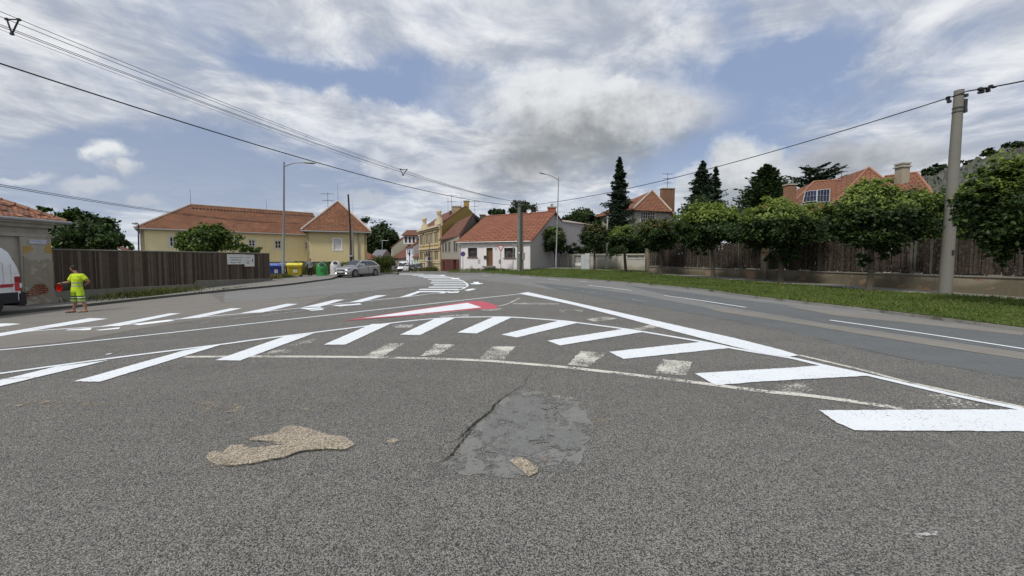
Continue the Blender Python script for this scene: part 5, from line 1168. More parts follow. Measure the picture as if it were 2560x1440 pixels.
LF_C = leafmat('needle_dark', (.007, .017, .010), (.026, .045, .022), .12); LF_B = leafmat('leaf_bush', (.022, .045, .012), (.065, .10, .025), .3)
LF_W = leafmat('leaf_walnut', (.018, .042, .009), (.070, .12, .026), .32)
BARK = mk('bark', (.105, .088, .068), .95, var=.4, vs=4, fvar=.4, fs=30, bmp=.5); BARKD = mk('bark_dark', (.05, .042, .034), .95, var=.4, fs=20)
CORE = mk('shade_foliage', (.010, .017, .006), .95, var=.4, vs=3)
def trunk(parent, base, top, r, limbs, reach, zlo, m=BARK, lean=.0):
    mb = MB(); b, t = Vector(base), Vector(top); L = (t-b).length
    pts = [b-Vector((0, 0, .3))]+[b.lerp(t, k)+Vector((random.uniform(-1, 1), random.uniform(-1, 1), 0))*r*.35 for k in (0, .08, .35, .65, 1)]; mb.tube(pts, [r*1.45, r*1.35, r*1.05, r*.95, r*.8, r*.55], 10)
    for i in range(limbs):
        a = 6.28*i/limbs+random.uniform(-.4, .4); s = b.lerp(t, random.uniform(zlo, 1)); e = s+Vector((math.cos(a)*reach[0], math.sin(a)*reach[0], reach[1]))*random.uniform(.6, 1.05); m1 = s.lerp(e, .5)+Vector((0, 0, reach[1]*-.08))
        mb.tube([s, m1, e], [r*.5, r*.3, r*.1], 6); e2 = m1+(e-m1).length*Vector((math.cos(a+.8), math.sin(a+.8), .8)).normalized(); mb.tube([m1, e2], [r*.25, r*.07], 5)
    return mb.build('trunk', m, parent, smooth=True)
def cosv(px): u = (px-1280)/F; return 1/math.sqrt(1+u*u)
def street_tree(px, base_py, cx, cy, rx, ry, label, n, size, top=LF_Y, topfrac=.25, mid=LF_M, blobs=None, seed=1, base=None, trunk_r=.11, name='street_tree', group='clipped round trees along the right verge', clusters=70):
    cy -= 5; ry *= .92; blobs = [(q[0], q[1]-6, q[2]*.93, q[3]*.9) for q in (blobs or [])]
    b = base or G(px, base_py, .1); Y = b.y; c = D(cx, cy, Y); k = Y/F; o = thing(name, label, 'tree', tuple(b), group=group)
    cv = cosv(cx); bl = [((c.x, c.y, c.z), (rx*k*cv, rx*k*.95*cv, ry*k), 2.0)]
    for q in (blobs or []): d = D(q[0], q[1], Y); bl.append(((d.x, d.y+random.uniform(-.3, .3)*rx*k*cv, d.z), (q[2]*k*cv, q[2]*k*cv, q[3]*k), q[2]*q[3]/rx/ry*2))
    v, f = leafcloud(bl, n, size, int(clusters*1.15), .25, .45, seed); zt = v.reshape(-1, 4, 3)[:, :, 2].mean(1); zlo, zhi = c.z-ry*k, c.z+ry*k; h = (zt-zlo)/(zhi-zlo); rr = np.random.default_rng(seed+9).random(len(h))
    mi = np.zeros(len(h)); mi[(h > .62) & (rr < topfrac*2*(h-.3))] = 1; mi[(h < .58) & (rr < .62)] = 2  # young leaves on top; darker leaves below put the crown's underside shade into colour
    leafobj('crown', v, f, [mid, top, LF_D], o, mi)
    trunk(o, b, (c.x+(b.x-c.x)*.3, c.y, c.z-ry*k*.25), trunk_r, 6, (rx*k*.75, ry*k*.6), .75)
    return o
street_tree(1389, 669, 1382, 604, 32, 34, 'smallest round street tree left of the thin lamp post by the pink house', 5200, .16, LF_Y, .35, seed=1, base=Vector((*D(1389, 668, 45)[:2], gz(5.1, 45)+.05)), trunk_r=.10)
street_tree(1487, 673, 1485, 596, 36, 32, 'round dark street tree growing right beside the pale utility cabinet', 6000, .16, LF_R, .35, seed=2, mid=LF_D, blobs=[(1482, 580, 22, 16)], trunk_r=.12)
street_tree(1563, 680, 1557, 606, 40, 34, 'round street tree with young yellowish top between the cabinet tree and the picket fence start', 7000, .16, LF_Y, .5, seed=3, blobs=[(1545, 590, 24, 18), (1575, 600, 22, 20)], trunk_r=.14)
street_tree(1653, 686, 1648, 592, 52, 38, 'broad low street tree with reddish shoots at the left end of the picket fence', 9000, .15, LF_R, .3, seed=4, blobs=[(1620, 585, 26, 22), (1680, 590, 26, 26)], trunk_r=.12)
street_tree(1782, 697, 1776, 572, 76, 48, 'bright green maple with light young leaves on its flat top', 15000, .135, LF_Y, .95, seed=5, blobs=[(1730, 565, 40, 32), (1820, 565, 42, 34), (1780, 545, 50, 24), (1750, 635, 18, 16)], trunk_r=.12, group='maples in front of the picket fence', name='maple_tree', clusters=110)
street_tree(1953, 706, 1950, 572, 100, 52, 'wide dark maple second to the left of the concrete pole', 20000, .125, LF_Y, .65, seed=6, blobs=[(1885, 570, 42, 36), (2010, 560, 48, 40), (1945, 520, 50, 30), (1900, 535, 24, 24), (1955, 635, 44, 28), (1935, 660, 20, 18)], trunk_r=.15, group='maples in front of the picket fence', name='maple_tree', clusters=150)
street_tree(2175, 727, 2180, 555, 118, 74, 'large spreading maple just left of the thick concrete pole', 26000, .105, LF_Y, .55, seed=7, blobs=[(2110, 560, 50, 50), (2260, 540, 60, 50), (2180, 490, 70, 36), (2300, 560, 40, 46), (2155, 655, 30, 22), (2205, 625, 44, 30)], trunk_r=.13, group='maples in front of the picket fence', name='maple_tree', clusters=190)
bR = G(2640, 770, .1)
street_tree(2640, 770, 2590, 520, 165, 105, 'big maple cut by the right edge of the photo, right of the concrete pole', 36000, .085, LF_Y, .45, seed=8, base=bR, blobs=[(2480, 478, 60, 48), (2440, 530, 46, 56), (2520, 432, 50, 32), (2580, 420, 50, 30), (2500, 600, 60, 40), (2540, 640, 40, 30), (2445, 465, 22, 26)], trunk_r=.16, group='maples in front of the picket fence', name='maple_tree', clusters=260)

def bush(name, label, cat, Y, blobs, n, size, mats=(LF_B,), seed=0, tr=None, group=None, ratio=None, clusters=50, depth=1., zb=None, droop=0.):
    c0 = D(blobs[0][0], blobs[0][1], Y); o = thing(name, label, cat, (c0.x, Y, zb if zb is not None else gz(c0.x, Y)), group=group); k = Y/F
    bl = []
    for q in blobs: d = D(q[0], q[1], Y); cv = cosv(q[0]); bl.append(((d.x, d.y+(random.uniform(-.3, .3)*q[2]*k*depth*cv), d.z), (q[2]*k*cv, q[2]*k*depth*cv, q[3]*k), q[2]*q[3]))
    v, f = leafcloud(bl, n, size, clusters, .30, .4, seed, droop=droop); mi = None
    if len(mats) > 1: mi = (np.random.default_rng(seed).random(len(f)) < (ratio or .3)).astype(int)
    leafobj('crown' if tr else 'foliage', v, f, list(mats), o, mi)
    if tr: trunk(o, (c0.x, Y, gz(c0.x, Y)), (c0.x, Y, c0.z), tr, 6, (blobs[0][2]*k*.6, blobs[0][3]*k*.6), .5, BARKD)
    return o
# left: walnut behind fence, elder in front of yellow building
bush('walnut_tree', 'large loose leafed tree behind the plank fence beside the corner house', 'tree', 25, [(190, 590, 70, 42), (250, 600, 60, 36), (150, 560, 42, 36), (205, 545, 34, 24), (110, 525, 22, 14), (285, 605, 40, 22), (255, 560, 30, 18), (130, 610, 40, 30), (318, 612, 14, 10)], 15000, .16, (LF_W, LF_D), 21, .22, ratio=.45, clusters=130, droop=.5)
bush('elder_bush', 'light green leafy bush rising over the plank fence in front of the yellow building', 'bush', 38, [(520, 605, 52, 28), (475, 605, 28, 26), (545, 585, 30, 22), (548, 563, 12, 12), (500, 585, 26, 14), (585, 605, 24, 22), (620, 620, 26, 12), (645, 625, 12, 8)], 9000, .19, (LF_W, LF_Y), 22, .15, ratio=.22, clusters=110, droop=.4)
bush('big_dark_tree', 'big round dark tree at the left end of the far street', 'tree', 108, [(950, 608, 38, 38), (930, 600, 26, 32), (965, 590, 24, 26), (975, 615, 16, 30), (945, 580, 22, 18)], 8000, .55, (LF_D, LF_M), 23, .5, ratio=.25, clusters=90)
bush('garden_tree', 'dark tree behind the roof of the pink house, left crown', 'tree', 62, [(1245, 532, 16, 10)], 1500, .28, (LF_D,), 24, .2, group='trees behind the pink house', clusters=20)
bush('garden_tree', 'dark tree directly behind the middle utility pole top', 'tree', 64, [(1305, 528, 30, 15), (1320, 520, 16, 12), (1285, 532, 18, 10)], 3500, .28, (LF_D,), 25, .2, group='trees behind the pink house', clusters=35)
bush('garden_tree', 'bushy green tree behind the grey extension, right of the lamp post', 'tree', 66, [(1450, 548, 36, 18), (1420, 550, 20, 12), (1470, 540, 18, 16), (1495, 560, 20, 18)], 4500, .28, (LF_B, LF_D), 26, .25, ratio=.4, group='trees behind the pink house', clusters=50)
bush('ivy_hedge', 'dark ivy hedge hanging over the cream garden wall', 'hedge', 47.2, [(1350, 628, 14, 14), (1375, 625, 16, 14), (1408, 623, 26, 13), (1440, 622, 26, 14), (1475, 625, 26, 14), (1515, 625, 30, 16), (1560, 626, 34, 18), (1598, 620, 26, 24)], 9000, .15, (LF_D,), 27, clusters=120, depth=.4)
# garden trees behind the picket fence
for i, (nm, lb, Y, bl, n, s_, ms, rt) in enumerate((
    ('garden_tree', 'leafy dark green tree right of the grey villa under the twin spruces', 50, [(1752, 545, 50, 42), (1800, 552, 40, 36), (1720, 560, 28, 30)], 9000, .22, (LF_B, LF_D), .55),
    ('garden_tree', 'low dark tree mass between the twin spruces and the single conifer', 48, [(1835, 562, 46, 38), (1870, 555, 34, 28), (1860, 590, 50, 30)], 6500, .22, (LF_D, LF_B), .4),
    ('garden_shrub', 'dark shrubbery looking over the picket fence behind the wide maple', 40, [(1940, 590, 60, 34), (2010, 590, 50, 34), (1890, 600, 40, 28)], 7000, .19, (LF_D, LF_B), .3),
    ('garden_shrub', 'dense greenery over the fence left of the large maple', 34, [(2080, 580, 60, 44), (2030, 575, 40, 40), (2140, 590, 50, 40)], 8000, .17, (LF_B, LF_M), .4),
    ('garden_tree', 'light green tree below the rocky hill, left of the concrete pole', 30, [(2290, 515, 66, 46), (2240, 560, 60, 40), (2340, 555, 60, 60), (2370, 510, 50, 40)], 9000, .15, (LF_M, LF_Y), .3),
    ('garden_tree', 'yellowish green tree behind the fence right of the concrete pole', 27, [(2400, 530, 64, 56), (2440, 550, 60, 56), (2370, 590, 60, 34)], 9000, .14, (LF_M, LF_Y), .35),
    ('garden_tree', 'tall leafy tree behind the fence at the right edge of the photo', 24, [(2530, 475, 80, 50), (2640, 480, 90, 80), (2560, 560, 90, 60), (2470, 510, 50, 46)], 12000, .13, (LF_M, LF_D), .4),
    ('garden_shrub', 'shaded shrub behind the first bay of the picket fence', 46, [(1690, 585, 50, 30), (1640, 600, 30, 24)], 4000, .18, (LF_D, LF_B), .4))):
    bush(nm, lb, 'tree' if 'tree' in nm else 'bush', Y, bl, n, s_, ms, 40+i, .16 if 'tree' in nm else None, group='garden trees behind the picket fence' if 'tree' in nm else 'garden shrubs behind the picket fence', ratio=rt, clusters=110)

def hedge(label, px0, px1, seed):
    h0, h1 = hit(rA_, rB_, px0, 640), hit(rA_, rB_, px1, 640); t0, t1 = ((V2(h)-V2(rA_)).dot(dR) for h in (h0, h1)); bl = []; k = t0
    o = thing('hedge', label, 'hedge', tuple(V2(rA_)+dR*((t0+t1)/2)-nR*1.6+Vector((0, 0, .2))), group='dark hedges behind the picket fence')
    while k < t1: p = V2(rA_)+dR*k-nR*1.95; bl.append(((p.x, p.y, (wz(k)+fz(k))/2-.15), (.75, .75, (fz(k)-wz(k))*.62), 1)); k += .7
    v, f = leafcloud(bl, int(len(bl)*330), .17, len(bl)*6, .5, .3, seed, shell=.4); leafobj('foliage', v, f, [LF_D], o)
hedge('dark hedge behind the left bay of the picket fence', 1625, 1905, 81); hedge('dark hedge behind the middle bay of the picket fence', 1915, 2325, 82); hedge('dark hedge behind the fence bay right of the concrete pole', 2335, 2900, 83)

def conifer(label, px, top_py, base_py, Y, wpx, n=260, seed=0, kind='spruce', twigs=34, group='conifers in the villa gardens', zb=None, name='spruce_tree', m=LF_C):
    r = np.random.default_rng(seed); b = D(px, base_py, Y); zt = D(px, top_py, Y).z; z0 = zb if zb is not None else b.z; k = Y/F; Rm = wpx*k; H = zt-z0
    o = thing(name, label, 'tree', (b.x, Y, gz(b.x, Y)), group=group); V = []
    mb = MB().tube([(b.x, Y, -1), (b.x, Y, z0), (b.x, Y, zt)], [.25, .2, .02], 7)
    for i in range(n):
        u = (i+r.random())/n; h = 1-u**.82*1.0; z = z0+H*h; a = r.random()*6.283
        if kind == 'spruce': L = Rm*(1-h)**.72*(.55+.75*r.random()*(.6+.4*math.sin(u*55)))
        elif kind == 'cone': L = Rm*min(1, (1-h)*1.5)**.8*(.75+.4*r.random())
        else: L = Rm*(.35+.75*r.random())*(1 if h < .8 else .6)
        if r.random() < .06: L *= 1.25
        d = np.array([math.cos(a), math.sin(a), 0]); rise = {'spruce': -.18, 'cone': .35, 'cedar': .03}[kind]
        p0 = np.array([b.x, Y, z]); S = np.linspace(.12, 1, twigs); P = p0+d*(S*L)[:, None]; P[:, 2] += rise*L*S+(.22*L*S**2.2 if kind != 'cone' else 0)
        if L > Rm*.5 and i % 3 == 0: mb.tube([p0, P[twigs//2], P[-1]], [.04, .03, .01], 4)
        side = np.array([-d[1], d[0], 0]); w = (L*.20*(1-S*.75)+.05)[:, None]; P = P+side*r.normal(size=(twigs, 1))*w+np.array([0, 0, -1])*np.abs(r.normal(size=(twigs, 1)))*w*(.9 if kind == 'spruce' else .35)
        t = d*.8+side*r.normal(size=(twigs, 1))*.7+np.array([0, 0, 1])*(r.normal(size=(twigs, 1))*.3-(.35 if kind == 'spruce' else -.2)); t /= np.linalg.norm(t, axis=1)[:, None]; q = np.cross(t, r.normal(size=(twigs, 3))); q /= np.linalg.norm(q, axis=1)[:, None]
        s = (.05+.055*Rm)*(.6+.7*r.random((twigs, 1))); V.append(np.stack([P-t*s, P+q*s*.42, P+t*s*1.2, P-q*s*.42], 1))
    v = np.concatenate(V).reshape(-1, 3); leafobj('crown', v, np.arange(len(v)).reshape(-1, 4), [m], o); mb.build('trunk', BARKD, o)
    return o
conifer('tall slender dark spruce standing left of the grey villa', 1546, 392, 600, 54, 46, 420, 1)
conifer('left and taller of the twin spruces right of the grey villa', 1753, 402, 560, 60, 56, 330, 2)
conifer('narrower right one of the twin spruces', 1787, 416, 545, 61, 32, 230, 3)
conifer('single broad conifer left of the orange roofed villa', 1913, 411, 560, 56, 62, 420, 4, 'cone', m=LF_D, name='cypress_tree')
conifer('flat layered cedar showing behind the orange villa roof', 2040, 417, 480, 62, 62, 60, 5, 'cedar', 60, name='cedar_tree')

# rocky hill on the right
RK = mk('hill_rock', (.095, .094, .084), .95, var=.7, vs=.12, fvar=.5, fs=.9, bmp=.9, tint=(.035, .055, .02))
ridge_px = [(2180, 520), (2240, 480), (2290, 452), (2320, 436), (2350, 424), (2400, 412), (2440, 397), (2480, 384), (2520, 368), (2560, 356), (2640, 330), (2800, 290), (3100, 240), (3600, 240)]
RP = [D(x, y, 150) for x, y in ridge_px]; mb = MB(); nu, nv_ = 130, 26; sv_ = []
for i in range(nu):
    t = i/(nu-1)*(len(RP)-1); a = min(int(t), len(RP)-2); p = RP[a].lerp(RP[a+1], t-a); 
    for j in range(nv_):
        s = j/(nv_-1); back = j-nv_*.7
        if s < .7: y = 150-(1-s/.7)*75; z = -3+(p.z+3)*(s/.7)**.8
        else: y = 150+(s-.7)/.3*60; z = p.z*(1-.25*(s-.7)/.3)
        rr_ = math.sin(i*1.3+j*2.1)*.5+math.sin(i*.37+j*.9+2)*.9+random.gauss(0, .45); z += rr_*(.9 if .15 < s else 0); sv_.append((p.x*y/150, y+random.gauss(0, .6), z))
mb.v = sv_; mb.f = [(i*nv_+j, (i+1)*nv_+j, (i+1)*nv_+j+1, i*nv_+j+1) for i in range(nu-1) for j in range(nv_-1)]
hl = mb.build('hills', RK, fixn=True); tag(hl, kind='structure')
for i, (x, y, rx, ry, lb) in enumerate(((2345, 424, 26, 11, 'low dark pine on the left shoulder of the rocky hill'), (2475, 380, 16, 10, 'small dark pine on the rocky hill crest'), (2545, 364, 30, 9, 'green scrub bush on the top edge of the rocky hill'), (2430, 405, 26, 9, 'dark juniper bush on the hill slope'), (2318, 440, 18, 8, 'lowest dark bush at the foot of the hill ridge'))):
    bush('hill_shrub', lb, 'bush', 148, [(x, y, rx, ry), (x+rx*.5, y+ry*.4, rx*.6, ry*.7)], 900, .7, (LF_D,), 60+i, group='shrubs on the rocky hill', clusters=22, zb=D(x, y, 148).z)

# weeds round the bins and fence feet
def weeds(name, label, px, n, h, m, Y=None, spread=(1.2, .6), seed=0, zoff=.12, lean=.35, cat='weeds', wd=.02):
    r = random.Random(seed); c = G(px[0], px[1], zoff) if Y is None else D(px[0], px[1], Y); z0 = gz(c.x, c.y)+zoff; mb = MB()
    for _ in range(n):
        x, y = c.x+r.gauss(0, spread[0]*.5), c.y+r.gauss(0, spread[1]*.5); hh = h*r.uniform(.4, 1.1)*math.exp(-((x-c.x)/spread[0])**2*.5); lx, ly = r.gauss(0, lean)*hh, r.gauss(0, lean)*hh; a = r.uniform(0, 6.28); wx, wy = math.cos(a)*wd, math.sin(a)*wd
        mb.add([(x-wx, y-wy, z0-.02), (x+wx, y+wy, z0-.02), (x+lx*.5+wx, y+ly*.5+wy, z0+hh*.6), (x+lx*.5-wx, y+ly*.5-wy, z0+hh*.6), (x+lx, y+ly, z0+hh)], [(0, 1, 2, 3), (3, 2, 4)])
        for k in range(2):
            q = r.uniform(.3, .95); px_, py_, pz = x+lx*q, y+ly*q, z0+hh*q; b_ = r.uniform(0, 6.28); l_ = hh*.16; mb.add([(px_, py_, pz), (px_+math.cos(b_)*l_, py_+math.sin(b_)*l_, pz+l_*.5), (px_+math.cos(b_+.5)*l_*.7, py_+math.sin(b_+.5)*l_*.7, pz+l_*.1)], [(0, 1, 2)])
    o = mb.build(name, m); o.location = (0, 0, 0); tag(o, label, cat, kind='stuff'); return o
WD = leafmat('weed_green', (.05, .075, .02), (.16, .16, .06), .3, .7); WDD = leafmat('weed_dry', (.13, .12, .05), (.26, .22, .11), .3, .8)
weeds('weeds', 'weeds growing round the feet of the blue and yellow containers', (700, 695), 700, .42, WD, spread=(1.3, .5), seed=1)
weeds('weeds', 'dry weeds at the end of the plank fence', (688, 697), 250, .45, WDD, spread=(.6, .4), seed=2)
weeds('weeds', 'tall weeds behind the green and white bell containers', (800, 676), 1100, 1.15, WD, Y=39.5, spread=(3.2, .7), seed=3)
weeds('weeds', 'tall weeds behind the silver car next to the yellow wing', (885, 672), 1200, 1.3, WD, Y=42, spread=(3.2, .8), seed=4, wd=.03)
weeds('weeds', 'tall dark weeds at the pavement corner right of the silver car', (955, 676), 1400, 1.9, leafmat('weed_dark', (.03, .055, .015), (.09, .11, .035), .3, .7), Y=43, spread=(.8, .7), seed=5, wd=.03)
weeds('weeds', 'thin weeds along the plinth of the plank fence', (405, 736), 500, .45, WD, spread=(.4, 2.5), seed=6)
weeds('weeds', 'small weeds by the fence plinth near the worker', (300, 742), 260, .3, WD, spread=(.3, 2.0), seed=7)
weeds('weeds', 'small weeds on the kerb of the left pavement', (600, 722), 200, .2, WD, spread=(.3, 2.5), seed=8, zoff=.02)
weeds('weeds', 'grass and weeds at the foot of the ornate yellow house', (1080, 679), 1100, .7, WD, Y=60, spread=(2.6, 1.0), seed=9, zoff=.05, wd=.03)
weeds('weeds', 'grass tufts along the front wall of the pink house', (1230, 672), 700, .3, WD, Y=42, spread=(5, .5), seed=10, zoff=.05)
bush('far_hedge', 'low dark hedge beside the tiny white cottage', 'hedge', 95, [(967, 663, 12, 6), (978, 664, 8, 6)], 1500, .3, (LF_D,), 31, clusters=30)
bush('hedge_bush', 'dark bushes against the fence foot behind the bins', 'bush', 40.3, [(742, 668, 14, 14), (775, 670, 16, 14), (815, 668, 12, 14)], 2200, .12, (LF_B, LF_D), 32, ratio=.5, clusters=40, depth=.4)

# ------------------------------------------------------------------ poles, lamps, wires, signs
def lampost(name, label, base, top_py, px_top, head, m, r0=.09, r1=.05, headlabel=None, group='tall curved street lamps', arm_start=None, hs=1.):
    b = base; t = D(px_top, top_py, b.y); o = thing(name, label, 'street lamp', tuple(b), group=group)
    mb = MB().tube([b-Vector((0, 0, .3)), b+Vector((0, 0, 1.2)), b+Vector((0, 0, 1.25)), b.lerp(t, .5), t], [r0*1.25, r0*1.25, r0, (r0+r1)/2, r1], 10); mb.build('pole', m, o, smooth=True)
    hd = [D(x, y, b.y) for x, y in head]; mb = MB(); hs_ = smooth3([D(*arm_start, b.y) if arm_start else t]+hd[:-1]); mb.tube(hs_, .04, 7); mb.build('arm', m, o, smooth=True)
    d = (hd[-1]-hd[-2]); L = d.length; d.normalize(); c = (hd[-1]+hd[-2])/2; up = Vector((0, 0, 1)); x = d; y = up.cross(x).normalized(); z = x.cross(y)
    M_ = Matrix(((x.x, y.x, z.x, c.x), (x.y, y.y, z.y, c.y), (x.z, y.z, z.z, c.z), (0, 0, 0, 1)))
    mb = MB(); 
    for q in range(1): mb.lathe([(.04, -.5), (.16, -.42), (.2, 0), (.17, .35), (.03, .5)], n=14, M=M_ @ Matrix.Rotation(R(90), 4, 'Y') @ Matrix.Diagonal((.45*hs, 1*hs, L, 1)))
    h = mb.build('lamp_head', METAL_L, o, smooth=True); MB().lathe([(.02, -.3), (.14, -.2), (.15, .15), (.02, .3)], n=12, M=M_ @ Matrix.Translation((L*.08, 0, -.055*hs)) @ Matrix.Rotation(R(90), 4, 'Y') @ Matrix.Diagonal((.3*hs, 1*hs, L, 1))).build('lens', paint('lamp_lens', (.30, .30, .28), .3), h, smooth=True)
    return o
def smooth3(pts, n=5):
    pts = [Vector(p) for p in pts]; P = [2*pts[0]-pts[1]]+pts+[2*pts[-1]-pts[-2]]; out = []
    for i in range(1, len(P)-2):
        for k in range(n):
            t = k/n; a, b, c, d = P[i-1:i+3]; out.append(.5*((2*b)+(c-a)*t+(2*a-5*b+4*c-d)*t*t+(3*b-a-3*c+d)*t**3))
    return out+[pts[-1]]
lb = Vector((*D(709, 690, 35.6)[:2], gz(D(709, 690, 35.6).x, 35.6)+.12))
lampost('street_lamp', 'tall grey street lamp with curved arm between the blue and yellow containers', lb, 405, 710, [(718, 413.5), (735, 408), (758, 406.3), (790, 408)], METAL_P, .12, .06, arm_start=(710.5, 417))
lb2 = Vector((*D(1390, 670, 42)[:2], gz(D(1390, 670, 42).x, 42)+.05))
lampost('street_lamp', 'slender steel street lamp curving left in front of the grey gable', lb2, 442, 1396.5, [(1390, 446), (1376, 439), (1364, 435.5), (1347, 431)], METAL, .08, .045, arm_start=(1396, 450.5), hs=.8)
q = Vector((*D(347, 690, 33)[:2], -.3)); o = lampost('street_lamp', 'short far street lamp seen over the plank fence left of the yellow building', q, 563, 346, [(345, 560), (342, 559), (332, 557.5)], METAL_D, .06, .05, hs=1.1)
q = Vector((*D(956, 670, 88)[:2], -.8)); lampost('street_lamp', 'faint distant street lamp in front of the big dark tree', q, 602, 955.5, [(958, 601.5), (968, 601.3), (973, 600)], METAL_L, .07, .05, hs=.7)
q = Vector((*D(1024, 670, 76)[:2], -.6)); o = thing('lantern_post', 'old style black lantern post in front of the white house', 'street lamp', tuple(q))
z_ = D(1024, 640, 76).z; MB().tube([q, (q.x, q.y, z_)], [.1, .06], 8).build('pole', METAL_D, o); MB().lathe([(.1, 0), (.22, .5), (.26, .52), (.05, .8), (.02, .95)], c=(q.x, q.y, z_), n=8).build('lantern', METAL_D, o)
# concrete poles
def cpole(name, label, b, t, r0, r1, group='concrete utility poles', n=12):
    o = thing(name, label, 'utility pole', tuple(b), group=group); MB().tube([b-(t-b).normalized()*.4, b, b.lerp(t, .5), t], [r0*1.02, r0, (r0+r1)/2, r1], n).build('pole', plaster('pole_concrete', (.20, .195, .172), (.14, .135, .115), .6), o, smooth=True); return o
b = G(2362, 736, .12); t = D(2398, 226, b.y); big = cpole('concrete_pole', 'thick tapered concrete pole on the right verge with a black cable at its top', b, t, .225, .155)
mb = MB(); ax = (t-b).normalized()
for k, rr_ in ((.985, .172), (.925, .178), (.905, .18)):
    p = b.lerp(t, k-.01); mb.tube([p-ax*.018, p+ax*.018], rr_, 14)
mb.build('steel_band', METAL_D, big)
mb = MB(); p = b.lerp(t, .93); mb.box((p.x+.19, p.y-.05, p.z), (.12, .16, .42)); mb.box((p.x+.17, p.y-.10, p.z-.28), (.12, .12, .14)); p = b.lerp(t, .965); mb.box((p.x+.18, p.y-.1, p.z+.05), (.1, .12, .12)); mb.build('bracket', METAL_D, big)
p = b.lerp(t, .21); MB().box((p.x-.02, p.y-.225, p.z), (.09, .03, .2)).build('pole_plate', METAL_D, big)
bm_ = Vector((*D(1297, 680, 38.5)[:2], gz(.7, 38.5))); tm = D(1298.5, 501, 38.5); mid = cpole('concrete_pole', 'twin concrete utility pole with crossarms in front of the pink house', bm_, tm, .21, .16)
b2 = bm_+Vector((.30, .25, 0)); t2 = Vector((tm.x+.22, tm.y+.25, D(1300, 529, 38.5).z)); MB().tube([b2-Vector((0, 0, .4)), b2, t2], [.2, .2, .15], 12).build('second_pole', MATS['pole_concrete'], mid, smooth=True)
mb = MB(); z_ = D(1298, 505, 38.5).z; mb.box((tm.x, tm.y-.2, z_), (1.3, .09, .1)); z2 = D(1298, 514, 38.5).z; mb.box((tm.x-.15, tm.y-.2, z2), (1.0, .07, .08)); ca = mb.build('crossarm', METAL_D, mid)
INS = mk('insulator', (.16, .09, .06), .3, var=.1)
for dx_ in (-.58, -.36, .36, .58):
    MB().lathe([(.03, -.02), (.05, .02), (.05, .1), (.025, .13)], c=(tm.x+dx_, tm.y-.2, z_+.05), n=8).build('insulator', INS, ca)
z3 = D(1308, 641, 38.5).z; MB().box((tm.x+.42, tm.y-.02, z3), (.28, .22, .75)).build('switch_box', mk('grey_box', (.22, .22, .21), .6), mid)
MB().box((tm.x-.3, tm.y-.1, D(1290, 614, 38).z), (.14, .16, .3)).build('terminal_box', METAL, mid)
MB().box((bm_.x+.02, bm_.y-.225, D(1294, 632, 38.5).z), (.12, .02, .14)).build('pole_plate', FR_W, mid)
# leaning wooden pole with concrete foot
bw = G(880, 680, .1); bw = Vector((*D(884, 690, 41.5)[:2], 0)); tw = D(870.5, 486, 41.5); wp = thing('wooden_pole', 'thin leaning dark wooden pole in front of the yellow wing', 'utility pole', tuple(bw))
MB().tube([D(879, 655, 41.5), D(875.5, 570, 41.5), tw], [.13, .11, .09], 8).build('pole', mk('tarred_wood', (.045, .03, .024), .9, var=.3), wp, smooth=True)
MB().tube([bw, D(880, 570, 41.6)], [.16, .12], 8).build('concrete_foot', CONC, wp); MB().tube([D(875, 690, 41.5), D(874.5, 603, 41.5)], .07, 7).build('strut', METAL, wp)
q = D(877, 640, 41.3); MB().box((q.x, q.y, q.z), (.45, .2, .12)).build('steel_band', METAL_L, wp)
q = Vector((*D(1517, 674, 43.5)[:2], 0)); o = thing('thin_pole', 'thin pale concrete pole between two clipped trees by the garden wall', 'pole', tuple(q)); MB().tube([D(1515, 680, 43.5), D(1519, 541, 43.5)], [.11, .07], 8).build('pole', STONE, o); MB().box(tuple(D(1519, 543, 43.4)), (.3, .1, .1)).build('pole_bracket', METAL, o)
# wires
CAB = mk('black_cable', (.012, .012, .014), .6, var=0); CABT = mk('wire_grey', (.05, .05, .055), .5, var=0)
def wire(name, label, P, r, group=None, m=CAB, extra=None):
    pts = smooth3(P, 3); c = pts[0]; o = MB().tube(pts, r, 6).build(name, m, smooth=True); tag(o, label, 'cable', group); return o
def wpx(l, Y0, Y1):           # a hanging wire: straight in plan, parabola in height fitted to the points seen
    A_ = D(l[0][0], l[0][1], Y0); B_ = D(l[-1][0], l[-1][1], Y1); P = [A_]+[hit(A_, B_, x, y) for x, y in l[1:-1]]+[B_]; e = V2(B_)-V2(A_); L = e.length; e.normalize()
    t = [(V2(p)-V2(A_)).dot(e) for p in P]; k = 1 if l[0][0] < -200 and len(P) > 4 else 0; wts = [1./max(4, p.y) for p in P[k:]]; wts[-1] *= 6
    if len(P)-k < 3: return P
    q = np.polyfit(t[k:], [p.z for p in P[k:]], 2, w=wts); return [V2(A_)+e*(L*i/24)+Vector((0, 0, float(np.polyval(q, L*i/24)))) for i in range(25)]
Pc = wpx([(-500, 12), (0, 158), (300, 255), (600, 352), (900, 436), (1100, 483), (1200, 503), (1290, 513.5)], 7.5, 38.3)
wire('cable', 'thick black cable sagging from the upper left to the twin concrete pole', Pc, .019)
zz6 = lambda x, y: (x/7.53, 20+y/7.53)
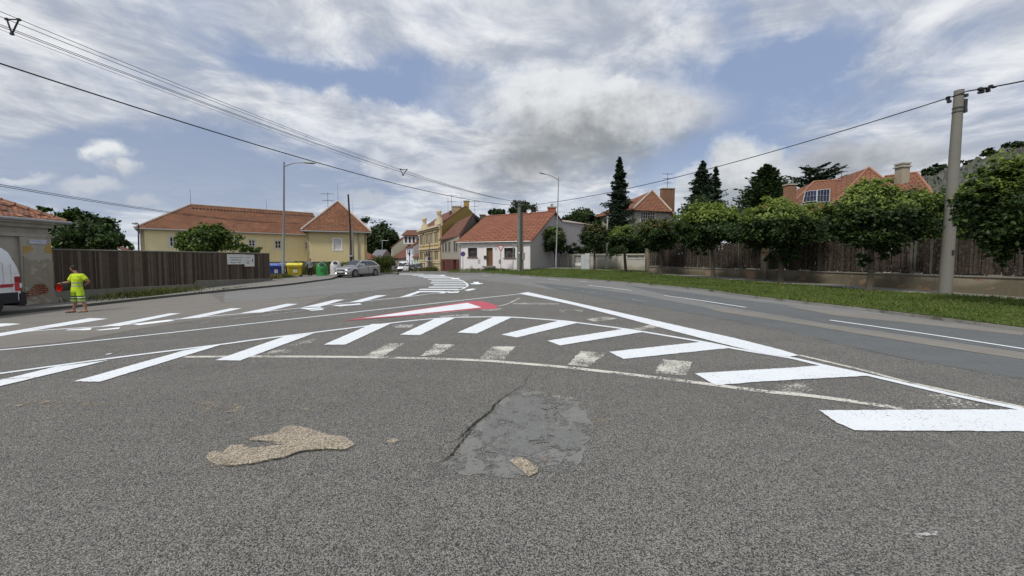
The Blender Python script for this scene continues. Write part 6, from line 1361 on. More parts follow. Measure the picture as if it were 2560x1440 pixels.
for i, (ya, k, yb_) in enumerate(((33, [(130, 76), (340, 169), (640, 289), (900, 385)], 504), (44.5, [(130, 89), (340, 178), (640, 295), (900, 389)], 504.5), (64, [(130, 107), (340, 193), (640, 304), (900, 396)], 504.5), (68.5, [(130, 110.5), (340, 197), (640, 307), (900, 397.5)], 504.5), (75, [(130, 118), (340, 206), (640, 315), (900, 403)], 505))):
    e = tm.x+(-.58, -.36, .36, .58, 0)[i]; 
    P = wpx([(-500, ya-205), (0, ya)]+k+[(1100, 461-2*(4-i)*.6), (1200, 486), (1288+i*2, yb_)], 7.5, 38.3)
    wire('overhead_wire', ['uppermost thin wire of the bundle crossing the upper left sky', 'second thin wire from the top in the bundle on the upper left', 'middle wire of the bundle on the upper left', 'fourth wire from the top in the bundle on the upper left', 'lowest and thinnest wire of the bundle on the upper left'][i], P, (.0075, .0075, .008, .008, .005)[i], 'thin overhead wires to the twin pole', CABT)
for lab, pp_, Yq in (('large black triangular wire spacer at the upper left corner', ((17, 48), (47, 49), (30, 85)), 11.3), ('small black triangular wire spacer above the far street', ((1001, 423), (1017, 424), (1007.5, 438)), 26)):
    P = [D(x, y, Yq) for x, y in pp_]; s = P[0].lerp(P[1], .5); mb = MB(); k = Yq/F*(3.0 if Yq < 20 else 1.5)
    mb.tube([P[0], P[1]], k*.5, 6); mb.tube([P[1], P[2]], k*.6, 6); mb.tube([P[2], P[0]], k*.6, 6)
    for p in P: mb.box(tuple(p), (k*2.2, k*1.6, k*1.6))
    o = mb.build('wire_spacer', CAB); tag(o, lab, 'wire spacer')
for i, dy_ in enumerate((0, 4)):
    P = wpx([(-300, 415+dy_), (0, 461+dy_), (200, 495+dy_), (400, 527+dy_*.6), (600, 549+dy_*.5), (760, 558)], 14, 44.5); wire('overhead_wire', ('upper of the two low wires passing over the yellow roof', 'lower of the two low wires passing over the yellow roof')[i], P, .014, 'low wires over the yellow roof')
tp = b.lerp(t, .965); tpn = Vector((tp.x, tp.y-.19, tp.z))
P = wpx([(1304, 515), (1400, 504), (1600, 463), (1800, 414), (2000, 361), (2200, 300), (2376, 243)], 38.3, tpn.y)+[D(2415, 229, tpn.y-.3)]
wire('cable', 'thick black cable rising from the twin pole to the big concrete pole', P, .022)
P = wpx([(2415, 229), (2450, 222), (2500, 213.5), (2560, 203), (2900, 120)], tpn.y-.3, 12); wire('cable', 'black cable leaving the big concrete pole to the right edge', P, .026)
wire('overhead_wire', 'thin wire from the twin pole past the pink gable towards the villa garden', wpx([(1304, 522), (1400, 530), (1500, 535), (1560, 537.5), (1700, 537)], 38.3, 52), .015, None, CABT)
wire('overhead_wire', 'thin service wire sloping down from the pink roof over the extension', wpx([(1345, 527), (1400, 553), (1460, 569), (1500, 577)], 45.5, 50), .015, None, CABT)
wire('overhead_wire', 'thin wire running along the pole top to the satellite dish', wpx([(1304, 527), (1322, 524), (1345, 525)], 38.5, 46), .012, None, CABT)
FIT = mk('black_fitting', (.015, .015, .016), .5)
for lab, pts_ in (('cluster of black cable clamps just right of the concrete pole top', ((2452, 223, .2, .12), (2455, 228, .12, .16), (2450, 231, .12, .08), (2462, 221, .12, .06))), ('second cluster of black cable clamps near the right edge', ((2477, 215, .12, .07), (2470, 226, .1, .14), (2482, 218, .25, .05))), ('small black clamp hanging left of the concrete pole top', ((2370, 248, .08, .07), (2373, 254, .1, .1), (2371, 243, .14, .05)))):
    mb = MB()
    for x, y, a_, b__ in pts_: p = D(x, y, tpn.y-.45); mb.box(tuple(p), (a_, .12, b__), .3)
    if len(pts_) > 0: p0, p1 = D(pts_[0][0], pts_[0][1], tpn.y-.45), D(pts_[1][0], pts_[1][1], tpn.y-.45); mb.tube([p0, p1], .02, 5)
    tag(mb.build('cable_clamp', FIT, bevel=.01), lab, 'cable clamp', 'cable clamps at the concrete pole')

# traffic signs
TR = paint('sign_red', (.42, .05, .06), .4, coat=.2); TWH = paint('sign_white', (.62, .62, .62), .4, coat=.2); TBL = paint('sign_blue', (.02, .045, .22), .4, coat=.2); SGREY = mk('sign_back', (.3, .3, .3), .6)
def flat(parent, name, pts, y, th, m, c):      # polygon facing the camera side (-Y)
    n = len(pts); mb = MB(); mb.v = [(c.x+x, y, c.z+z) for x, z in pts]+[(c.x+x, y+th, c.z+z) for x, z in pts]; mb.f = [tuple(range(n)), tuple(range(n, 2*n))[::-1]]+[(i, n+i, n+(i+1) % n, (i+1) % n) for i in range(n)]
    return mb.build(name, m, parent, fixn=True)
def tri(r, k=1): return [(r*math.sin(a), -r*math.cos(a)) for a in (0, 2.094, 4.189)]
Y = 40.5; b_ = Vector((*D(1252, 671, Y)[:2], gz(-1.2, Y))); sg = thing('give_way_sign', 'triangular red and white give way sign on a thin post before the pink house', 'traffic sign', tuple(b_)); c = D(1252, 619, Y)
MB().tube([b_-Vector((0, 0, .2)), (b_.x, b_.y, c.z+.1)], .035, 7).build('post', METAL, sg); pt = flat(sg, 'sign_plate', tri(.48), Y-.06, .02, TR, c); flat(pt, 'sign_face', tri(.31), Y-.07, .009, TWH, c); MB().box((b_.x-.12, Y, D(1250, 654, Y).z), (.2, .15, .45)).build('small_box', METAL, sg)
Y = 42.5; b_ = Vector((*D(1157.5, 673, Y)[:2], gz(-5.4, Y))); sg = thing('no_parking_sign', 'round blue no parking sign with red rim on a thin post', 'traffic sign', tuple(b_)); c = D(1157.5, 635, Y); circ = lambda r, n=28: [(r*math.cos(6.2832*i/n), r*math.sin(6.2832*i/n)) for i in range(n)]
MB().tube([b_-Vector((0, 0, .2)), (b_.x, b_.y, c.z+.2)], .035, 7).build('post', METAL, sg); pt = flat(sg, 'sign_plate', circ(.27), Y-.06, .02, mk('sign_red_dull', (.22, .04, .08), .5), c); flat(pt, 'sign_face', circ(.215), Y-.07, .009, TBL, c)
flat(pt, 'sign_bar', [(-.17, .13), (-.13, .17), (.17, -.13), (.13, -.17)], Y-.08, .009, mk('sign_red_dull', (.22, .04, .08), .5), c)
Y = 39.2; b_ = Vector((*D(1282, 676, Y)[:2], gz(0, Y))); sg = thing('sign_post', 'side-on traffic sign on a thin post just left of the twin pole', 'traffic sign', tuple(b_)); MB().tube([b_-Vector((0, 0, .2)), D(1283.5, 608, Y)], .035, 7).build('post', METAL, sg); c = D(1284, 612, Y); MB().box((c.x, c.y, c.z-.15), (.03, .6, .6), .15).build('sign_plate', SGREY, sg)
Y = 61; b_ = Vector((*D(1074, 676, Y)[:2], -.2)); sg = thing('blue_sign', 'blue sign plate on a tall thin post before the ornate yellow house', 'traffic sign', tuple(b_)); MB().tube([b_, D(1074, 606, Y)], .05, 7).build('post', METAL_D, sg); c = D(1074, 647, Y); flat(sg, 'sign_plate', [(-.24, -.24), (.24, -.24), (.24, .24), (-.24, .24)], Y-.1, .03, mk('sign_slate_blue', (.03, .045, .10), .5), c)
# statue group on pedestal
Y = 62; b_ = Vector((*D(1070.5, 678, Y)[:2], -.25)); st = thing('stone_statue', 'weathered stone cross statue on a tall pedestal before the ornate yellow house', 'statue', tuple(b_)); z1 = D(1070, 641, Y).z; z2 = D(1070, 626, Y).z
MB().lathe([(.7, 0), (.7, .4), (.5, .5), (.45, 1.6), (.6, 1.7), (.4, 1.8), (.34, z1-b_.z)], c=tuple(b_), n=4).build('pedestal', STONE, st)
sm = mk('dark_statue_stone', (.13, .115, .09), .9, var=.4); mb = MB().tube([(b_.x, Y, z1), (b_.x+.05, Y, z1+.5), (b_.x-.02, Y, z2-.1)], [.22, .26, .08], 8); mb.tube([(b_.x-.38, Y, z1+.45), (b_.x-.1, Y, z1+.62), (b_.x+.15, Y, z1+.6), (b_.x+.4, Y, z1+.35)], [.07, .1, .1, .06], 7); mb.lathe([(.02, -.12), (.11, -.05), (.11, .05), (.02, .13)], c=(b_.x, Y, z2-.02), n=10); mb.tube([(b_.x-.3, Y, z1-.2), (b_.x-.4, Y, z1+.3), (b_.x-.32, Y, z1+.5)], [.1, .14, .05], 7); mb.build('figure', sm, st, smooth=True)
# utility cabinet
cp = G(1466, 674, .1); Y = cp.y; x0, x1, x2 = (D(px_, 640, Y).x for px_ in (1454, 1474, 1483)); z0 = gz(cp.x, Y)+.05; zt = D(1470, 633.5, Y).z; zl = D(1458, 637, Y).z; CABM = mk('cabinet_plastic', (.44, .47, .47), .5, var=.06)
cb = thing('utility_cabinet', 'pale grey stepped utility cabinet on the grass verge beside a clipped tree', 'cabinet', (cp.x, Y, z0)); dx_ = x2-x1
ca = -.35; M_ = Matrix.Translation((x1, Y-.1, 0)) @ Matrix.Rotation(-.30, 4, 'Z'); w_ = (x1-x0)/math.cos(.3)
MB().box((-w_*.29, .35, (z0+zt)/2), (w_*.58, .7, zt-z0), M=M_).build('cabinet_body', CABM, cb, bevel=.02)
MB().box((-w_*.79, .37, (z0+zl)/2), (w_*.42, .62, zl-z0), M=M_).build('cabinet_body', CABM, cb, bevel=.02)
mb = MB(); mb.box((-w_*.29, -.008, (z0+zt)/2+.45), (w_*.5, .012, .55), M=M_); mb.box((-w_*.29, -.008, (z0+zt)/2-.35), (w_*.5, .012, .8), M=M_); mb.box((-w_*.79, .052, (z0+zl)/2), (w_*.34, .012, zl-z0-.3), M=M_); mb.build('door', CABM, cb, bevel=.004)
MB().box((-w_*.1, -.025, (z0+zt)/2+.08), (.35, .02, .04), M=M_).build('door_handle', METAL, cb)
# ------------------------------------------------------------------ vehicles
BLK = mk('black_plastic', (.018, .018, .02), .6, var=.1); TYRE = mk('tyre_rubber', (.02, .02, .021), .85, var=.15); RIM = paint('alloy_rim', (.38, .38, .39), .3, .8, 0)
LENS = glass('headlight_glass', (.25, .27, .28), .1); TAIL = glass('taillight_red', (.20, .008, .012), .2); CGL = glass('car_glass', (.015, .02, .022), .04)
LIT = mk('lit_fog_lamp', (.9, .9, .85), .3, emit=((1, .97, .9), 2.5)); PLATE = mk('number_plate', (.55, .55, .53), .5, var=.05)
def loft(rings, closed=True):
    mb = MB(); n = len(rings[0])
    for r_ in rings: mb.v += [tuple(p) for p in r_]
    for i in range(len(rings)-1):
        for k in range(n): mb.f.append((i*n+k, i*n+(k+1) % n, (i+1)*n+(k+1) % n, (i+1)*n+k))
    mb.f.append(tuple(range(n))[::-1]); mb.f.append(tuple((len(rings)-1)*n+k for k in range(n))); return mb
def make_car(label, loc, rz, color, metal=.6, S=(1, 1, 1), kind='hatch', name='parked_car', group=None, lit=False):
    root = thing(name, label, 'car', (0, 0, 0), 0, group); P = paint('car_'+color[0], color[1], .28, metal, 1.)
    T = lambda p: Vector((p[0]*S[0], p[1]*S[1], p[2]*S[2]))
    st = [(2.13, .56, .30, .50, .60), (2.08, .72, .22, .56, .70), (1.93, .82, .19, .64, .78), (1.6, .86, .18, .72, .88), (1.3, .875, .17, .77, .93), (.95, .88, .17, .83, .98), (0, .885, .17, .89, 1.0), (-1.2, .885, .17, .94, 1.02), (-1.85, .86, .19, .96, 1.03), (-2.05, .80, .24, .93, 1.0), (-2.13, .68, .30, .78, .84)]
    if kind == 'sedan': st[7] = (-1.2, .885, .17, .93, 1.0); st[8] = (-1.85, .86, .19, .95, 1.02)
    rings = []
    for x, hw, zl, zs, zt in st:
        h = [(0, zl), (hw*.88, zl), (hw*.985, zl+.10), (hw*1.0, zl+.24), (hw*.985, (zl+zs)/2+.10), (hw*.975, zs-.05), (hw*.93, zs+.0), (hw*.80, zt-.015), (hw*.4, zt+.01), (0, zt+.015)]
        rings.append([T((x, y, z)) for y, z in h]+[T((x, -y, z)) for y, z in h[1:-1]][::-1])
    loft(rings).build('body', P, root, smooth=True, fixn=True)
    gs = [(1.02, .76, .96, .70, .975), (.62, .80, .97, .62, 1.23), (.22, .81, .97, .57, 1.425), (-.3, .81, .98, .575, 1.475), (-1.1, .80, .99, .565, 1.455), (-1.6, .78, 1.0, .54, 1.37), (-1.85, .76, 1.0, .60, 1.22), (-2.06, .74, 1.0, .68, 1.01)]
    if kind == 'sedan': gs = gs[:4]+[(-.9, .79, .99, .55, 1.42), (-1.35, .77, 1.0, .58, 1.2), (-1.7, .74, 1.0, .66, 1.03)]
    rings = []
    for x, hb, zb, ht, zt in gs:
        h = [(0, zb-.08), (hb, zb-.08), (hb, zb), (ht*1.04, zt-.07 if zt > 1.1 else zt-.005), (ht*.93, zt-.01), (ht*.4, zt+.012), (0, zt+.015)]
        rings.append([T((x, y, z)) for y, z in h]+[T((x, -y, z)) for y, z in h[1:-1]][::-1])
    loft(rings).build('cabin', P, root, smooth=True, fixn=True)
    def gi(x):
        for a, b in zip(gs, gs[1:]):
            if b[0] <= x <= a[0]: t = (a[0]-x)/(a[0]-b[0]); return [a[i]+(b[i]-a[i])*t for i in range(5)]
        return list(gs[-1])
    def sidept(x, k, s, o=.012):
        g_ = gi(x); zt = g_[4]-.07 if g_[4] > 1.1 else g_[4]-.01; y = g_[1]+(g_[3]*1.04-g_[1])*k; z = g_[2]+(zt-g_[2])*k; return T((x, s*(y+o), z+o*.3))
    if kind == 'hatch': side = [[(.80, .10), (.70, .62), (.42, .90), (.20, .93), (-.36, .93), (-.36, .08)], [(-.44, .08), (-.44, .93), (-1.0, .93), (-1.14, .85), (-1.14, .08)], [(-1.2, .10), (-1.2, .88), (-1.45, .80), (-1.78, .25), (-1.72, .12)]]
    else: side = [[(.80, .10), (.70, .62), (.42, .90), (.20, .93), (-.30, .93), (-.30, .08)], [(-.38, .08), (-.38, .93), (-.85, .90), (-1.2, .5), (-1.25, .12)]]
    for s in (1, -1):
        for poly in side: 
            q = [sidept(x, k, s) for x, k in poly]; mb = MB().add(q, [tuple(range(len(q)))]); mb.build('side_window', CGL, root)
        mb = MB().box(T((.72, s*.93, 1.0)), (.14*S[0], .2*S[1], .13*S[2])); mb.build('wing_mirror', P, root, bevel=.03)
    def topq(x0, x1, k, name, m, o=.014):
        a, b = gi(x0), gi(x1); nrm = Vector((a[4]-b[4], 0, x0-x1)); nrm = Vector((abs(nrm.x)*(1 if x0 > 0 else -1), 0, abs(nrm.z))).normalized()*o
        q = [T((x0, a[3]*k, a[4]+.0)), T((x1, b[3]*k, b[4])), T((x1, -b[3]*k, b[4])), T((x0, -a[3]*k, a[4]))]; c_ = [T((x1, 0, b[4]+.02)), T((x0, 0, a[4]+.02))]
        mb = MB().add([q[0]+nrm, q[1]+nrm, c_[0]+nrm, c_[1]+nrm, q[2]+nrm, q[3]+nrm], [(0, 1, 2, 3), (3, 2, 4, 5)]); return mb.build(name, m, root, fixn=True)
    mb = MB(); rows = [(x, gi(x)) for x in (.96, .62, .26)]; M_ = [[T((x+.012, y*g_[3]*.90, g_[4]+.012+.008*(1-abs(y)))) for y in (-1, -.5, 0, .5, 1)] for x, g_ in rows]
    for r_ in M_: mb.v += [tuple(p) for p in r_]
    mb.f = [(i*5+j, i*5+j+1, (i+1)*5+j+1, (i+1)*5+j) for i in range(2) for j in range(4)]; mb.build('windscreen', CGL, root, smooth=True, fixn=True)
    xs_ = (-1.66, -1.85, -2.0) if kind == 'hatch' else (-.98, -1.3, -1.6)
    mb = MB(); rows = [(x, gi(x)) for x in xs_]
    for x, g_ in rows: mb.v += [tuple(T((x-.012, y*g_[3]*.86, g_[4]+.012))) for y in (-1, 0, 1)]
    mb.f = [(i*3+j, i*3+j+1, (i+1)*3+j+1, (i+1)*3+j) for i in range(2) for j in range(2)]; mb.build('rear_window', CGL, root, smooth=True, fixn=True)
    for x in (1.32, -1.30):
        for s in (1, -1):
            ay = Matrix.Translation(T((x, s*.872, .33))) @ Matrix.Rotation(R(90), 4, 'X'); rr_ = .325
            MB().lathe([(.39, -.006), (.39, .010)], n=26, M=ay).build('wheel_arch', BLK, root)
            wmb = MB().lathe([(.18, -.10), (rr_*.93, -.10), (rr_, -.07), (rr_, .07), (rr_*.93, .10), (.2, .10)], n=26, M=Matrix.Translation(T((x, s*.80, .325))) @ Matrix.Rotation(R(90), 4, 'X')); wh = wmb.build('wheel', TYRE, root, smooth=True)
            mb = MB(); Mr = Matrix.Translation(T((x, s*.905, .325))) @ Matrix.Rotation(R(90), 4, 'X')
            for i in range(5): a = i*1.2566+.3; Ms = Mr @ Matrix.Rotation(a, 4, 'Z'); mb.box((.105, .022, 0), (.19, .045, .02), M=Ms); mb.box((.12, -.03, 0), (.15, .02, .016), .1, M=Ms)
            for i in range(22): a = i*.2856; Ms = Mr @ Matrix.Rotation(a, 4, 'Z'); mb.box((.215, 0, -.004), (.03, .064, .02), M=Ms)
            mb.lathe([(.01, -.01), (.045, -.01), (.045, .014), (.01, .014)], n=10, M=Mr); mb.build('rim', RIM, wh); MB().lathe([(.02, -.004), (.2, -.004), (.2, .0), (.02, .0)], n=20, M=Matrix.Translation(T((x, s*.895, .325))) @ Matrix.Rotation(R(90), 4, 'X')).build('brake_disc', BLK, wh)
    for s in (1, -1):
        q = [(2.085, .44, .66), (2.0, .70, .69), (1.86, .80, .73), (1.84, .80, .80), (1.98, .66, .775), (2.07, .46, .74)]; qq = [T((x+.03, s*(y+.02), z)) for x, y, z in q]; cc = [p-Vector((.1, s*.05, 0)) for p in qq]; n = 6
        MB().add(qq+cc, [tuple(range(n)), tuple(range(n, 2*n))[::-1]]+[(i, n+i, n+(i+1) % n, (i+1) % n) for i in range(n)]).build('headlight', LENS, root, fixn=True)
        MB().box(T((-2.02, s*.66, .86)), (.12, .26, .16)).build('taillight', TAIL, root, bevel=.02)
        MB().lathe([(.02, 0), (.062, 0), (.062, .03), (.02, .03)], n=12, M=Matrix.Translation(T((2.10, s*.56, .36))) @ Matrix.Rotation(R(90), 4, 'Y')).build('fog_lamp', LIT if lit else LENS, root)
    g_ = MB().box(T((2.115, 0, .625)), (.06, .86, .09)); g_.build('grille', BLK, root, bevel=.01); MB().box(T((2.12, 0, .35)), (.07, 1.0, .10)).build('lower_grille', BLK, root, bevel=.02); MB().box(T((2.155, 0, .47)), (.02, .5, .10)).build('number_plate', PLATE, root); MB().box(T((-2.14, 0, .72)), (.02, .5, .10)).build('number_plate', PLATE, root)
    mb = MB()
    for s in (1, -1): mb.box(T((0.0, s*.868, .215)), (2.0*S[0], .05, .10))
    mb.build('sill', BLK, root); mb = MB()
    for s in (1, -1):
        for x in (.86, -.40, -1.15): mb.box(T((x, s*.882, .60)), (.008, .012, .62 if x < .5 else .5))
        for x in (-.25, -1.0): mb.box(T((x, s*.89, .82)), (.16, .03, .025))
    mb.build('door_seams', BLK, root)
    root.location = loc; root.rotation_euler = (0, 0, rz); return root
fw = D(889, 695.5, 34.6); fr2 = Vector((fw.x, 34.6, gz(fw.x, 34.6))); rwx = D(938, 690, 37.0); d_ = Vector((fw.x-rwx.x, 34.6-37.0, 0)); ang = math.atan2(d_.y, d_.x); d_.normalize(); sd_ = Vector((-d_.y, d_.x, 0))
mid_ = (Vector((fw.x, 34.6, 0))+Vector((rwx.x, 37.0, 0)))/2-sd_*.86*(1 if True else -1)
mid_.z = gz(mid_.x, mid_.y)
make_car('silver grey hatchback with lit fog lamps standing by the bell containers', mid_+Vector((0, 0, .0)), ang, ('silver', (.36, .36, .355)), .6, (1.0, 1.0, 1.06), lit=True, name='car')
def far_car(label, px, Y, rz, col, kind='hatch', metal=.4, S=(1, 1, 1)):
    x = D(px, 670, Y).x; make_car(label, (x, Y, gz(x, Y)+.0), rz, col, metal, S, kind, group='cars parked along the far street')
far_car('dark grey car seen from behind, nearest of the cars parked before the ornate house', 1050.5, 70, R(97), ('dark_grey', (.07, .072, .08)))
far_car('white car between the parked van and the dark grey car', 1021, 78, R(100), ('white', (.60, .60, .61)), 'sedan', .1)
far_car('black car behind the white car in the street row', 1036, 77, R(95), ('black', (.02, .02, .022)), 'hatch', .3)
far_car('white and black car at the left end of the parked row', 985, 92, R(80), ('silver_white', (.5, .5, .5)), 'hatch', .2)
far_car('very small dark car beside the stone walled house', 994.5, 96, R(85), ('dark_blue', (.03, .03, .04)), 'sedan', .3)
far_car('dark red car furthest left on the far street', 977.5, 99, R(75), ('dark_red', (.12, .02, .02)), 'hatch', .3)
def make_van(name, label, loc, rz, L, W, H, color, detail=True, group=None, tailx=0):
    root = thing(name, label, 'van', (0, 0, 0), 0, group); P = paint('van_'+color[0], color[1], .38, 0, .5); x0 = -L/2
    prof = [(x0, .42, 1.), (x0-.0, .85, 1.), (x0+.0, 1.5, 1.), (x0+.10, 2.0/2.6*H, .97), (x0+.24, 2.32/2.6*H, .93), (x0+.42, .985*H, .86), (x0+.8, H, .84)]
    rings = []
    for x, f in ((x0, .0), (x0+.0, 1)): pass
    hw = W/2
    def ring(x, zt, wt, hw=hw, zl=.42): 
        h = [(0, zl), (hw*.97, zl), (hw, zl+.1), (hw, 1.5 if zt > 1.6 else zt*.8), (hw*(.5+wt*.5), zt-.22 if zt > 1.4 else zt-.1), (hw*wt*.98, zt-.06), (hw*wt*.7, zt), (0, zt+.03)]
        return [Vector((x, y, z)) for y, z in h]+[Vector((x, -y, z)) for y, z in h[1:-1]][::-1]
    rings = [ring(x0+.0, 1.62/2.6*H, .95, hw*.97), ring(x0+.04, 1.8/2.6*H, .96, hw), ring(x0+.14, 2.05/2.6*H, .95), ring(x0+.27, 2.38/2.6*H, .93), ring(x0+.42, .975*H, .90), ring(x0+.75, H, .89), ring(L/2-2.0, H, .88), ring(L/2-1.45, .93*H, .86), ring(L/2-.75, .52*H, .9), ring(L/2-.15, .42*H, .86), ring(L/2, .34*H, .74, hw*.9)]
    b_ = loft(rings).build('body', P, root, smooth=True, fixn=True)
    mb = MB(); mb.box((x0-.03, 0, .53), (.3, W*1.0, .52)); mb.build('rear_bumper', BLK, root, bevel=.04); mb = MB()
    for s in (1, -1): mb.box((-.15, s*(hw-.018), .60), (L-.5, .05, .42))
    mb.build('side_trim', BLK, root, bevel=.01); MB().box((L/2-.02, 0, .5), (.3, W*.9, .4)).build('front_bumper', BLK, root, bevel=.04)
    for s in (1, -1):
        t_ = MB().box((x0+.11, s*(hw-.035), 1.13), (.26, .10, .66)).build('taillight', TAIL, root, bevel=.05)
        MB().box((x0+.03, s*(hw-.0), 1.05), (.10, .06, .2)).build('indicator_lens', LENS, t_, bevel=.015)
        for x in (x0+1.0, L/2-1.0):
            MB().lathe([(.45, -.01), (.45, .012)], n=26, M=Matrix.Translation((x, s*(hw+.0), .40)) @ Matrix.Rotation(R(90), 4, 'X')).build('wheel_arch', BLK, root)
            wh = MB().lathe([(.2, -.11), (.33, -.11), (.35, -.08), (.35, .08), (.33, .11), (.2, .11)], n=24, M=Matrix.Translation((x, s*(hw-.06), .35)) @ Matrix.Rotation(R(90), 4, 'X')).build('wheel', TYRE, root, smooth=True); MB().lathe([(.02, -.02), (.2, -.02), (.2, .02), (.02, .02)], n=18, M=Matrix.Translation((x, s*(hw+.05), .35)) @ Matrix.Rotation(R(90), 4, 'X')).build('rim', RIM, wh)
        MB().add([(L/2-1.25, s*(hw*.975), 1.5), (L/2-1.75, s*(hw*.94), 2.15/2.6*H), (L/2-2.5, s*(hw*.94), 2.15/2.6*H), (L/2-2.5, s*(hw+.01), 1.5)], [(0, 1, 2, 3)]).build('side_window', CGL, root)
    MB().add([(L/2-1.40, .8, .9*H), (L/2-1.40, -.8, .9*H), (L/2-.72, -.85, .56*H), (L/2-.72, .85, .56*H)], [(0, 1, 2, 3)]).build('windscreen', CGL, root)
    MB().box((x0-.005, 0, H*.70), (.03, W*.72, H*.20)).build('rear_window', CGL, root)
    if detail:
        SG = mk('panel_groove', (.42, .43, .44), .6, var=.05); mb = MB(); y = hw+.001
        for a, b, c_, d in ((x0+.5, x0+2.2, 1.93, 1.945), (x0+.5, x0+2.2, 1.10, 1.115), (x0+.5, x0+.515, 1.115, 1.93), (x0+2.2, x0+2.215, 1.1, 1.945), (x0+.3, x0+2.6, .95, .962), (x0+.02, x0+.5, 1.52, 1.53), (x0+.28, x0+.292, .55, 1.9)):
            mb.box(((a+b)/2, y, (c_+d)/2), (b-a, .008, d-c_)); mb.box(((a+b)/2, -y, (c_+d)/2), (b-a, .008, d-c_))
        mb.build('panel_seams', SG, root); RD = paint('stripe_red', (.34, .015, .03), .35, coat=.3); mb = MB(); mb2 = MB()
        for i in range(8):
            a = x0+.27+i*.62
            for s in (1, -1):
                q = [(a, s*(hw+.006), 1.0), (a+.42, s*(hw+.006), 1.0), (a+.32, s*(hw+.006), 1.13), (a-.10+.02, s*(hw+.006), 1.13)]; (mb if i % 2 == 0 else mb2).add(q, [(0, 1, 2, 3)])
        mb.build('red_stripe', RD, root); mb2.build('grey_stripe', mk('stripe_grey', (.22, .23, .25), .4), root)
        MB().box((x0-.03, 0, .32), (.2, W*.8, .1)).build('rear_step', BLK, root)
    root.location = loc; root.rotation_euler = (0, 0, rz); return root
Xs = -19.15; Yr = Xs*F/(50-1280); wv = .98; zg_ = gz(Xs-1, Yr-2)+.12
make_van('van', 'white panel van with red reflective stripe cut by the left edge beside the corner house', (Xs-wv, Yr-2.75, zg_), R(-90), 5.5, wv*2, 2.62, ('white', (.66, .68, .70)))
x_ = D(1010, 670, 84).x; make_van('van', 'white van with dark window parked in the far street row', (x_, 84, gz(x_, 84)), R(-85), 5.2, 1.95, 2.25, ('white', (.66, .68, .70)), False, 'cars parked along the far street')

# ------------------------------------------------------------------ recycling containers
def container(label, px, base_py, w_px, h_px, color, lid, rz, Y=None):
    b = G(px, base_py, .12) if Y is None else Vector((*D(px, base_py, Y)[:2], gz(D(px, 660, Y).x, Y)+.12)); k = b.y/F; W, H = w_px*k*.93, h_px*k; Dp = .95; root = thing('recycling_container', label, 'container', (0, 0, 0), 0, 'wheeled recycling containers')
    P = mk('bin_'+color[0], color[1], .5, var=.12, fvar=.05); PL_ = mk('bin_lid_'+lid[0], lid[1], .5, var=.12, fvar=.05); z0 = .17; zt = H*.80
    def rg(z, s): return [Vector((x*W/2*s, y*Dp/2*s, z)) for x, y in ((-.94, -1), (.94, -1), (1, -.94), (1, .94), (.94, 1), (-.94, 1), (-1, .94), (-1, -.94))]
    loft([rg(z0, .82), rg(z0+.05, .84), rg(zt-.12, .96), rg(zt-.11, 1.0), rg(zt, 1.0)]).build('body', P, root, fixn=True)
    mb = MB()
    for i in range(6): x = -W*.36+i*W*.144; mb.box((x, -Dp/2*.93, (z0+zt)/2-.05), (.03, .02, (zt-z0)*.6))
    mb.box((0, -Dp/2-.05, zt-.07), (W*.94, .04, .05)); mb.build('rib', P, root)
    a = [Vector((x*W/2*1.03, y*Dp/2*1.05, z)) for x, y, z in ((-1, -1, zt+.005), (1, -1, zt+.005), (1, -1, zt+.08), (1, .2, H), (1, 1, H*.97), (1, 1, zt+.005), (-1, -1, zt+.08), (-1, .2, H), (-1, 1, H*.97), (-1, 1, zt+.005))]
    lo = MB().add(a, [(0, 1, 2, 6), (6, 2, 3, 7), (7, 3, 4, 8), (8, 4, 5, 9), (1, 5, 4, 3, 2), (0, 6, 7, 8, 9), (0, 9, 5, 1)]).build('lid', PL_, root, fixn=True, bevel=.02); 
    MB().lathe([(.01, 0), (.13, 0), (.13, .02), (.01, .02)], n=14, c=(W*.25, -Dp*.12, H*.93), sx_=1.2).build('lid_opening', BLK, lo)
    s = MB().box((W*.05, -Dp/2*.90-.012, (z0+zt)/2), (W*.26, .012, .42)).build('sticker', mk('sticker_paper', (.5, .48, .46), .7, var=.4, vs=14), root); MB().box((W*.05, -Dp/2*.90-.021, (z0+zt)/2+.17), (W*.24, .006, .07)).build('sticker_band', mk('sticker_red', (.28, .05, .05), .7), s)
    for x in (-.38, .38):
        for y in (-.36, .36): MB().lathe([(.02, -.025), (.09, -.025), (.09, .025), (.02, .025)], n=14, M=Matrix.Translation((x*W, y*Dp, .09)) @ Matrix.Rotation(R(90), 4, 'X')).build('wheel', TYRE, root)
    for x in (-1, 1): MB().tube([(x*W/2*1.0, 0, zt-.04), (x*(W/2+.12), 0, zt-.04)], .03, 6).build('lifting_pin', METAL, root)
    root.location = b; root.rotation_euler = (0, 0, rz); return root
container('blue recycling container with a white sticker half behind the lamp post', 691, 692, 31, 34, ('blue', (.02, .05, .22)), ('blue', (.10, .15, .42)), .38, Y=36.6)
container('yellow recycling container with tilted bright yellow lid right of the lamp post', 738, 692, 36, 35, ('yellow', (.40, .31, .015)), ('yellow', (.66, .56, .06)), .38)
container('second dark blue container behind the lamp post', 712, 686, 22, 33, ('dark_blue', (.012, .02, .07)), ('grey_blue', (.25, .27, .36)), .38, Y=39.4)
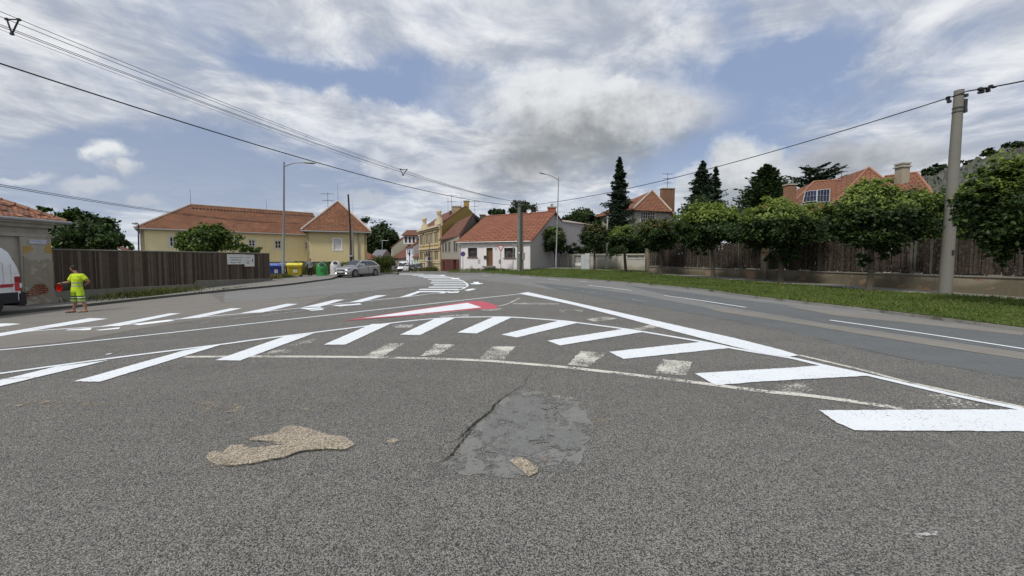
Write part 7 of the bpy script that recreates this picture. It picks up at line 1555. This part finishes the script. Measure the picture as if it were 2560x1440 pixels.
def bell(label, px, base_py, w_px, h_px, color, rz):
    b = G(px, base_py, .12); k = b.y/F; Rr = w_px*k/2*.88; H = h_px*k; root = thing('bell_container', label, 'container', (0, 0, 0), 0, 'bell shaped bottle containers'); P = mk('bell_'+color[0], color[1], .42, var=.10, fvar=.04)
    prof = [(1.0, 0), (1.0, .05), (.93, .065), (.94, .3), (.945, .60), (.90, .72), (.78, .83), (.6, .91), (.38, .97), (.16, 1.0), (.02, 1.0)]; MB().lathe([(r_*Rr, z*H) for r_, z in prof], n=40).build('body', P, root, smooth=True)
    for a_ in (-.12,): 
        M_ = Matrix.Rotation(a_, 4, 'Z') @ Matrix.Translation((0, -Rr*.74, H*.855)) @ Matrix.Rotation(R(52), 4, 'X'); MB().lathe([(.01, -.05), (.2, -.05), (.2, .04), (.16, .05), (.01, .05)], n=20, M=M_ @ Matrix.Diagonal((1, .8, 1, 1))).build('bottle_opening', BLK, root)
    M_ = Matrix.Translation((0, -Rr*.95, H*.42)); s = MB().box((0, 0, 0), (.26, .02, .26), M=M_).build('label_plate', mk('bell_label_'+color[0], tuple(c*.55 for c in color[1]), .6, var=.4, vs=12), root)
    MB().tube([(0, 0, H*.98), (0, 0, H*1.03)], .05, 8).build('lifting_ring', METAL, root); root.location = b; root.rotation_euler = (0, 0, rz)
bell('green bell shaped bottle container with round dark opening', 805, 689, 31, 33, ('green', (.035, .23, .06)), .5)
bell('white bell shaped bottle container partly behind the silver car', 839.5, 686.5, 30, 34.5, ('white', (.56, .56, .56)), .45)

# ------------------------------------------------------------------ people
SKIN = mk('skin_tan', (.30, .165, .105), .6, var=.12, bmp=.05); HAIR = mk('dark_hair', (.022, .016, .012), .8, var=.3, fs=60)
class Fig:
    """limbs, torso rings and ellipsoids fused into one continuous surface by a voxel remesh"""
    def __init__(s): s.m = MB()
    def limb(s, *pts, n=5):
        P = smooth3([Vector(p[:3]) for p in pts], n); r_ = [p[3] for p in pts]; rs = []
        for i in range(len(pts)-1): rs += [r_[i]+(r_[i+1]-r_[i])*(.5-.5*math.cos(math.pi*k/n)) for k in range(n)]
        s.m.tube(P, rs+[r_[-1]], 14)
        for p in (pts[0], pts[-1]): s.ball(p[:3], (p[3],)*3, 10)
        return s
    def ball(s, c, r_, n=16, M=None):
        prof = [(max(.001, math.cos(a)), math.sin(a)) for a in [(-.5+i/10.)*math.pi for i in range(11)]]
        s.m.lathe(prof, n=n, M=Matrix.Translation(Vector(c)) @ (M or Matrix()) @ Matrix.Diagonal((*r_, 1))); return s
    def torso(s, rings, rot=0):
        n = 22; out = []
        for cx, cy, z, rx, ry in rings:
            out.append([Vector((cx+rx*math.copysign(abs(math.cos(t))**.85, math.cos(t))*math.cos(rot)-ry*math.sin(t)*math.sin(rot), cy+rx*math.cos(t)*math.sin(rot)+ry*math.sin(t)*math.cos(rot), z)) for t in [6.2832*k/n for k in range(n)]])
        b = len(s.m.v); l = loft(out); s.m.v += l.v; s.m.f += [tuple(b+i for i in f) for f in l.f]; return s
    def build(s, name, m, parent, vox, cut=None):
        me = bpy.data.meshes.new('tmp'); me.from_pydata(s.m.v, [], s.m.f); ob = bpy.data.objects.new('tmp', me); COL.objects.link(ob)
        bm = bmesh.new(); bm.from_mesh(me); bmesh.ops.recalc_face_normals(bm, faces=bm.faces); bm.to_mesh(me); bm.free()
        r_ = ob.modifiers.new('r', 'REMESH'); r_.mode = 'VOXEL'; r_.voxel_size = vox; q = ob.modifiers.new('q', 'SMOOTH'); q.factor = .5; q.iterations = 3
        dg = bpy.context.evaluated_depsgraph_get(); dg.update(); out = bpy.data.meshes.new_from_object(ob.evaluated_get(dg)); bpy.data.objects.remove(ob); out.name = name
        out.materials.clear(); out.materials.append(m); out.polygons.foreach_set('use_smooth', [True]*len(out.polygons)); o = bpy.data.objects.new(name, out); COL.objects.link(o); o.parent = parent; return o
def fig_hand(F_, w_, d, up, curl=.4):
    w_ = Vector(w_); d = Vector(d).normalized(); up = Vector(up).normalized(); s = d.cross(up).normalized(); pc = w_+d*.05; Mx = Matrix((( d.x, s.x, up.x, 0), (d.y, s.y, up.y, 0), (d.z, s.z, up.z, 0), (0, 0, 0, 1)))
    F_.ball(pc, (.052, .040, .017), 14, Mx)
    for off, ln in ((-.030, .070), (-.010, .080), (.010, .075), (.029, .060)):
        b_ = pc+d*.035+s*off; c1 = b_+(d-up*curl*.3).normalized()*ln*.5; c2 = c1+(d-up*curl).normalized()*ln*.5; F_.limb((*b_, .0105), (*c1, .0095), (*c2, .0078), n=2)
    t0 = w_+d*.03-s*.032; t1 = t0+(d*.6-s*.8).normalized()*.035; F_.limb((*t0, .013), (*t1, .011), (*(t1+(d-up*.3).normalized()*.03), .009), n=2)
def fig_head(F_, c, face):
    c = Vector(c); f = Vector(face).normalized(); s = f.cross(Vector((0, 0, 1))).normalized(); u = s.cross(f); Mx = Matrix(((f.x, s.x, u.x, 0), (f.y, s.y, u.y, 0), (f.z, s.z, u.z, 0), (0, 0, 0, 1))); P = lambda a, b_, z: c+f*a+s*b_+u*z
    F_.ball(P(-.008, 0, .025), (.098, .077, .088), 18, Mx).ball(P(.022, 0, -.045), (.066, .058, .066), 16, Mx).ball(P(.068, 0, -.088), (.022, .026, .020), 12, Mx)
    F_.limb((*P(.088, 0, .012), .008), (*P(.108, 0, -.022), .014), n=2); 
    for g_ in (1, -1): F_.ball(P(-.005, .080*g_, -.012), (.018, .009, .030), 10, Mx); F_.ball(P(.078, .03*g_, .030), (.012, .024, .008), 10, Mx)
    F_.ball(P(.083, 0, -.055), (.010, .024, .007), 10, Mx)
def face_bits(parent, c, face):
    c = Vector(c); f = Vector(face).normalized(); s = f.cross(Vector((0, 0, 1))).normalized()
    for g_ in (1, -1): p = c+f*.086+s*.03*g_+Vector((0, 0, .008)); MB().lathe([(.002, -.006), (.010, -.003), (.010, .003), (.002, .006)], c=tuple(p), n=8).build('eye', mk('eye_dark', (.03, .02, .02), .4), parent)
    p = c+f*.092-Vector((0, 0, .055)); MB().box(tuple(p), (.012, .036, .006), math.atan2(f.y, f.x)).build('mouth', mk('lips', (.20, .07, .06), .5), parent)
def hair(parent, c, face, m=HAIR):
    c = Vector(c); f = Vector(face).normalized(); s = f.cross(Vector((0, 0, 1))).normalized(); u = s.cross(f); H = Fig(); P = lambda a, b_, z: c+f*a+s*b_+u*z
    Mx = Matrix(((f.x, s.x, u.x, 0), (f.y, s.y, u.y, 0), (f.z, s.z, u.z, 0), (0, 0, 0, 1))); H.ball(P(-.022, 0, .048), (.094, .080, .078), 20, Mx).ball(P(-.048, 0, .005), (.068, .070, .066), 16, Mx)
    return H.build('hair', m, parent, .006)
def bands(name, base, bl):
    if name in MATS: return MATS[name]
    m, t, p, o = newmat(name); s = t.nodes.new('ShaderNodeSeparateXYZ'); t.links.new(obco(t), s.inputs[0]); z = E(t, s.outputs[2]); f = noise(t, obco(t), 9, 4, .6); kk = (f-.5)*.5+1.; c = mixc(t, 1., base, comb(t, kk, kk, kk), 'MULTIPLY')
    for a_, b__, cc in bl: c = mixc(t, z.ss(a_-.006, a_+.006)*(1-z.ss(b__-.006, b__+.006)), c, cc)
    t.links.new(c, p.inputs['Base Color']); p.inputs['Roughness'].default_value = .8; p.inputs['Specular IOR Level'].default_value = .2; bump(t, p, f, .7, .04); return m
# the road worker, seen from behind, walking to the left
b = G(196, 781.5); wk = thing('person', 'person in bright yellow hi-vis shirt and shorts walking in sandals with a bucket', 'person', tuple(b)); L0 = Vector((0, 0, 0))
F_ = Fig(); F_.torso([(0, 0, .80, .13, .10), (0, 0, .92, .160, .115), (.01, 0, 1.06, .135, .10), (.04, -.005, 1.27, .165, .11), (.045, -.005, 1.40, .155, .09), (.03, -.005, 1.46, .07, .06)])
F_.limb((.02, 0, 1.44, .058), (-.03, -.01, 1.56, .052)); F_.limb((-.10, -.02, 1.395, .066), (-.17, -.05, 1.27, .052), (-.185, -.08, 1.165, .042), (-.31, -.10, 1.14, .040), (-.43, -.11, 1.125, .027)); F_.limb((.20, .01, 1.395, .066), (.29, .04, 1.29, .052), (.36, .08, 1.18, .042), (.24, .15, 1.11, .040), (.12, .19, 1.07, .027))
F_.limb((-.08, 0, .86, .085), (-.12, .02, .66, .080), (-.15, .02, .49, .060), (-.18, .06, .34, .060), (-.225, .055, .10, .036), (-.235, .05, .06, .036)); F_.limb((.09, 0, .86, .085), (.13, -.01, .66, .080), (.165, -.01, .49, .060), (.21, .03, .34, .060), (.255, .03, .10, .036), (.26, .03, .06, .036))
F_.limb((-.20, .06, .055, .034), (-.30, .03, .05, .036), (-.39, .0, .042, .030), (-.44, -.015, .038, .020)); F_.limb((.285, .035, .055, .034), (.19, .01, .05, .036), (.10, -.015, .042, .030), (.05, -.03, .038, .020))
hc = Vector((-.08, -.02, 1.665)); fc = (-.93, .30, -.2); fig_head(F_, hc, fc); fig_hand(F_, (-.44, -.11, 1.122), (-1, -.15, -.06), (0, -.3, 1), .7); fig_hand(F_, (.11, .195, 1.065), (-.6, .6, -.3), (.6, .5, .3), .6)
F_.build('body', SKIN, wk, .0055)
C_ = Fig(); C_.torso([(0, 0, .79, .172, .135), (0, 0, .90, .178, .138), (.01, 0, 1.06, .158, .122), (.04, -.005, 1.27, .186, .130), (.045, -.005, 1.40, .172, .108), (.035, -.005, 1.455, .105, .082), (.03, -.005, 1.475, .072, .066)])
C_.limb((-.10, -.02, 1.39, .088), (-.155, -.045, 1.29, .078), (-.175, -.06, 1.235, .074)); C_.limb((.20, .01, 1.39, .088), (.27, .03, 1.31, .078), (.30, .042, 1.265, .074)); HV = (.50, .66, .03)
C_.build('shirt', bands('hivis_shirt', HV, ((.985, 1.035, (.30, .36, .22)), (1.10, 1.155, (.30, .36, .22)))), wk, .011)
C_ = Fig(); C_.torso([(0, 0, .95, .155, .12), (0, 0, .84, .175, .14), (0, 0, .76, .16, .13)]); C_.limb((-.085, 0, .84, .115), (-.125, .02, .66, .108), (-.145, .02, .50, .112)); C_.limb((.09, 0, .84, .115), (.13, -.005, .66, .108), (.155, -.005, .50, .112))
C_.build('shorts', bands('hivis_shorts', (.42, .60, .03), ((.60, .645, (.03, .06, .025)), (.565, .60, (.62, .66, .5)), (.50, .56, (.10, .17, .06)), (.44, .47, (.62, .66, .5)))), wk, .011)
for q_ in (((-.172, -.058, 1.235), (-.180, -.066, 1.205)), ((.302, .044, 1.258), (.316, .052, 1.238))): MB().tube([Vector(q_[0])+b, Vector(q_[1])+b], .070, 14).build('sleeve_cuff', BLK, wk, smooth=True)
hair(wk, hc, fc); face_bits(wk, hc+b, fc)
for sx_, sy_, an_ in ((-.32, .025, .28), (.17, .005, .22)):
    q = MB().box((b.x+sx_, b.y+sy_, b.z+.014), (.29, .10, .026), an_).build('sandal', mk('sandal_dark', (.06, .02, .02), .7), wk, bevel=.01); MB().tube([(b.x+sx_-.03, b.y+sy_-.055, b.z+.03), (b.x+sx_-.04, b.y+sy_, b.z+.09), (b.x+sx_-.03, b.y+sy_+.055, b.z+.03)], .012, 6).build('sandal_strap', BLK, q)
MB().tube([(b.x-.405, b.y-.108, b.z+1.13), (b.x-.43, b.y-.11, b.z+1.127)], .034, 12).build('wristband', BLK, wk)
bx_ = Vector((.02, -1, .03)).normalized(); bc = Vector((b.x-.36, b.y-.17, b.z+.955)); Mb = Matrix.Translation(bc) @ bx_.to_track_quat('Z', 'Y').to_matrix().to_4x4()
bk_ = thing('bucket', 'black bucket with bright red inside held sideways under the arm of the worker', 'bucket', tuple(bc))
MB().lathe([(.01, -.12), (.12, -.12), (.125, -.10), (.148, .10), (.154, .11), (.148, .118), (.138, .10), (.118, -.09), (.01, -.095)], n=28, M=Mb).build('bucket_body', BLK, bk_, smooth=True); MB().lathe([(.01, -.05), (.118, -.048), (.134, .085), (.128, .085), (.112, -.042), (.01, -.043)], n=28, M=Mb).build('red_inside', mk('bucket_red', (.60, .03, .025), .4, var=.3, vs=12), bk_, smooth=True)
# pedestrian by the containers
b = G(776, 690, .12); pd = thing('person', 'person in a grey patterned jacket and black trousers standing between the yellow and green containers', 'person', tuple(b)); pd.rotation_euler = (0, 0, .35)
F_ = Fig(); F_.torso([(0, 0, .74, .12, .10), (0, 0, .84, .145, .11), (0, 0, .98, .125, .10), (-.02, 0, 1.16, .15, .10), (-.02, 0, 1.28, .145, .085), (-.02, 0, 1.33, .07, .06)]); F_.limb((-.02, 0, 1.31, .055), (.005, -.01, 1.42, .048))
F_.limb((-.15, 0, 1.26, .058), (-.33, -.05, 1.05, .044), (-.45, -.15, .87, .028)); F_.limb((.12, 0, 1.26, .058), (.21, .02, 1.03, .044), (.15, -.11, .87, .028)); F_.limb((-.08, 0, .78, .09), (-.10, -.02, .44, .06), (-.10, .02, .09, .04), (-.10, .02, .05, .04)); F_.limb((.08, 0, .78, .09), (.10, 0, .44, .06), (.09, .03, .09, .04), (.09, .03, .05, .04))
hc = Vector((.015, -.02, 1.515)); fc = (-.3, -.95, -.25); fig_head(F_, hc, fc); fig_hand(F_, (-.455, -.155, .865), (-.5, -.5, -.7), (-.6, .2, .5)); fig_hand(F_, (.145, -.12, .865), (-.5, -.6, -.3), (.5, -.2, .6)); F_.build('body', SKIN, pd, .006)
C_ = Fig(); C_.torso([(0, 0, .76, .17, .14), (0, 0, .98, .152, .125), (-.02, 0, 1.16, .178, .125), (-.02, 0, 1.28, .165, .105), (-.02, 0, 1.345, .08, .07)]); C_.limb((-.14, 0, 1.26, .080), (-.33, -.05, 1.05, .066), (-.44, -.14, .90, .052)); C_.limb((.11, 0, 1.26, .080), (.21, .02, 1.03, .066), (.16, -.09, .90, .052))
C_.build('jacket', mk('patterned_jacket', (.15, .155, .16), .85, var=.9, vs=16, fvar=.5, fs=40, tint=(.25, .25, .26)), pd, .011)
C_ = Fig(); C_.torso([(0, 0, .90, .145, .12), (0, 0, .76, .155, .125)]); C_.limb((-.08, 0, .78, .10), (-.10, -.02, .44, .08), (-.10, .02, .10, .066)); C_.limb((.08, 0, .78, .10), (.10, 0, .44, .08), (.09, .03, .10, .066)); C_.build('trousers', mk('black_trousers', (.015, .015, .018), .85), pd, .011)
C_ = Fig(); C_.limb((-.10, .04, .04, .042), (-.115, -.09, .035, .036)).limb((.09, .05, .04, .042), (.10, -.08, .035, .036)); C_.build('shoes', BLK, pd, .008)
hair(pd, hc, fc); face_bits(pd, hc+b, fc)
